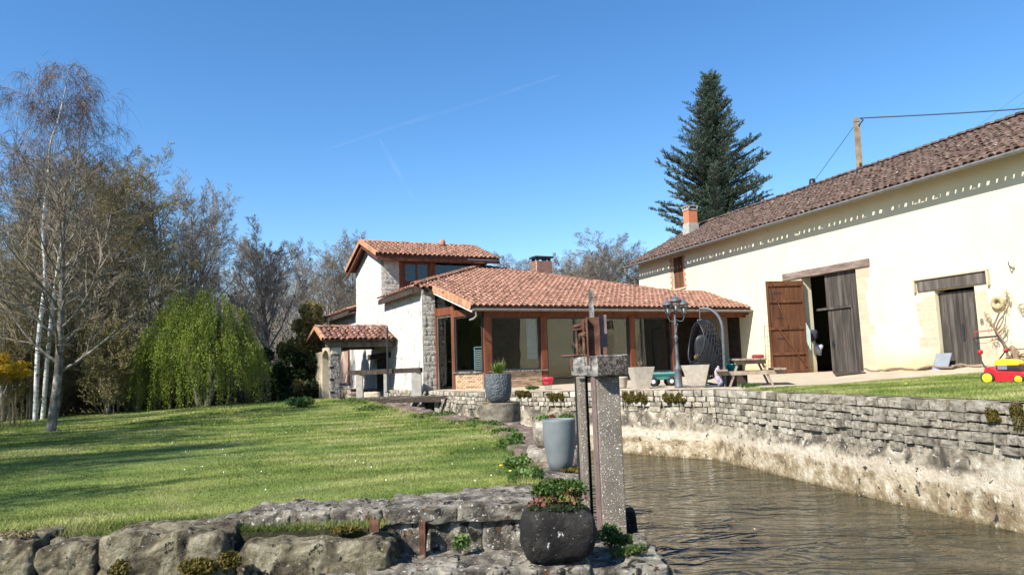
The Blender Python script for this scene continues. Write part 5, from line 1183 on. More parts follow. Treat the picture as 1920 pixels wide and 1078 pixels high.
leaf_obj('bank_weeds', [(tuple(on_lawn(a, b)+Vector((.1, 0, .04))), (w, w*1.2, .10)) for a, b, w in wd], 420, .05, M['leaf'], up=1.2, seed=44, label='low leafy weeds along the foot of the stone bank', cat='weeds', kind='stuff')
leaf_obj('dry_moss', [(tuple(onZ(a, b, -.69)), (w, w, .02)) for a, b, w in ((965, 920, .35), (1000, 915, .25), (940, 935, .3), (1075, 880, .16))], 900, .03, M['moss'], up=1.5, seed=45, label='yellow dry moss between lawn and squared stone block', cat='moss', kind='stuff')
for k, (px, py, w, hh_) in enumerate([(1195, 745, .36, .16), (1268, 747, .30, .13), (1045, 742, .30, .12), (985, 738, .3, .08), (1870, 780, .10, .09), (1915, 775, .09, .2)]):
    a = min(cl, key=lambda q: 0) ; 
    # on the canal wall face: find the distance where the sight line meets the wall line
    best = None
    for p, q in zip(cl[:-1], cl[1:]):
        d = (q-p).normalized(); nr = Vector((d.y, -d.x, 0)); h = onP(px, py, p, nr); s_ = (h-p).dot(d)
        if -.01 <= s_ <= (q-p).to_2d().length+.01 and h.y > 0: best = (h, d, nr)
    h, d, nr = best; h = h-nr*.06
    leaf_obj('moss', [(tuple(h+d*w*t_+Vector((0, 0, .04*math.sin(t_*9)))), (w*.34, .035+w*.08, hh_*(.35+.6*abs(math.sin(t_*5+k))))) for t_ in (-.8, -.45, -.1, .25, .55, .85)], 800 if w > .2 else 250, .024 if w > .2 else .018, M['moss'], up=.6, seed=60+k, droop=.6, kind='stuff', cat='moss',
        label=['thick yellow moss hanging on the canal wall behind the sluice post', 'yellow moss cushion on the canal wall below the lamp', 'brown moss on the wall below the pink pot', 'thin moss along the wall left of the pink pot', 'dark moss blotch near the right end of the canal wall', 'moss streak at the right edge of the canal wall'][k])

# ================================================================== SLUICE GATE
sg = thing('sluice_gate', (1.1, 7.6, -1.2), 'old sluice gate, heavy timber on speckled concrete posts with rusty gear', 'sluice gate')
Yp = 7.55; xa, xb = at(1117.5, 705, Yp).x, at(1161, 705, Yp).x; zb = at(1140, 706, Yp-.1).z
mb = MB()
def taper_post(px0t, px1t, Y, dep, ztop, zbot, k=1.10):
    a, b = at(px0t, 705, Y).x, at(px1t, 705, Y).x; w = b-a; c = (a+b)/2
    m = MB(); m.hexa([(c-w*k/2, Y, zbot), (c+w*k/2, Y, zbot), (c+w*k/2, Y+dep, zbot), (c-w*k/2, Y+dep, zbot), (a, Y, ztop), (b, Y, ztop), (b, Y+dep, ztop), (a, Y+dep, ztop)])
    return bevel(m.build('post', M['concrete'], sg), .012)
taper_post(1118, 1161, Yp, .24, zb+.002, -2.0, 1.04)
taper_post(1083.5, 1097.5, 7.95, .26, zb+.002, -2.0, .85)
x0 = at(1108.5, 705, 7.72).x; x1 = at(1117, 705, 7.6).x
mb = MB(); mb.box(Matrix.Identity(4), x0, x0+.012, 7.60, 7.80, -1.6, zb); mb.box(Matrix.Identity(4), x0+.013, xa-.004, 7.585, 7.60, -1.6, zb); mb.build('steel_channel', M['rust_pink'], sg)
mb = MB(); mb.box(Matrix.Identity(4), at(1098, 705, 8.2).x-.12, x0+.01, 8.22, 8.27, -1.9, zb); mb.build('gate_board', M['dark'], sg)
# beam: end faces the viewer
yb0 = 7.40; bx0, bx1 = at(1118, 690, yb0).x, at(1180, 690, yb0).x; bz0, bz1 = at(1118, 706, yb0).z, at(1118, 665.5, yb0).z
xl_ = at(1070, 690, 8.9).x
V, Fc = rock_verts(22, (2, 2, 2), 26, .0, 1, 3); mb = MB()
def bm_map(v):
    t_ = (v.y+1)/2; x = (bx0+(xl_-bx0)*t_*1.0)+(v.x+1)/2*(bx1-bx0)*(1-.0*t_); y = yb0+t_*1.5; z = bz0+(v.z+1)/2*(bz1-bz0)
    nn_ = .007*fbm((x*5, y*1.2, z*7), 4)+.006*fbm((x*30, y*3, z*34), 2); return Vector((x+nn_*v.x, y+nn_*v.y*.6, z+nn_*v.z))
mb.add([bm_map(v) for v in V], Fc, True); beam = mb.build('cross_beam', M['timber_old'], sg); me = beam.data; me.materials.append(M['end_grain'])
for pgn in me.polygons:
    if pgn.normal.y < -.75: pgn.material_index = 1
zt_ = bz1
# gear housing on top
yg = 7.75
hx0, hx1 = at(1100, 640, yg).x, at(1124, 640, yg).x; ht = at(1112, 595, yg).z
mb = MB(); mb.box(Matrix.Identity(4), hx0, hx1, yg, yg+.012, zt_, ht); mb.box(Matrix.Identity(4), hx0, hx0+.012, yg-.07, yg, zt_, ht); mb.box(Matrix.Identity(4), hx1-.012, hx1, yg-.07, yg, zt_, ht); mb.box(Matrix.Identity(4), hx0, hx1, yg+.10, yg+.112, zt_, ht-.01); bevel(mb.build('gear_housing', M['rust'], sg), .003)
mb = MB(); q0, q1 = at(1125.5, 640, yg+.14).x, at(1139, 640, yg+.14).x; mb.box(Matrix.Identity(4), q0, q1, yg+.14, yg+.17, zt_-.01, at(1132, 590, yg+.14).z); mb.build('side_plate', M['rust_pink'], sg)
mb = MB(); q0, q1 = at(1103.5, 570, yg+.05).x, at(1113, 570, yg+.05).x; mb.hexa([(q0, yg+.03, zt_), (q1, yg+.03, zt_), (q1, yg+.08, zt_), (q0, yg+.08, zt_), (q0+.005, yg+.03, at(1108, 542, yg).z), (q1-.003, yg+.03, at(1108, 543.5, yg).z), (q1-.003, yg+.08, at(1108, 543, yg).z), (q0+.005, yg+.08, at(1108, 542, yg).z)]); mb.build('rack_pole', M['timber_old'], sg)
def rod(pts, r_, name='rod', m_=None): mb = MB(); mb.tube([at(a, b, Y) for a, b, Y in pts], r_, 8); return mb.build(name, m_ or M['rust'], sg)
rod([(1083.5, 666, 7.9), (1080, 612, 7.9)], .014); rod([(1075, 613, 7.9), (1100, 608, 7.9)], .022, 'shaft'); rod([(1075, 619, 7.9), (1098, 616, 7.9)], .016, 'shaft'); rod([(1096, 664, 7.85), (1094, 600, 7.85)], .018)
rod([(1053, 668, 7.75), (1086, 666, 7.75)], .012, 'lever'); rod([(1090, 628, 7.9), (1100, 627, 7.8)], .03, 'shaft'); rod([(1102, 605, 7.8), (1096, 601, 7.9)], .02)
for (cx, cy, R0, nt_, Y) in ((1087, 616, .055, 10, 7.92), (1093, 640, .045, 9, 7.95), (1097, 612, .05, 10, 7.84)):
    mb = MB(); c = at(cx, cy, Y); pts = []
    for k in range(nt_*4):
        a = 2*math.pi*k/(nt_*4); r_ = R0 if k % 4 < 2 else R0*.76; pts.append(c+Vector((math.cos(a)*r_, 0, math.sin(a)*r_)))
    mb.prism(pts, (0, .03, 0)); mb.build('gear', M['rust'], sg)
for px in (1073, 1103, 1135):
    mb = MB(); q = at(px, 672 if px < 1110 else 662, 7.39 if px > 1110 else 7.95); 
    if px == 1103: q = at(1104, 676, 7.62); mb.box(Matrix.Translation(q), -.018, .006, -.01, .03, -.05, .07)
    elif px == 1073: q = at(1072.5, 683, 8.75); mb.box(Matrix.Translation(q), -.02, .0, -.03, .03, -.06, .07)
    else: mb.box(Matrix.Translation(at(1135, 660, 7.7)), -.02, .02, -.02, .02, -.04, .05)
    mb.build('bracket', M['rust'], sg)
# spiky plant behind the gear
ag = thing('spiky_plant', at(1090, 668, 9.0), 'dry spiky rosette plant behind the rusty gear on the timber', 'plant')
blades_plant(ag, at(1094, 667, 8.6), 26, .17, .24, .022, M['aloe'], 12, curve=-.3)

# ================================================================== TERRACE OBJECTS
def gp_(px, py): 
    z = -.07
    for _ in range(5): p = onZ(px, py, z); z = court_z(p.x, p.y)
    return Vector((p.x, p.y, z))
# lamp post
lb = gp_(1273, 727); Yl = lb.y
lt = thing('street_lamp', lb, 'grey three lantern lamp post on the terrace edge', 'lamp')
sc_ = Yl/F
ztop = at(1267, 590, Yl).z
mb = MB(); H = ztop-lb.z; T = Matrix.Translation(lb)
mb.lathe([(0, 0), (.115, 0), (.115, .04), (.10, .06), (.092, .30), (.085, .44), (.10, .46), (.10, .50), (.085, .52), (.075, .56), (.045, .60), (.042, .85), (.05, .87), (.04, .90), (.036, 1.25), (.055, 1.28), (.055, 1.32), (.034, 1.36), (.032, H-.28), (.045, H-.26), (.03, H-.22), (.028, H)], T, 20); mb.build('column', M['lamp_metal'], lt)
for k in range(3):
    mb = MB(); z = [.68, 1.05, 1.5][k]; a = k*2.1; c = lb+Vector((0, 0, z))
    mb.tube([c+Vector((math.cos(a+t_*.9)*(.05+.02*math.sin(t_*3)), math.sin(a+t_*.9)*(.05+.02*math.sin(t_*3)), t_*.1-.1)) for t_ in np.linspace(0, 3, 9)], .009, 6); mb.build('ornament', M['lamp_metal'], lt)
def lantern(c, s=1.0, up=True):
    T = Matrix.Translation(c); mb = MB(); mb.lathe([(0, -.17*s), (.025*s, -.16*s), (.03*s, -.12*s), (.045*s, -.11*s)], T, 12); cup_ = mb; mb = MB(); mb.lathe([(.115*s, .11*s), (.14*s, .115*s), (.14*s, .135*s), (.11*s, .17*s), (.06*s, .215*s), (.045*s, .23*s), (.02*s, .25*s), (.015*s, .27*s), (.022*s, .285*s), (.0, .33*s)], T, 12); hd_ = mb.build('lantern_head', M['lamp_metal'], lt); cup_.build('lantern_foot', M['lamp_metal'], hd_)
    for k in range(6):
        a = k*math.pi/3; m = MB(); pts = [c+Vector((math.cos(a)*r_*s, math.sin(a)*r_*s, z*s)) for r_, z in ((.045, -.11), (.075, -.03), (.10, .05), (.118, .115))]; m.tube(pts, .007*s, 5); m.build('rib', M['lamp_metal'], hd_)
    m = MB(); m.lathe([(.040*s, -.11*s), (.070*s, -.03*s), (.094*s, .05*s), (.110*s, .115*s)], T, 18); m.build('lantern_glass', M['glass_clear'], hd_)
    m = MB(); m.lathe([(0, -.09*s), (.02*s, -.09*s), (.02*s, -.04*s), (.035*s, .0), (.025*s, .04*s), (0, .05*s)], T, 12); m.build('bulb', M['whitep'], hd_)
cc = at(1267, 575, Yl); lantern(Vector((cc.x, Yl, cc.z)), 1.12)
for (px, py, dy) in ((1252, 581, .05), (1282, 580, -.05)):
    c = at(px, py, Yl+dy); lantern(c, 1.02); a0_ = Vector((cc.x, Yl, ztop-.02)); mb = MB(); b = c-Vector((0, 0, .17)); s_ = 1 if px > 1267 else -1
    mb.tube([a0_-Vector((0, 0, .12)), a0_+Vector((s_*.09, dy*.5, -.16)), a0_+Vector((s_*.16, dy, -.14)), b+Vector((-.0, 0, -.02)), b+Vector((0, 0, .02))], .011, 8); mb.build('arm', M['lamp_metal'], lt)
# square concrete planters
def planter(c, s0, s1, h, rot, lab):
    t_ = thing('planter', c, lab, 'planter', 'square tapered planters on the terrace edge'); T = Matrix.Translation(c) @ Matrix.Rotation(rot, 4, 'Z')
    mb = MB(); P_ = lambda s, z: [T @ Vector((x*s, y*s, z)) for x, y in ((-1, -1), (1, -1), (1, 1), (-1, 1))]
    a, b, d, e_ = P_(s0, 0), P_(s1, h), P_(s1-.035, h), P_(s1-.05, h-.08); mb.add(a+b+d+e_, [(3,2,1,0)]+[(i, (i+1) % 4, 4+(i+1) % 4, 4+i) for i in range(4)]+[(4+i, 4+(i+1) % 4, 8+(i+1) % 4, 8+i) for i in range(4)]+[(8+i, 8+(i+1) % 4, 12+(i+1) % 4, 12+i) for i in range(4)])
    bevel(mb.build('planter_body', M['concrete_pot'], t_), .008); mb = MB(); mb.poly(P_(s1-.046, h-.06)); mb.build('soil', M['ground'], t_); return t_
c1 = gp_(1205, 729); y1_ = c1.y; h1 = at(1205, 688, y1_).z-c1.z; pl1 = planter(c1+Vector((0, .15, 0)), .17, .30, h1, .12, 'left square concrete planter with dried stalks')
blades_plant(pl1, c1+Vector((0, .15, h1-.04)), 16, .28, .20, .02, M['aloe'], 5, 'dry_stalks')
c2 = gp_(1309, 727); h2 = at(1309, 684, c2.y).z-c2.z; pl2 = planter(c2+Vector((0.03, .15, 0)), .185, .35, h2, -.34, 'right square concrete planter with a tan flower stalk, by the egg chair')
blades_plant(pl2, c2+Vector((.04, .15, h2-.04)), 12, .18, .12, .012, M['dry'], 6, 'dry_stalks'); leaf_obj('dried_flower', [((c2.x+.04, c2.y+.15, c2.z+h2+.20), (.06, .06, .07))], 120, .03, M['dry'], pl2, seed=8)
p = gp_(1168, 728); hh_ = at(1168, 706, p.y).z-p.z; pot('small_pot', p, [(.09, 0), (.11, .05), (.145, hh_-.05), (.155, hh_-.04), (.155, hh_)], M['pot_beige'], 'small beige clay pot half hidden behind the sluice timber', n=28)
p = onZ(1028, 729, -.12); p = Vector((at(1028, 727, 22.6).x, 22.6, court_z(1.1, 22.6))); zz1 = at(1028, 720, 22.6).z
mb = MB(); t_ = thing('pink_pot', p, 'bright pink plastic flower pot on the terrace wall', 'flower pot'); mb.lathe([(0, zz1-p.z), (.115, zz1-p.z), (.125, zz1-p.z+.02), (.155, .30), (.17, .30), (.175, .38), (.16, .38), (.15, .28), (0, .27)], Matrix.Translation(p), 32); mb.build('pot_body', M['pot_pink'], t_)
mb = MB(); mb.lathe([(0, 0), (.10, 0), (.11, .02), (.115, zz1-p.z-.002), (0, zz1-p.z-.002)], Matrix.Translation(p), 24); mb.build('clear_base', M['glass_clear'], t_)
plant(998, 728, 22.8, [(0, 0, .02, (.22, .12, .05))], 260, .05, M['leaf'], 'small green weed on top of the terrace wall left of the pink pot')
# garden cart
gc = gp_(1243, 724); ct_ = thing('garden_cart', gc, 'teal garden cart on small black wheels behind the lamp', 'cart')
a = at(1218, 700, gc.y); b = at(1268, 700, gc.y); hw = (b.x-a.x)/2; cx = (a.x+b.x)/2; zt1 = at(1243, 699, gc.y).z; zt0 = at(1243, 712, gc.y).z
T = Matrix.Translation((cx, gc.y+.25, 0)); mb = MB(); mb.hexa([T @ Vector(q) for q in ((-hw*.72, -.22, zt0), (hw*.72, -.22, zt0), (hw*.72, .22, zt0), (-hw*.72, .22, zt0), (-hw, -.3, zt1), (hw, -.3, zt1), (hw, .3, zt1), (-hw, .3, zt1))]); bevel(mb.build('tub', M['teal'], ct_), .03)
mb = MB(); mb.box(T, -hw-.02, hw+.02, -.32, .32, zt1-.035, zt1+.01); bevel(mb.build('rim', M['teal'], ct_), .01)
for dx, dy in ((-hw*.75, -.25), (hw*.62, -.25), (-hw*.35, .2), (hw*.62, .2)):
    w_ = MB(); Tw = T @ Matrix.Translation((dx, dy, gc.z+.13)) @ Matrix.Rotation(math.pi/2, 4, 'X'); w_.lathe([(.06, -.04), (.12, -.045), (.13, -.02), (.13, .02), (.12, .045), (.06, .04)], Tw, 20); wo = w_.build('wheel', M['rubber'], ct_); w_ = MB(); w_.lathe([(0, .046), (.05, .046), (.06, .035), (.06, -.035), (.05, -.046), (0, -.046)], Tw, 16); w_.build('rim', M['whitep'], wo)
mb = MB(); mb.box(T, -hw*.6, hw*.6, -.18, .18, gc.z+.2, zt0); mb.build('chassis', M['dark_metal'], ct_)
# egg chair
eb = gp_(1360, 725); ec = thing('egg_chair', eb, 'black wicker hanging egg chair on a curved grey stand', 'hanging chair'); Y = eb.y
pts = [at(*q) for q in ((1360, 724, Y), (1358, 680, Y), (1356, 640, Y), (1354, 612, Y+.0), (1348, 595, Y+.05), (1338, 584, Y+.12), (1326, 579, Y+.2), (1312, 579, Y+.3))]
def spline(pts, n=6):
    out = []
    for i in range(len(pts)-1):
        p0, p1, p2, p3 = pts[max(i-1, 0)], pts[i], pts[i+1], pts[min(i+2, len(pts)-1)]
        for k in range(n):
            t = k/n; out.append(.5*((2*p1)+(p2-p0)*t+(2*p0-5*p1+4*p2-p3)*t*t+(3*p1-p0-3*p2+p3)*t**3))
    return out+[pts[-1]]
mb = MB(); mb.tube(spline(pts), .038, 12); mb.build('stand', M['lamp_metal'], ec)
for (a, b) in (((1360, 712, Y), (1345, 726, Y-.1)), ((1360, 724, Y), (1318, 716, Y+1.0))):
    mb = MB(); mb.tube([at(*a), at(*b)], .025, 8); mb.build('stand_leg', M['lamp_metal'], ec)
mb = MB(); c = Vector((at(1318, 700, Y+.3).x, Y+.3, court_z(5, 20)+.03)); mb.tube([c+Vector((math.cos(a)*.5, math.sin(a)*.4, 0)) for a in np.linspace(0, 6.28, 25)[:-1]], .022, 8, closed=True); mb.build('base_ring', M['lamp_metal'], ec)
hk = at(1312, 579, Y+.3); tp = at(1312, 601, Y+.3); mb = MB(); mb.tube([hk, tp], .008, 6); mb.tube([tp+Vector((.06*math.cos(t_), 0, .03*math.sin(t_*2)-.0)) for t_ in np.linspace(0, 5.5, 12)], .008, 6); mb.build('hanging_chain', M['silver'], ec)
bc = at(1322, 655, Y+.3); RX, RY, RZ = .46, .42, .76
def egg(th, ph): # th 0..pi from the top
    k = .62+.38*math.sin(min(th, math.pi*.62)/(.62)*.5) if th < 1.95 else 1.0
    s = math.sin(th)**.85*(.80+.20*(1-math.cos(th))/2*1.1); return bc+Vector((RX*s*math.cos(ph), RY*s*math.sin(ph), RZ*math.cos(th)))
opening = lambda th, ph: .45 < th < 2.0 and abs(((ph+2.75+math.pi) % (2*math.pi))-math.pi) < .95*math.sin((th-.45)/1.55*math.pi)**.5
mb = MB(); mb2 = MB(); r_ = random.Random(2)
for fam in (1, -1):
    for k in range(30):
        run = []
        for i in range(31):
            th = .08+i*(math.pi-.16)/30; ph = 2*math.pi*k/30+fam*th*.55
            if opening(th, ph):
                if len(run) > 1: mb.tube(run, .0065, 4, cap=False)
                run = []
            else: run.append(egg(th, ph))
        if len(run) > 1: mb.tube(run, .0065, 4, cap=False)
for th in np.linspace(.25, 2.9, 20):
    run = []
    for i in range(49):
        ph = 2*math.pi*i/48
        if opening(th, ph):
            if len(run) > 1: mb.tube(run, .0055, 4, cap=False)
            run = []
        else: run.append(egg(th, ph))
    if len(run) > 1: mb.tube(run, .0055, 4, cap=False)
mb.build('wicker_basket', M['black_pl'], ec)
mb = MB(); rim = []
for t_ in np.linspace(0, 2*math.pi, 40)[:-1]:
    th = 1.225-.775*math.cos(t_); w_ = .95*max(0.0, math.sin((th-.45)/1.55*math.pi))**.5; rim.append(egg(th, -2.75+w_*(1 if math.sin(t_) > 0 else -1)))
mb.tube(rim, .022, 8, closed=True); mb.build('basket_rim', M['black_pl'], ec)
V, Fc = rock_verts(10, (.72, .66, .28), 3, .03, 2, 5); mb = MB(); mb.add(V, Fc, True); mb.build('cushion', M['black_pl'], ec, M=Matrix.Translation(bc+Vector((0, .02, -.46))))
V, Fc = rock_verts(10, (.66, .16, .8), 3, .03, 2, 6); mb = MB(); mb.add(V, Fc, True); mb.build('back_cushion', M['black_pl'], ec, M=Matrix.Translation(bc+Vector((.12, .24, .0))))
V, Fc = rock_verts(12, (.16, .14, .62), 2.6, .06, 4, 8); mb = MB(); mb.add(V, Fc, True); mb.build('blanket', M['cloth_lilac'], None, 'lilac blanket hanging down below the egg chair', 'blanket', M=Matrix.Translation(at(1347, 706, Y+.05)) @ Matrix.Rotation(-.15, 4, 'Y'))
# picnic table
tb_ = gp_(1410, 724); pt = thing('picnic_table', tb_, 'weathered wooden picnic table with attached benches', 'picnic table')
ang = math.radians(14); FT = Frame((tb_.x+.12, tb_.y+.55), (math.cos(ang), -math.sin(ang))); zt2 = at(1400, 672, FT.o.y).z; z0 = tb_.z; zs = at(1400, 691, FT.o.y).z
for i in range(5):
    mb = MB(); w = .15; mb.fbox(FT, -.385+i*.157, -.385+i*.157+w-.008, -.85, .85, zt2-.045, zt2); bevel(mb.build('table_board', M['wood_table'], pt), .004)
for s_ in (-1, 1):
    for k in (0, 1):
        mb = MB(); x = s_*(.60+k*.14)-.065; mb.fbox(FT, x, x+.13, -.85, .85, zs-.045, zs); bevel(mb.build('bench_board', M['wood_table'], pt), .004)
for v in (-.62, .62):
    for s_ in (-1, 1):
        mb = MB(); mb.beam(FT.P(s_*.26, v, zt2-.05), FT.P(s_*.50, v, z0), .05, .10, up=FT.v); mb.build('leg', M['wood_table'], pt)
    mb = MB(); mb.fbox(FT, -.80, .80, v-.075, v-.03, zs-.145, zs-.047); mb.build('cross_rail', M['wood_table'], pt)
    mb = MB(); mb.fbox(FT, -.36, .36, v-.075, v-.03, zt2-.14, zt2-.047); mb.build('cross_rail', M['wood_table'], pt)
mb = MB(); q = at(1421, 670, FT.o.y+.1); q.z = zt2+.001; V, Fc = rock_verts(8, (.30, .14, .09), 3, .02, 5, 4); mb.add(V, Fc, True); mb.build('red_bundle', mat('dark_red_cloth', (.30, .04, .04), 8), None, 'dark red bundle left on the picnic table', 'cloth', M=Matrix.Translation(q+Vector((0, 0, .045))))
tg = thing('teal_bucket', gp_(1373, 716)+Vector((0, .5, 0)), 'bright teal plastic basket under the picnic table', 'basket'); c = at(1374, 688, FT.o.y+.4)
mb = MB(); mb.lathe([(0, -.09), (.12, -.09), (.17, .06), (.18, .06), (.18, .08), (.15, .07), (.11, -.07), (0, -.07)], Matrix.Translation(c), 20); mb.build('basket_body', M['teal_bright'], tg)
mb = MB(); mb.tube([c+Vector((.17*math.cos(a), 0, .07+.14*math.sin(a))) for a in np.linspace(0, math.pi, 9)], .01, 6); mb.build('handle', M['teal_bright'], tg)
mb = MB(); mb.box(Matrix.Translation(Vector((c.x, c.y, 0))), -.3, .3, -.2, .2, court_z(c.x, c.y)-.02, c.z-.092); bevel(mb.build('low_box', M['wood_dark'], None, 'dark low box under the picnic table supporting the teal basket', 'box'), .01)
# weeds on the coping near the table
plant(1405, 724, gp_(1405, 727).y, [(0, 0, .03, (.32, .1, .05))], 260, .035, M['leaf'], 'green weeds on the wall top beside the picnic table legs')
mb = MB(); q = gp_(1465, 700); 
# door things
hx = BF.front(1410, 700, -.25)
gt = thing('plant_trellis', BF.P(d1a-1.75, -.3, .1), 'thin rusty metal trellis against the barn wall left of the open door', 'trellis')
def bpnt(px, py, b): return onP(px, py, BF.P(0, b, 0), BF.v)
for (a, b) in (((1433, 610), (1437, 706)), ((1443, 607), (1446, 706))):
    mb = MB(); mb.tube([bpnt(*a, -.2), bpnt(*b, -.2)], .012, 6); mb.build('upright', M['rust'], gt)
for y in (612, 632, 650, 668, 686):
    mb = MB(); mb.tube([bpnt(1434, y, -.2), bpnt(1445, y-2, -.2)], .008, 6); mb.build('rung', M['rust'], gt)
cl_ = thing('hanging_cloth', bpnt(1516, 630, -.1), 'pale green cloth hanging at the left jamb of the barn doorway', 'cloth')
mb = MB(); n = 8; top_ = [bpnt(1511+i*1.1, 605+i*2.0+(i % 2)*1.5, -.13-.05*(i % 2)) for i in range(n)]; bot = [bpnt(1513+i*1.1, 640+i*2.2+(i % 3)*2, -.13-.05*(i % 2)) for i in range(n)]
for i in range(n-1): mb.prism([top_[i], top_[i+1], bot[i+1], bot[i]], BF.v*.012)
mb.build('cloth_sheet', M['cloth'], cl_)
mb = MB(); V, Fc = rock_verts(8, (.3, .2, .45), 2.6, .08, 4, 4); mb.add(V, Fc, True); mb.build('dark_jacket', plain('dark_cloth', (.05, .04, .06), .9), None, 'dark jacket hanging inside the barn doorway', 'jacket', M=Matrix.Translation(bpnt(1524, 628, .25)))
V, Fc = rock_verts(8, (.3, .25, .5), 2.6, .10, 4, 14); mb = MB(); mb.add(V, Fc, True); mb.build('plastic_bag', plain('grey_plastic_bag', (.45, .46, .5), .3), None, 'crumpled grey plastic bag hanging in the dark barn doorway', 'bag', M=Matrix.Translation(bpnt(1535, 655, .6)))
# ramp mat
q = [gp_(1568, 707), gp_(1624, 700), BF.P(d1b-.05, -.16, .07), BF.P(k0+.3, -.16, .07)]
mb = MB(); mb.prism([v+Vector((0, 0, .01)) for v in q], (0, 0, .03)); mb.build('door_mat', M['wood_dark'], None, 'dark flat board lying before the wicket door', 'board')
# slate panel
a, b = BF.front(1757, 694, -.16)[0], BF.front(1786, 694, -.16)[0]; mb = MB(); zt_s = BF.front(1772, 662, -.12)[2]
mb.hexa([BF.P(a, -.42, .05), BF.P(b, -.42, .05), BF.P(b, -.39, .05), BF.P(a, -.39, .05), BF.P(a, -.13, zt_s), BF.P(b, -.13, zt_s), BF.P(b, -.10, zt_s), BF.P(a, -.10, zt_s)]); mb.build('slate_panel', M['slate'], None, 'flat grey slate panel leaning beside the second barn door', 'panel')
# wreath, hooks
wr = bpnt(1871, 568, -.06); tw_ = thing('straw_wreath', wr, 'round straw wreath hanging on the barn wall', 'wreath')
mb = MB(); n = 60
for s_ in range(9):
    pts = []; ph = s_*.7
    for i in range(n):
        a = 2*math.pi*i/n; b = a*7+ph; R0 = .14+.045*math.cos(b); pts.append(wr+BF.u*(math.cos(a)*R0)+Vector((0, 0, math.sin(a)*R0))-BF.v*(.045*math.sin(b)))
    mb.tube(pts, .022, 6, closed=True)
mb.build('straw_ring', M['straw'], tw_)
mb = MB(); mb.tube([bpnt(a, b, -.03-.02*(i % 2)) for i, (a, b) in enumerate([(1890, 490), (1891, 497), (1898, 502), (1902, 500), (1897, 511), (1893, 503)])], .012, 6); tag(mb.build('wall_hook', M['dark_metal']), 'bent iron bracket high on the barn wall above the wreath', 'bracket')
mb = MB(); hk = bpnt(1841, 603, -.03)
for dz_ in (.04, -.04): mb.tube([hk+BF.u*math.cos(a)*.04+Vector((0, 0, dz_+math.sin(a)*.04)) for a in np.linspace(0, 5.6, 12)], .009, 6)
tag(mb.build('iron_ring', M['dark_metal']), 'small double iron ring on the barn wall right of the second door', 'ring')
# vine on the barn wall
vn = thing('climbing_vine', bpnt(1910, 700, -.2), 'gnarled leafless vine trained up the barn wall by the mower', 'vine')
def V_(pts, b=-.14): return [bpnt(1790+x/4.49, 520+y/4.49, b) for x, y in pts]
rv_ = random.Random(5)
def vine(pts, r0, r1, b=-.12, name='branch'):
    P_ = spline([p+Vector((rv_.uniform(-.02, .02), 0, rv_.uniform(-.02, .02))) for p in V_(pts, b)], 5); n = len(P_); mb = MB(); mb.tube(P_, [r0+(r1-r0)*i/(n-1)+rv_.uniform(-.003, .003)*r0*20 for i in range(n)], 8); return mb.build(name, M['bark_vine'], vn)
vine([(520, 790), (518, 720), (505, 660), (500, 620), (480, 590), (455, 600), (430, 608)], .075, .045, -.22, 'trunk'); vine([(430, 608), (415, 560), (395, 520), (372, 490), (345, 455)], .042, .03, -.16)
vine([(345, 455), (335, 410), (352, 350), (380, 310), (405, 270), (425, 240), (445, 200), (440, 150), (435, 118)], .03, .014); vine([(345, 455), (385, 405), (410, 350), (420, 290), (428, 240)], .022, .012)
vine([(335, 415), (310, 385), (285, 360), (270, 335), (255, 315)], .016, .008); vine([(372, 490), (400, 470), (420, 445), (430, 425)], .018, .008); vine([(395, 520), (425, 500), (436, 470), (425, 440)], .018, .008)
vine([(345, 500), (370, 540), (340, 545), (300, 515)], .014, .007); vine([(480, 590), (520, 620), (530, 660), (560, 640), (640, 620)], .04, .02, -.2); vine([(500, 600), (560, 600), (650, 598)], .025, .018, -.2); vine([(530, 700), (525, 640), (540, 620)], .05, .03, -.24)
vine([(560, 800), (580, 700), (640, 640)], .06, .04, -.25); vine([(540, 240), (580, 220), (640, 235)], .014, .007); vine([(545, 270), (575, 290), (640, 270)], .012, .006)
mb = MB()
for i in range(150):
    x, y = rv_.choice([(435, 160), (450, 200), (425, 240), (460, 185), (255, 318), (430, 440), (415, 430), (330, 530), (480, 560), (435, 130), (550, 240), (570, 270), (290, 370)]); x += rv_.gauss(0, 13); y += rv_.gauss(0, 13); a = V_([(x, y)])[0]; mb.tube([a, a+Vector((rv_.gauss(0, .04), rv_.gauss(0, .02), rv_.gauss(.01, .05)))], .008, 4)
mb.build('dry_shoots', M['straw'], vn)
mb = MB(); bpts = [Vector((BF.P(a, -.35-.15*math.sin(a*2), 0).x, BF.P(a, -.35-.15*math.sin(a*2), 0).y, court_z(*BF.P(a, -.4, 0).to_2d())+.06+.03*math.sin(a*5))) for a in np.linspace(d1b+.5, 4.6, 26)]
mb.tube([p+Vector((0, 0, rv_.uniform(-.02, .03))) for p in bpts], [.035]*26, 6); mb.tube([p+Vector((.1, -.12, rv_.uniform(-.03, .0))) for p in bpts[4:]], [.03]*22, 6); tag(mb.build('fallen_branch', M['bark_vine']), 'long gnarled branch lying along the foot of the barn wall', 'branch')
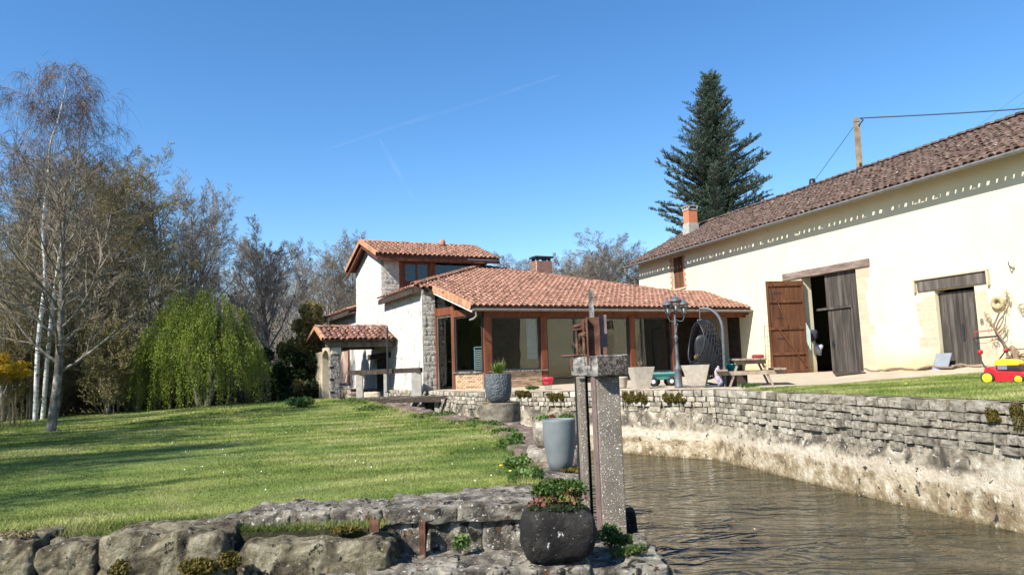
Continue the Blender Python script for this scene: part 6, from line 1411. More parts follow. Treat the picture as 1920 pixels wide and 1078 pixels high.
# ================================================================== MOWER
mc = gp_(1853, 720); mw = thing('lawn_mower', mc, 'red and yellow lawn mower on the strip of grass by the barn', 'lawn mower')
hd = Vector((.62, -.78, 0)).normalized(); rt = Vector((hd.y*-1, hd.x, 0)); rt = Vector((.78, .62, 0)).normalized()    # rt: towards the far side
Fm = Frame((mc.x, mc.y), (hd.x, hd.y))   # u forward, v to the left of heading = far side
def mP(a, b, z): return mc+Fm.u*a+Fm.v*b+Vector((0, 0, z))
Wd = .50
for (a, b, r_) in ((0, 0, .115), (.50, .02, .085), (0, Wd, .115), (.50, Wd-.02, .085)):
    T = Matrix.Translation(mP(a, b, r_)) @ Matrix(((Fm.u.x, 0, Fm.v.x, 0), (Fm.u.y, 0, Fm.v.y, 0), (0, 1, 0, 0), (0, 0, 0, 1)))
    m = MB(); m.lathe([(r_*.72, -.03), (r_*.95, -.03), (r_, -.015), (r_, .015), (r_*.95, .03), (r_*.72, .03)], T, 28); wo = m.build('wheel', M['rubber'], mw)
    m = MB(); m.lathe([(0, -.036), (r_*.2, -.038), (r_*.3, -.026), (r_*.62, -.026), (r_*.73, -.034), (r_*.73, .034), (r_*.3, .03), (0, .036)], T, 28); m.build('rim', M['yellow_paint'], wo)
    m = MB()
    for k in range(6):
        an = k*math.pi/3; m.beam(T @ Vector((math.cos(an)*r_*.25, math.sin(an)*r_*.25, -.03)), T @ Vector((math.cos(an)*r_*.68, math.sin(an)*r_*.68, -.03)), .012, .012)
    m.build('spokes', M['yellow_paint'], wo)
def mprism(name, prof, b0, b1, mt, par=mw, bev=.02): m = MB(); m.prism([mP(a, b0, z) for a, z in prof][::-1], Fm.v*(b1-b0)); o = m.build(name, mt, par); return bevel(o, bev, 3)
mprism('deck', [(-.10, .12), (-.06, .30), (.05, .33), (.16, .24), (.55, .22), (.66, .17), (.66, .07), (.0, .06)], .05, Wd-.05, M['red_paint'])
mprism('side_skirt', [(.10, .05), (.10, .17), (.62, .17), (.64, .05)], .028, .049, M['red_paint'], bev=.006)
mprism('front_trim', [(.60, .175), (.60, .20), (.67, .19), (.69, .12), (.665, .10)], .10, Wd-.10, M['yellow_paint'], bev=.004)
mprism('engine_block', [(.12, .242), (.12, .33), (.50, .33), (.52, .222)], .09, Wd-.09, M['black_pl'])
mprism('engine_cover', [(.10, .335), (.12, .44), (.22, .46), (.46, .44), (.52, .36), (.50, .335)], .08, Wd-.08, M['yellow_paint'])
mprism('engine_grille', [(.16, .26), (.16, .35), (.32, .35), (.32, .26)], .055, .078, M['silver'], bev=.004)
mprism('fuel_cap', [(.26, .462), (.26, .485), (.33, .482), (.33, .458)], .2, .27, M['black_pl'], bev=.004)
kn1, kn2 = mP(-.42, .06, .66), mP(-.42, Wd-.06, .66); tp1, tp2 = mP(-.66, .06, 1.00), mP(-.66, Wd-.06, 1.00)
kn1 = at(1838, 660, mc.y+.25); kn2 = at(1886, 657, mc.y+.75)
lo1 = mP(-.04, .06, .30); lo2 = mP(-.0, Wd-.06, .32); tp1 = at(1825, 634, mc.y+.45); tp2 = at(1872, 630, mc.y+.9)
for k, (a, b, c) in enumerate(((lo1, kn1, tp1), (lo2, kn2, tp2))):
    m = MB(); m.tube([a, a.lerp(b, .5)+Vector((-.03, 0, -.02)), b], .014, 8); m.build('lower_handle', M['red_bar'] if False else M['black_pl'], mw)
    m = MB(); m.tube([b, b.lerp(c, .5), c], .014, 8); m.build('upper_handle', M['black_pl'], mw)
    m = MB(); m.lathe([(0, -.03), (.04, -.025), (.045, 0), (.04, .025), (0, .03)], Matrix.Translation(b) @ Matrix.Rotation(1.57, 4, 'X'), 14); m.build('knob', M['red_paint'], mw)
m = MB(); m.tube([tp1, tp1+(tp2-tp1)*.5, tp2], .016, 8); m.build('handle_bar', M['black_pl'], mw)
m = MB(); u_ = Vector((0, -.05, .12)); m.tube([tp1+Vector((.03, 0, 0)), tp1+u_+Vector((.0, 0, 0)), tp2+u_+Vector((-.1, 0, .0)), tp2], .009, 6); m.build('bail_bar', M['red_bar'], mw)
m = MB(); m.tube(spline([tp1, tp1+Vector((.04, -.02, -.09)), tp1.lerp(tp2, .5)+Vector((0, 0, -.11)), tp2+Vector((0, 0, -.06)), kn2]), .005, 5); m.tube(spline([tp2, kn2+Vector((.06, 0, .02)), kn2+Vector((.10, 0, -.2)), lo2]), .006, 5); m.build('control_cable', M['black_pl'], mw)

# ================================================================== POLE, WIRES
up = thing('utility_pole', at(1613, 320, 32), 'speckled brown utility pole behind the barn ridge', 'utility pole')
a, b = at(1605.5, 222, 32), at(1613, 330, 32); a2 = a+(b-a)*3.2; mb = MB(); T0 = (b-a).normalized()
mb.beam(a, a2, .22, .16, up=(0, 1, 0)); up_o = mb.build('shaft', M['pole'], up)
for k in (.82, .93):
    mb = MB(); c = a.lerp(b, k); mb.box(Matrix.Translation(c), -.05, .05, -.10, -.085, -.09, .09); mb.build('recess', M['wood_dark'], up)
mb = MB(); mb.box(Matrix.Translation(a+(b-a)*.06), -.12, .12, -.1, .1, -.02, .02); mb.build('clamp', M['zinc'], up)
def wire(name, pts, r_, lab, sag=0.0):
    mb = MB(); mb.tube(pts, r_, 5); tag(mb.build(name, M['black_pl']), lab, 'wire')
A0 = at(1613, 222, 32); B0 = at(2300, 170, 24)
wire('power_cable', [A0.lerp(B0, t_)-Vector((0, 0, .12*math.sin(math.pi*t_))) for t_ in np.linspace(0, 1, 16)], .028, 'thick black overhead cable running right from the utility pole')
wire('stay_wire', [at(1605, 232, 32), at(1530, 335, 36), at(1480, 395, 38)], .012, 'thin wire slanting down left from the utility pole')
wire('far_wire', [at(1800, 262, 60), at(1925, 168, 60), at(2050, 75, 60)], .010, 'faint thin wire beyond the barn ridge, left one of two'); wire('far_wire', [at(1840, 262, 60), at(1925, 188, 60), at(2060, 70, 60)], .010, 'faint thin wire beyond the barn ridge, right one of two')
mb = MB(); mb.tube([A0, A0+Vector((.1, -.05, -.1)), at(1610, 236, 31.9)], .03, 6); mb.build('insulator_loop', M['black_pl'], up)

# faint contrails, high up and far away
def contrail(pts, w, lab):
    m = bpy.data.materials.get('contrail_vapour')
    if not m:
        m = bpy.data.materials.new('contrail_vapour'); m.use_nodes = True; N = m.node_tree.nodes; L = m.node_tree.links; bs = N['Principled BSDF']; bs.inputs['Base Color'].default_value = (.9, .92, .95, 1); bs.inputs['Roughness'].default_value = 1; bs.inputs['Specular IOR Level'].default_value = 0
        tc = N.new('ShaderNodeTexCoord'); nz = N.new('ShaderNodeTexNoise'); nz.inputs['Scale'].default_value = .004; nz.inputs['Detail'].default_value = 6; r = N.new('ShaderNodeMapRange'); r.inputs['From Min'].default_value = .35; r.inputs['From Max'].default_value = .75; r.inputs['To Max'].default_value = .028
        L.new(tc.outputs['Object'], nz.inputs[0]); L.new(nz.outputs[0], r.inputs[0]); L.new(r.outputs[0], bs.inputs['Alpha'])
    mb = MB(); P = spline([at(*p, 6000) for p in pts], 8); mb.tube(P, [w*(.5+.5*math.sin(math.pi*i/(len(P)-1))) for i in range(len(P))], 10)
    o = mb.build('contrail', m); tag(o, lab, kind='stuff', cat='contrail')
contrail([(600, 285), (760, 232), (900, 190), (1045, 142)], 14, 'long faint contrail rising to the right across the sky')
contrail([(712, 262), (742, 315), (775, 372)], 24, 'short faint contrail falling to the right in the sky')

# ================================================================== TREES
def seg_mesh(name, segs, mt, n=3):
    S = np.array(segs, dtype=np.float64); P0, P1, r0, r1 = S[:, 0:3], S[:, 3:6], S[:, 6], S[:, 7]; m = len(S)
    d = P1-P0; d /= np.linalg.norm(d, axis=1)[:, None]+1e-9; ref = np.where(np.abs(d[:, 2:3]) > .9, np.array([[1., 0, 0]]), np.array([[0, 0, 1.]])); x = np.cross(d, ref); x /= np.linalg.norm(x, axis=1)[:, None]+1e-9; y = np.cross(d, x)
    V = np.empty((m, 2*n, 3))
    for k in range(n):
        a = 2*math.pi*k/n; o = x*math.cos(a)+y*math.sin(a); V[:, k] = P0+o*r0[:, None]; V[:, n+k] = P1+o*r1[:, None]
    f = np.array([[k, (k+1) % n, n+(k+1) % n, n+k] for k in range(n)]); F_ = (f[None]+(np.arange(m)*2*n)[:, None, None]).reshape(-1, 4)
    return arr_mesh(name, V.reshape(-1, 3), F_, mt, n > 3)
def grow(r, H, r0, levels=4, ang=(38, 45, 48, 50), nch=(16, 8, 6, 5), lr=(.42, .50, .52, .5), trop=(.04, .10, .06, 0.0), start=.28, wob=.08, twig=.009, crown=.6, multi=1, taper=.15, lean=(0, 0), flat=0.0):
    """returns segments by level"""
    out = [[] for _ in range(levels+1)]
    def br(p, d, L_, rad, lv):
        n = 9 if lv == 0 else (6 if lv == 1 else (4 if lv == 2 else 3)); n = max(n, 2); st = L_/n; pts = [(p, rad)]
        q = p.copy(); dd = d.copy()
        for i in range(n):
            dd = (dd+Vector((r.gauss(0, wob), r.gauss(0, wob), r.gauss(0, wob)))*(1 if lv else .55)+Vector((0, 0, trop[min(lv, len(trop)-1)]))).normalized()
            q2 = q+dd*st; ra = pts[-1][1]; rb_ = max(twig*.6, rad*(1-(1-taper)*(i+1)/n)); out[lv].append((*q, *q2, ra, rb_)); pts.append((q2.copy(), rb_)); q = q2
        if lv >= levels: return
        k = nch[lv]; s0 = start if lv == 0 else .18
        for j in range(k):
            t = s0+(1-s0)*((j+r.random())/k); t = min(.999, t); idx = t*n; i = int(idx); pp = pts[i][0].lerp(pts[i+1][0], idx-i); rr = pts[i][1]+(pts[i+1][1]-pts[i][1])*(idx-i)
            dr = (pts[i+1][0]-pts[i][0]).normalized(); az = r.uniform(0, 6.283) if lv else j*2.4+r.uniform(-.5, .5); o = dr.orthogonal().normalized(); o = Matrix.Rotation(az, 3, dr) @ o
            if lv and flat: o.z *= (1-flat); 
            a = R_(ang[lv]*r.uniform(.75, 1.2)); nd = (dr*math.cos(a)+o*math.sin(a)).normalized()
            prof = (1-abs(t-crown)/max(crown, 1-crown)*.55) if lv == 0 else (1-.55*t)
            br(pp, nd, L_*lr[lv]*prof*r.uniform(.75, 1.2), max(twig, rr*(.50 if lv == 0 else .55)), lv+1)
    for m in range(multi):
        d = Vector((lean[0]+(r.gauss(0, .10) if multi > 1 else 0), lean[1]+(r.gauss(0, .10) if multi > 1 else 0), 1)).normalized(); br(Vector((r.gauss(0, .15)*(multi > 1), r.gauss(0, .15)*(multi > 1), -.1)), d, H*(r.uniform(.8, 1) if multi > 1 else 1), r0, 0)
    return out
CH = {}
def tree_proto(name, segs, mtrunk, mcrown, split=1, extra=None):
    root = bpy.data.objects.new(name, None); root.empty_display_size = .2; place(root)
    tr_ = [s for l in segs[:split+1] for s in l]; cr = [s for l in segs[split+1:] for s in l]
    t = bpy.data.objects.new('trunk', seg_mesh('trunk', tr_, mtrunk, 6)); place(t, None, root)
    c = bpy.data.objects.new('crown', seg_mesh('crown', cr, mcrown, 3)); place(c, None, root); CH[root] = [t, c]; CH[t] = []; CH[c] = []
    if extra:
        e = bpy.data.objects.new('buds', extra); place(e, None, root); CH[root].append(e); CH[e] = []
    return root
used_proto = set()
def put(root, x, y, z, s, rz, label, cat='tree', group=None, sz=None):
    Mx = Matrix.Translation((x, y, z)) @ Matrix.Rotation(rz, 4, 'Z') @ Matrix.Diagonal((s, s, sz or s, 1))
    if root not in used_proto: used_proto.add(root); o = root; o.matrix_basis = Mx; W[o] = Mx
    else: o = copy_tree(root, Mx, None, CH)
    o['label'] = label; o['category'] = cat
    if group: o['group'] = group
    elif 'group' in o: del o['group']
    return o
def buds(segs, n, size, mt, seed, name='buds'):
    S = np.array([s for s in segs[-1]]); g_ = np.random.default_rng(seed); i = g_.integers(0, len(S), n); t = g_.random((n, 1)); P = S[i, :3]*(1-t)+S[i, 3:6]*t+g_.normal(size=(n, 3))*.04
    a = g_.normal(size=(n, 3)); a /= np.linalg.norm(a, axis=1)[:, None]; b = np.cross(a, g_.normal(size=(n, 3))); b /= np.linalg.norm(b, axis=1)[:, None]; a *= size; b *= size*.6
    return arr_mesh(name, np.stack([P-a, P+b, P+a, P-b], 1).reshape(-1, 3), np.arange(4*n).reshape(-1, 4), mt)
rt_ = random.Random(40)
# prototypes of bare trees (unit: metres, about 12 m tall)
PR = []
specs = [dict(H=12, r0=.17, ang=(36, 40, 40, 34), nch=(20, 9, 7, 5), lr=(.42, .50, .58, .80), start=.25, crown=.35),
         dict(H=12, r0=.19, ang=(44, 42, 40, 34), nch=(18, 9, 7, 5), lr=(.46, .50, .58, .80), start=.22, crown=.45),
         dict(H=12, r0=.14, ang=(32, 38, 40, 34), nch=(20, 9, 7, 5), lr=(.36, .50, .58, .80), start=.30, crown=.4, multi=1),
         dict(H=11, r0=.12, ang=(32, 36, 40, 34), nch=(12, 9, 7, 5), lr=(.44, .50, .58, .80), start=.25, crown=.5, multi=2)]
for i, sp in enumerate(specs):
    sg_ = grow(random.Random(50+i), twig=.009, **sp); PR.append(tree_proto('bare_tree', sg_, M['bark'], M['twig'] if i % 2 else M['twig_pale'], 1))
sgb = grow(random.Random(61), twig=.010, H=12, r0=.16, ang=(40, 42, 40, 36), nch=(15, 8, 6, 5), lr=(.44, .50, .58, .80), start=.2, crown=.4); PB_ = tree_proto('budding_tree', sgb, M['bark'], M['twig_olive'], 1, buds(sgb, 9000, .04, M['bud'], 3))
# round tree
sgr = grow(random.Random(77), twig=.012, H=12, r0=.20, ang=(36, 36, 38, 40), nch=(26, 10, 8, 6), lr=(.44, .48, .54, .75), start=.28, crown=.3, trop=(.03, .10, .10, .05)); PRR = tree_proto('bare_tree', sgr, M['bark'], M['twig_pale'], 1)
# undergrowth bush
sgu = grow(random.Random(81), twig=.007, H=3.2, r0=.03, levels=3, ang=(32, 38, 42), nch=(9, 7, 5), lr=(.5, .5, .5), start=.1, multi=9, crown=.3, trop=(0, .02, 0)); PU_ = tree_proto('thicket', sgu, M['bark'], M['twig'], 0)
sgv = grow(random.Random(82), twig=.007, H=3.0, r0=.03, levels=3, ang=(36, 40, 42), nch=(9, 7, 5), lr=(.5, .5, .5), start=.1, multi=8, crown=.3, trop=(0, .02, 0)); PV_ = tree_proto('thicket', sgv, M['bark'], M['twig_olive'], 0, buds(sgv, 5000, .035, M['olive'], 5))
def X(px, y): return at(px, 700, y).x
def Ztop(px, py, y): return at(px, py, y).z
def top_of(root):
    z = 0
    for c in CH[root]:
        v = np.empty(len(c.data.vertices)*3, dtype=np.float32); c.data.vertices.foreach_get('co', v); z = max(z, float(np.percentile(v[2::3], 99.6)))
    return z
TOPS = {}
def tree_at(proto, px, ptop, y, lab, zb=-1.0, H0=None, wide=1.0, rz=None, cat='tree', group=None):
    H0 = H0 or TOPS.setdefault(proto, top_of(proto)); zt = Ztop(px, ptop, y); s = (zt-zb)/H0; return put(proto, X(px, y), y, zb, s*wide, rz if rz is not None else rt_.uniform(0, 6.28), lab, cat, group, sz=s)
# left woods, tall row
row = [(-40, 290, 30, 0, 'bare tree cut by the left edge of the frame'), (15, 275, 34, 1, 'dark bare tree at the far left behind the birches'), (75, 300, 38, 2, 'slender bare tree seen between the two birch stems'),
       (215, 275, 37, 1, 'bare tree with dense crown right behind the birches'), (250, 300, 33, 3, 'twin stemmed bare tree left of the two high crowns'), (300, 283, 36, 0, 'tallest bare tree above the thickets left of the willow'),
       (345, 350, 33, 2, 'narrow bare tree with a pale bent stem above the willow'), (385, 400, 36, 1, 'broad bare tree directly above the weeping willow'), (160, 300, 42, 0, 'far bare tree hidden behind the birch crown'),
       (430, 470, 44, 3, 'low bare tree between the willow and the round crowned tree'), (360, 330, 38, 0, 'tall bare tree over the middle of the willow'), (230, 320, 34, 2, 'slender bare tree right of the second birch'), (560, 455, 52, 2, 'slim bare tree right of the round crowned tree'), (600, 450, 50, 3, 'twin bare trunks left of the tower'),
       (640, 450, 54, 0, 'bare tree showing just left of the tower'), (665, 430, 58, 2, 'thin bare treetop touching the tower roof'), (530, 480, 60, 1, 'faint bare tree far behind between tower and round crown'),
        (120, 330, 30, 3, 'bare double tree in front of the woods left of centre'), (700, 445, 62, 1, 'far treetop just over the tower roof')]
for (px, pt_, y, k, lab) in row: tree_at(PR[k], px, pt_, y, lab, group='bare trees of the wood')
tree_at(PRR, 502, 402, 40, 'large round crowned bare tree between willow and tower', wide=1.22, rz=1.0)
tree_at(PB_, 165, 285, 31, 'olive budding tree rising behind the birch stems', wide=1.15); tree_at(PB_, 60, 420, 28, 'lower olive budding tree at far left', wide=1.2); tree_at(PB_, 260, 430, 30, 'olive budding tree left above the willow', wide=1.2); tree_at(PB_, 110, 340, 33, 'olive budding tree between the two birch stems', wide=1.25); tree_at(PB_, 215, 340, 34, 'tall olive budding tree right of the birches', wide=1.1); tree_at(PB_, 10, 470, 27, 'olive budding tree cut by the left frame edge', wide=1.2)
# trees behind the roofs
for (px, pt_, y, k, lab, w_) in [(970, 478, 58, 0, 'bare tree left of the brick chimney', 1.5), (1050, 488, 58, 1, 'bare tree just right of the brick chimney', 1.5), (1130, 460, 57, 0, 'bare tree above the middle of the sunroom roof', 1.6), (1165, 452, 64, 1, 'bare tree between the sunroom roof and barn end', 1.5), (950, 475, 62, 1, 'hazy bare tree behind the chimney, left side', 1.3), (1075, 480, 64, 3, 'bare tree right of the brick chimney', 1.4), (1150, 440, 60, 3, 'wide bare treetop left of the barn end', 1.5), (1190, 455, 56, 1, 'bare tree touching the barn corner', 1.3), (1110, 470, 70, 0, 'far bare tree above the sunroom roof', 1.4), (1000, 490, 72, 1, 'far bare tree hidden behind the brick chimney', 1.4), (1235, 470, 60, 0, 'bare tree hidden behind barn gable and cedar', 1.2)]:
    tree_at(PR[k], px, pt_, y, lab, zb=0, wide=w_, group='bare trees behind the roofs')
# a far wood as one mass
fw = []; 
for k in range(46):
    px = -60+k*27+rt_.uniform(-10, 10); y = rt_.uniform(70, 100); H = (Ztop(px, 500 if px > 300 else 450, y)+1)*rt_.uniform(.75, 1.05)
    for _ in range(70):
        a = Vector((X(px, y)+rt_.gauss(0, 2.2), y+rt_.gauss(0, 2), -1)); cur = a; d = Vector((rt_.gauss(0, .12), rt_.gauss(0, .12), 1)); hh_ = H*rt_.uniform(.4, 1)
        for s_ in range(5): nx = cur+(d+Vector((rt_.gauss(0, .10), rt_.gauss(0, .10), 0)))*(hh_/5); fw.append((*cur, *nx, .06*(1-s_/5)+.02, .06*(1-(s_+1)/5)+.015)); cur = nx
        for _2 in range(7):
            b0_ = a.lerp(cur, rt_.uniform(.35, 1)); nx = b0_+Vector((rt_.gauss(0, .9), rt_.gauss(0, .5), rt_.uniform(.3, 1.6))); fw.append((*b0_, *nx, .03, .012))
o = bpy.data.objects.new('far_wood', seg_mesh('far_wood', fw, M['twig_pale'], 3)); place(o); tag(o, 'far leafless wood closing the view behind the trees', 'wood', kind='stuff')
# thickets
th_l = ['brown thicket', 'olive thicket']
tk = []
for k in range(50):
    px = -50+k*12+rt_.uniform(-8, 8); y = rt_.uniform(27.5, 34) if px < 420 else rt_.uniform(34, 40); tk.append((px, y, rt_.uniform(.6, 1.25) if px < 440 else rt_.uniform(.7, 1.1), k % 2))
for (px, y, s_, k) in tk:
    if 255 < px < 520: y += 6
    if px > 450: s_ *= .8
    put(PU_ if k == 0 else PV_, X(px, y), y, -1.0, s_, rt_.uniform(0, 6.28), 'tangled leafless brown thicket at the foot of the wood behind the lawn' if k == 0 else 'olive budding thicket at the foot of the wood behind the lawn', 'thicket', 'brown thickets under the trees' if k == 0 else 'olive thickets under the trees', sz=s_*1.15)
leaf_obj('undergrowth', [((X(px, y), y, -1+h_*.5), (2.2, 1.6, h_)) for px, y, h_ in [(p_, 30+rt_.uniform(0, 5), rt_.uniform(.6, 1.6)) for p_ in range(-80, 470, 22)]+[(p_, 37+rt_.uniform(0, 4), rt_.uniform(.5, 1.0)) for p_ in range(440, 620, 22)]+[(p_, 45+rt_.uniform(0, 4), rt_.uniform(2, 4)) for p_ in range(-120, 560, 40)]], 700, .10, M['litter'], up=.3, seed=91, label='brown low undergrowth at the foot of the wood', cat='undergrowth', kind='stuff')
# birches
def birch(px0, py0, pts, y, lab, seed, H):
    r = random.Random(seed); t_ = thing('birch_tree', at(px0, py0, y), lab, 'tree', 'white birches')
    stem = spline([at(a, b, y+c_) for a, b, c_ in pts], 5); n = len(stem); st_ = []; tw = []; L2 = []
    for i in range(n-1): f0 = 1-i/(n-1); f1 = 1-(i+1)/(n-1); st_.append((*stem[i], *stem[i+1], .010+.075*f0, .010+.075*f1))
    def sub(p, d, L_, rad, lv, lst):
        k = 4 if lv < 2 else 5; q = p.copy(); dd = d.copy(); pts_ = [q.copy()]
        for i in range(k):
            dd = (dd+Vector((r.gauss(0, .10), r.gauss(0, .10), .05 if lv < 2 else -.20-.12*i))).normalized(); q2 = q+dd*L_/k; lst[lv].append((*q, *q2, rad*(1-.7*i/k), rad*(1-.7*(i+1)/k))); q = q2; pts_.append(q.copy())
        if lv < 3:
            for j in range((6, 5, 4)[lv]):
                t = r.uniform(.25, 1)*(k-.01); i = int(t); pp = pts_[i].lerp(pts_[i+1], t-i); dr = (pts_[i+1]-pts_[i]).normalized(); o_ = Matrix.Rotation(r.uniform(0, 6.28), 3, dr) @ dr.orthogonal().normalized(); nd = (dr*.78+o_*.62).normalized()
                sub(pp, nd, L_*r.uniform(.4, .65) if lv < 2 else r.uniform(.5, 1.1)*min(1, .35+L_*.8), max(.0055, rad*.5), lv+1, lst)
    lst = [[], [], [], []]
    for j in range(17):
        t = r.uniform(.34, .97)*(n-1.01); i = int(t); pp = stem[i].lerp(stem[i+1], t-i); a = r.uniform(0, 6.28); f = t/(n-1); nd = Vector((math.cos(a), math.sin(a), 1.0+.5*f)).normalized(); sub(pp, nd, H*.30*(1.12-f)*r.uniform(.7, 1.15)+.2, .030*(1.15-f), 0, lst)
    o = bpy.data.objects.new('trunk', seg_mesh('trunk', st_, M['birch'], 8)); place(o, None, t_)
    o = bpy.data.objects.new('limbs', seg_mesh('limbs', lst[0], M['bark_pale'], 5)); place(o, None, t_)
    o = bpy.data.objects.new('crown', seg_mesh('crown', lst[1]+lst[2]+lst[3], M['twig_birch'], 3)); place(o, None, t_)
birch(66, 790, [(66, 792, 0), (72, 640, 0), (85, 520, .2), (80, 430, .3), (90, 340, .2), (95, 270, .1), (108, 230, 0), (120, 180, .1), (128, 140, .2)], 26, 'taller white birch, leftmost stem, thin hanging twigs', 5, 12)
birch(82, 790, [(80, 790, 1.0), (92, 640, .9), (112, 480, .8), (135, 390, .6), (145, 320, .6), (150, 250, .6), (158, 200, .6)], 26.4, 'second white birch leaning right beside the taller one', 6, 11)
# pale barked tree in front on the lawn
r = random.Random(15); bt = on_lawn(96, 809); ft = thing('young_tree', bt, 'pale barked leafless tree standing alone on the lawn at left', 'tree'); yT = bt.y
main = spline([at(a, b, yT) for a, b in ((95, 812), (102, 760), (110, 690), (113, 620), (116, 560), (117, 500), (119, 440), (121, 380), (124, 330))], 4)
st_ = []; n = len(main)
for i in range(n-1): st_.append((*main[i], *main[i+1], .118*(1-i/n)**.9+.012, .118*(1-(i+1)/n)**.9+.012))
lst = [[], [], [], []]
def fsub(p, d, L_, rad, lv):
    k = 6 if lv == 0 else 4; q = p.copy(); dd = d.copy(); pts_ = [q.copy()]
    for i in range(k):
        dd = (dd+Vector((r.gauss(0, .09), r.gauss(0, .09), .10 if lv == 0 else .04))).normalized(); q2 = q+dd*L_/k; lst[lv].append((*q, *q2, rad*(1-.75*i/k), rad*(1-.75*(i+1)/k))); q = q2; pts_.append(q.copy())
    if lv < 3:
        for j in range((10, 6, 4)[lv]):
            t = r.uniform(.15, 1)*(k-.01); i = int(t); pp = pts_[i].lerp(pts_[i+1], t-i); dr = (pts_[i+1]-pts_[i]).normalized(); o_ = Matrix.Rotation(r.uniform(0, 6.28), 3, dr) @ dr.orthogonal().normalized(); fsub(pp, (dr*.75+o_*.66).normalized(), L_*r.uniform(.3, .5), max(.006, rad*.5), lv+1)
for j in range(26):
    f = .22+.76*(j+.5)/26; t = f*(n-1.01); i = int(t); pp = main[i].lerp(main[i+1], t-i); a = j*2.4+.4; nd = Vector((math.cos(a), math.sin(a)*.9, .35+.8*f)).normalized(); fsub(pp, nd, 2.7*(1.15-f)+.5, .04*(1.2-f)+.008, 0)
for (nm, sgs, mt_, k_) in (('trunk', st_, M['bark_pale'], 10), ('limbs', lst[0], M['bark_pale'], 6), ('crown', lst[1]+lst[2]+lst[3], M['twig'], 3)): o = bpy.data.objects.new(nm, seg_mesh(nm, sgs, mt_, k_)); place(o, None, ft)
# willow
wy = 29.5; wb = Vector((X(380, wy), wy, -.78)); wl = thing('weeping_willow', wb, 'bright green weeping willow at the far edge of the lawn', 'tree')
r = random.Random(23); st_ = []; zt_w = Ztop(385, 545, wy)-wb.z
for k in range(6):
    a = k*1.05; p0 = wb.copy(); d = Vector((math.cos(a)*.28, math.sin(a)*.28, 1))
    for i in range(6): p1 = p0+(d+Vector((r.gauss(0, .12), r.gauss(0, .12), 0)))*(zt_w*.85/6); st_.append((*p0, *p1, .13*(1-i/6.5), .13*(1-(i+1)/6.5))); p0 = p1
o = bpy.data.objects.new('trunk', seg_mesh('trunk', st_, M['bark'], 7)); place(o, None, wl)
LV = []; ST = []; Rw = (X(492, wy)-X(270, wy))/2; g_ = np.random.default_rng(6)
lobes = [(r.uniform(0, 6.28), r.uniform(.1, 1.0)**.6, r.uniform(.80, 1.06)) for _ in range(64)]
for s_ in range(1500):
    la, lr_, lh = lobes[s_ % 64]; a = la+r.gauss(0, .13); rr = Rw*min(1.05, lr_+r.gauss(0, .08)); top = Vector((wb.x+math.cos(a)*rr, wb.y+math.sin(a)*rr*.9, wb.z+zt_w*lh*(1-.46*(rr/Rw)**2.2)+r.uniform(-.3, .15)))
    ln = r.uniform(.25, 1.0)*(top.z-wb.z-.1); 
    if r.random() < .62: ln *= .42
    out_ = Vector((math.cos(a), math.sin(a), 0)); p0 = top-out_*.5-Vector((0, 0, .10)); n = max(5, int(ln/.085)); sw = Vector((r.gauss(0, .03), r.gauss(0, .03), 0)); prev = p0
    for i in range(n):
        t = i/n; q = top+out_*(.20*math.sin(min(t*2.2, 1.57)))+sw*t*4-Vector((0, 0, ln*t)); LV.append(q); 
    ST.append((*p0, *top, .012, .008)); ST.append((*top, *(top+out_*.2-Vector((0, 0, ln))), .006, .003))
P = np.array(LV); P = np.concatenate([P, P+g_.normal(size=P.shape)*.03, P+g_.normal(size=P.shape)*.05, P+g_.normal(size=P.shape)*.04]); n = len(P); a = g_.normal(size=(n, 3)); a[:, 2] -= 2.2; a /= np.linalg.norm(a, axis=1)[:, None]; b = np.cross(a, g_.normal(size=(n, 3))); b /= np.linalg.norm(b, axis=1)[:, None]; sz_ = (.022+.026*g_.random((n, 1)))
P = P+g_.normal(size=P.shape)*.035; V = np.stack([P-a*sz_, P+b*sz_*.38, P+a*sz_, P-b*sz_*.38], 1).reshape(-1, 3); print('willow leaves', n)
o = bpy.data.objects.new('crown', arr_mesh('crown', V, np.arange(4*n).reshape(-1, 4), M['willow'])); place(o, None, wl); o = bpy.data.objects.new('hanging_twigs', seg_mesh('hanging_twigs', ST, M['twig_olive'], 3)); place(o, None, wl)
# evergreen shrub left of the porch, low bush, forsythia, bamboo
ys = 34; oc = []
for k in range(70): h_ = r.random(); oc.append(((X(583, ys)+r.gauss(0, .75*(1.05-h_)), ys+r.gauss(0, .6), -.9+h_*(Ztop(590, 575, ys)+.9)), (.36, .36, .40)))
t_ = thing('olive_shrub', (X(580, ys), ys, -.9), 'tall olive green evergreen shrub left of the porch', 'shrub'); leaf_obj('foliage', oc, 420, .10, M['olive'], t_, seed=70, up=.2); mb = MB(); mb.tube([(X(583, ys), ys, -1), (X(585, ys), ys, 2.5)], .08, 6); mb.build('trunk', M['bark'], t_)
oc = [((X(545, 33)+r.gauss(0, .7), 33+r.gauss(0, .5), -.5+abs(r.gauss(0, 1.0))), (.4, .4, .35)) for _ in range(46)]
t_ = thing('dark_shrub', (X(545, 33), 33, -.8), 'dark green rounded shrub lower left of the olive one', 'shrub'); leaf_obj('foliage', oc, 300, .10, M['leaf_dark'], t_, seed=71, up=.2)
p = on_lawn(556, 764); t_ = thing('low_bush', p, 'small pale green bush at the corner of the porch', 'bush'); leaf_obj('foliage', [((p.x+r.gauss(0, .2), p.y+.4+r.gauss(0, .2), p.z+.15+r.uniform(0, .12)), (.25, .25, .15)) for _ in range(7)], 240, .06, M['leaf_pale'], t_, seed=72, up=.8)
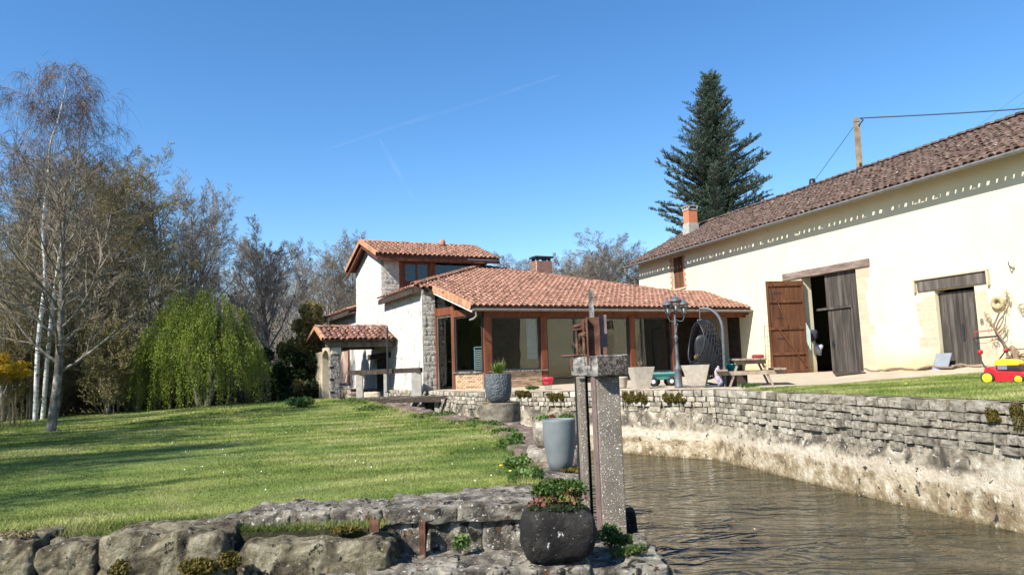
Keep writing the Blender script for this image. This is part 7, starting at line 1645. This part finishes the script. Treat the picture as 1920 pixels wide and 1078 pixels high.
leaf_obj('ditch_ivy', [((X(px, 31.5), 31.3+r.uniform(-.5, 1), -.75), (.8, .6, .30)) for px in range(470, 560, 12)], 500, .07, M['leaf'], seed=73, up=1.0, label='dark green ground cover in the ditch behind the lawn', cat='ground cover', kind='stuff')
mb = MB(); mb.box(Matrix.Translation((X(505, 36), 36, 0)), -1.6, 1.4, 0, .4, -1.2, .05); mb.build('low_wall', M['stone_low'], None, 'low grey stone wall far behind the lawn left of the porch', 'wall')
yf = 23.5; t_ = thing('forsythia_bush', (X(-5, yf), yf, -.8), 'orange yellow flowering bush at the left edge', 'bush')
leaf_obj('blossom', [((X(-8, yf)+r.gauss(0, .35), yf+r.gauss(0, .3), at(0, 688, yf).z+r.gauss(0, .18)), (.26, .3, .16)) for _ in range(26)], 260, .045, M['forsythia'], t_, seed=74)
sb = grow(random.Random(3), twig=.006, H=1.7, r0=.02, levels=2, ang=(25, 35), nch=(6, 5), lr=(.5, .4), start=.2, multi=9); o = bpy.data.objects.new('stems', seg_mesh('stems', [q for l in sb for q in l], M['bark'], 4)); place(o, Matrix.Translation((X(-5, yf), yf, -.8)), t_)
t_ = thing('reed_clump', on_lawn(10, 805), 'pale yellow reeds at the left edge of the lawn', 'reeds')
pr_ = on_lawn(12, 803); segs = []
for k in range(22): b = pr_+Vector((r.gauss(0, .22), .3+r.gauss(0, .2), 0)); segs.append((*b, *(b+Vector((r.gauss(0, .05), r.gauss(0, .05), r.uniform(.6, 1.3)))), .012, .006))
o = bpy.data.objects.new('stalks', seg_mesh('stalks', segs, M['dry'], 4)); place(o, None, t_)
# cedar
cy_ = 55; cx_ = X(1340, cy_); cb_ = 0.0; ctop = Ztop(1330, 142, cy_); cd = thing('cedar_tree', (cx_, cy_, cb_), 'tall dark blue green conifer rising behind the barn', 'tree')
r = random.Random(31); st_ = []; p0 = Vector((cx_, cy_, cb_)); topx = at(1331, 142, cy_).x
for i in range(20): t0, t1 = i/20, (i+1)/20; st_.append((cx_+(topx-cx_)*t0, cy_, ctop*t0, cx_+(topx-cx_)*t1, cy_, ctop*t1, .42*(1-t0)+.03, .42*(1-t1)+.03))
o = bpy.data.objects.new('trunk', seg_mesh('trunk', st_, M['bark'], 8)); place(o, None, cd)
NP = []; ND = []; LS = []
H = ctop
nb = 300
for k in range(nb):
    t = .22+.77*((k+r.random())/nb); a = k*2.399+r.uniform(-.3, .3); f = 1-t
    L_ = (f*10+.45)*r.uniform(.55, 1.12)
    if L_ > 4.5: L_ = 4.5*r.uniform(.68, 1.06)
    right = math.cos(a)
    if t < .62 and right > .3: L_ *= 1.15
    base = Vector((cx_+(topx-cx_)*t, cy_, H*t)); d = Vector((math.cos(a), math.sin(a), .42+.7*t*r.uniform(.5, 1.3))).normalized(); q = base; n = max(4, int(L_/.35)); up_ = .0; rb0 = .05+.05*f
    pts_ = [q.copy()]
    for i in range(n):
        d = (d+Vector((r.gauss(0, .06), r.gauss(0, .06), -.06+.10*(i/n)+r.gauss(0, .03)))).normalized(); q2 = q+d*L_/n; LS.append((*q, *q2, rb0*(1-i/n)+.01, rb0*(1-(i+1)/n)+.01)); q = q2; pts_.append(q.copy())
    side = d.cross(Vector((0, 0, 1))).normalized()
    for i in range(1, n+1):
        u_ = i/n
        for s_ in (-1, 1):
            for m_i in range(2):
                if r.random() < .2: continue
                l2 = (.22+.62*L_*.28*(1.05-u_)+.25)*r.uniform(.5, 1.1); d2 = (d*.75+side*s_*.75+Vector((0, 0, r.uniform(-.12, .28)))).normalized(); b0_ = pts_[i-1].lerp(pts_[i], r.random()); nn_ = max(2, int(l2/.10)); LS.append((*b0_, *(b0_+d2*l2), .015, .006))
                for j in range(nn_):
                    c_ = b0_+d2*l2*((j+.7)/nn_); 
                    for _ in range(5): NP.append((c_.x+r.gauss(0, .05), c_.y+r.gauss(0, .05), c_.z+r.uniform(-.03, .09))); ND.append((d2.x*.8+r.gauss(0, .5), d2.y*.8+r.gauss(0, .5), d2.z+.35+r.gauss(0, .4)))
P = np.array(NP); a = np.array(ND); a /= np.linalg.norm(a, axis=1)[:, None]; n = len(P); b = np.cross(a, g_.normal(size=(n, 3))); b /= np.linalg.norm(b, axis=1)[:, None]; s_ = (.07+.08*g_.random((n, 1))); V = np.stack([P-b*.016, P+b*.016, P+a*s_*1.5+b*.006, P+a*s_*1.5-b*.006], 1).reshape(-1, 3); V = np.stack([P-a*s_*.4, P+b*.026, P+a*s_, P-b*.026], 1).reshape(-1, 3)
print('cedar needles', n); o = bpy.data.objects.new('crown', arr_mesh('crown', V, np.arange(4*n).reshape(-1, 4), M['cedar'])); place(o, None, cd); o = bpy.data.objects.new('limbs', seg_mesh('limbs', LS, M['bark'], 3)); place(o, None, cd)
# trees left of the frame: they throw the broken shade on the lawn
for (x, y, s_, k) in [(-14, 5.5, .9, 0), (-16.5, 9.5, .8, 1), (-18.5, 14, .85, 3), (-13, 8, .7, 2), (-22, 17, .9, 0), (-17, 2, .9, 1), (-20, 9, 1.0, 3), (-10.5, 4, .55, 2)]:
    put(PR[k], x, y, -.9, s_, rt_.uniform(0, 6.28), 'bare tree left of the frame shading the lawn', 'tree', 'bare trees left of the frame')
for r_o in (PR+[PB_, PRR, PU_, PV_]):
    if r_o not in used_proto: print('unused proto', r_o.name)
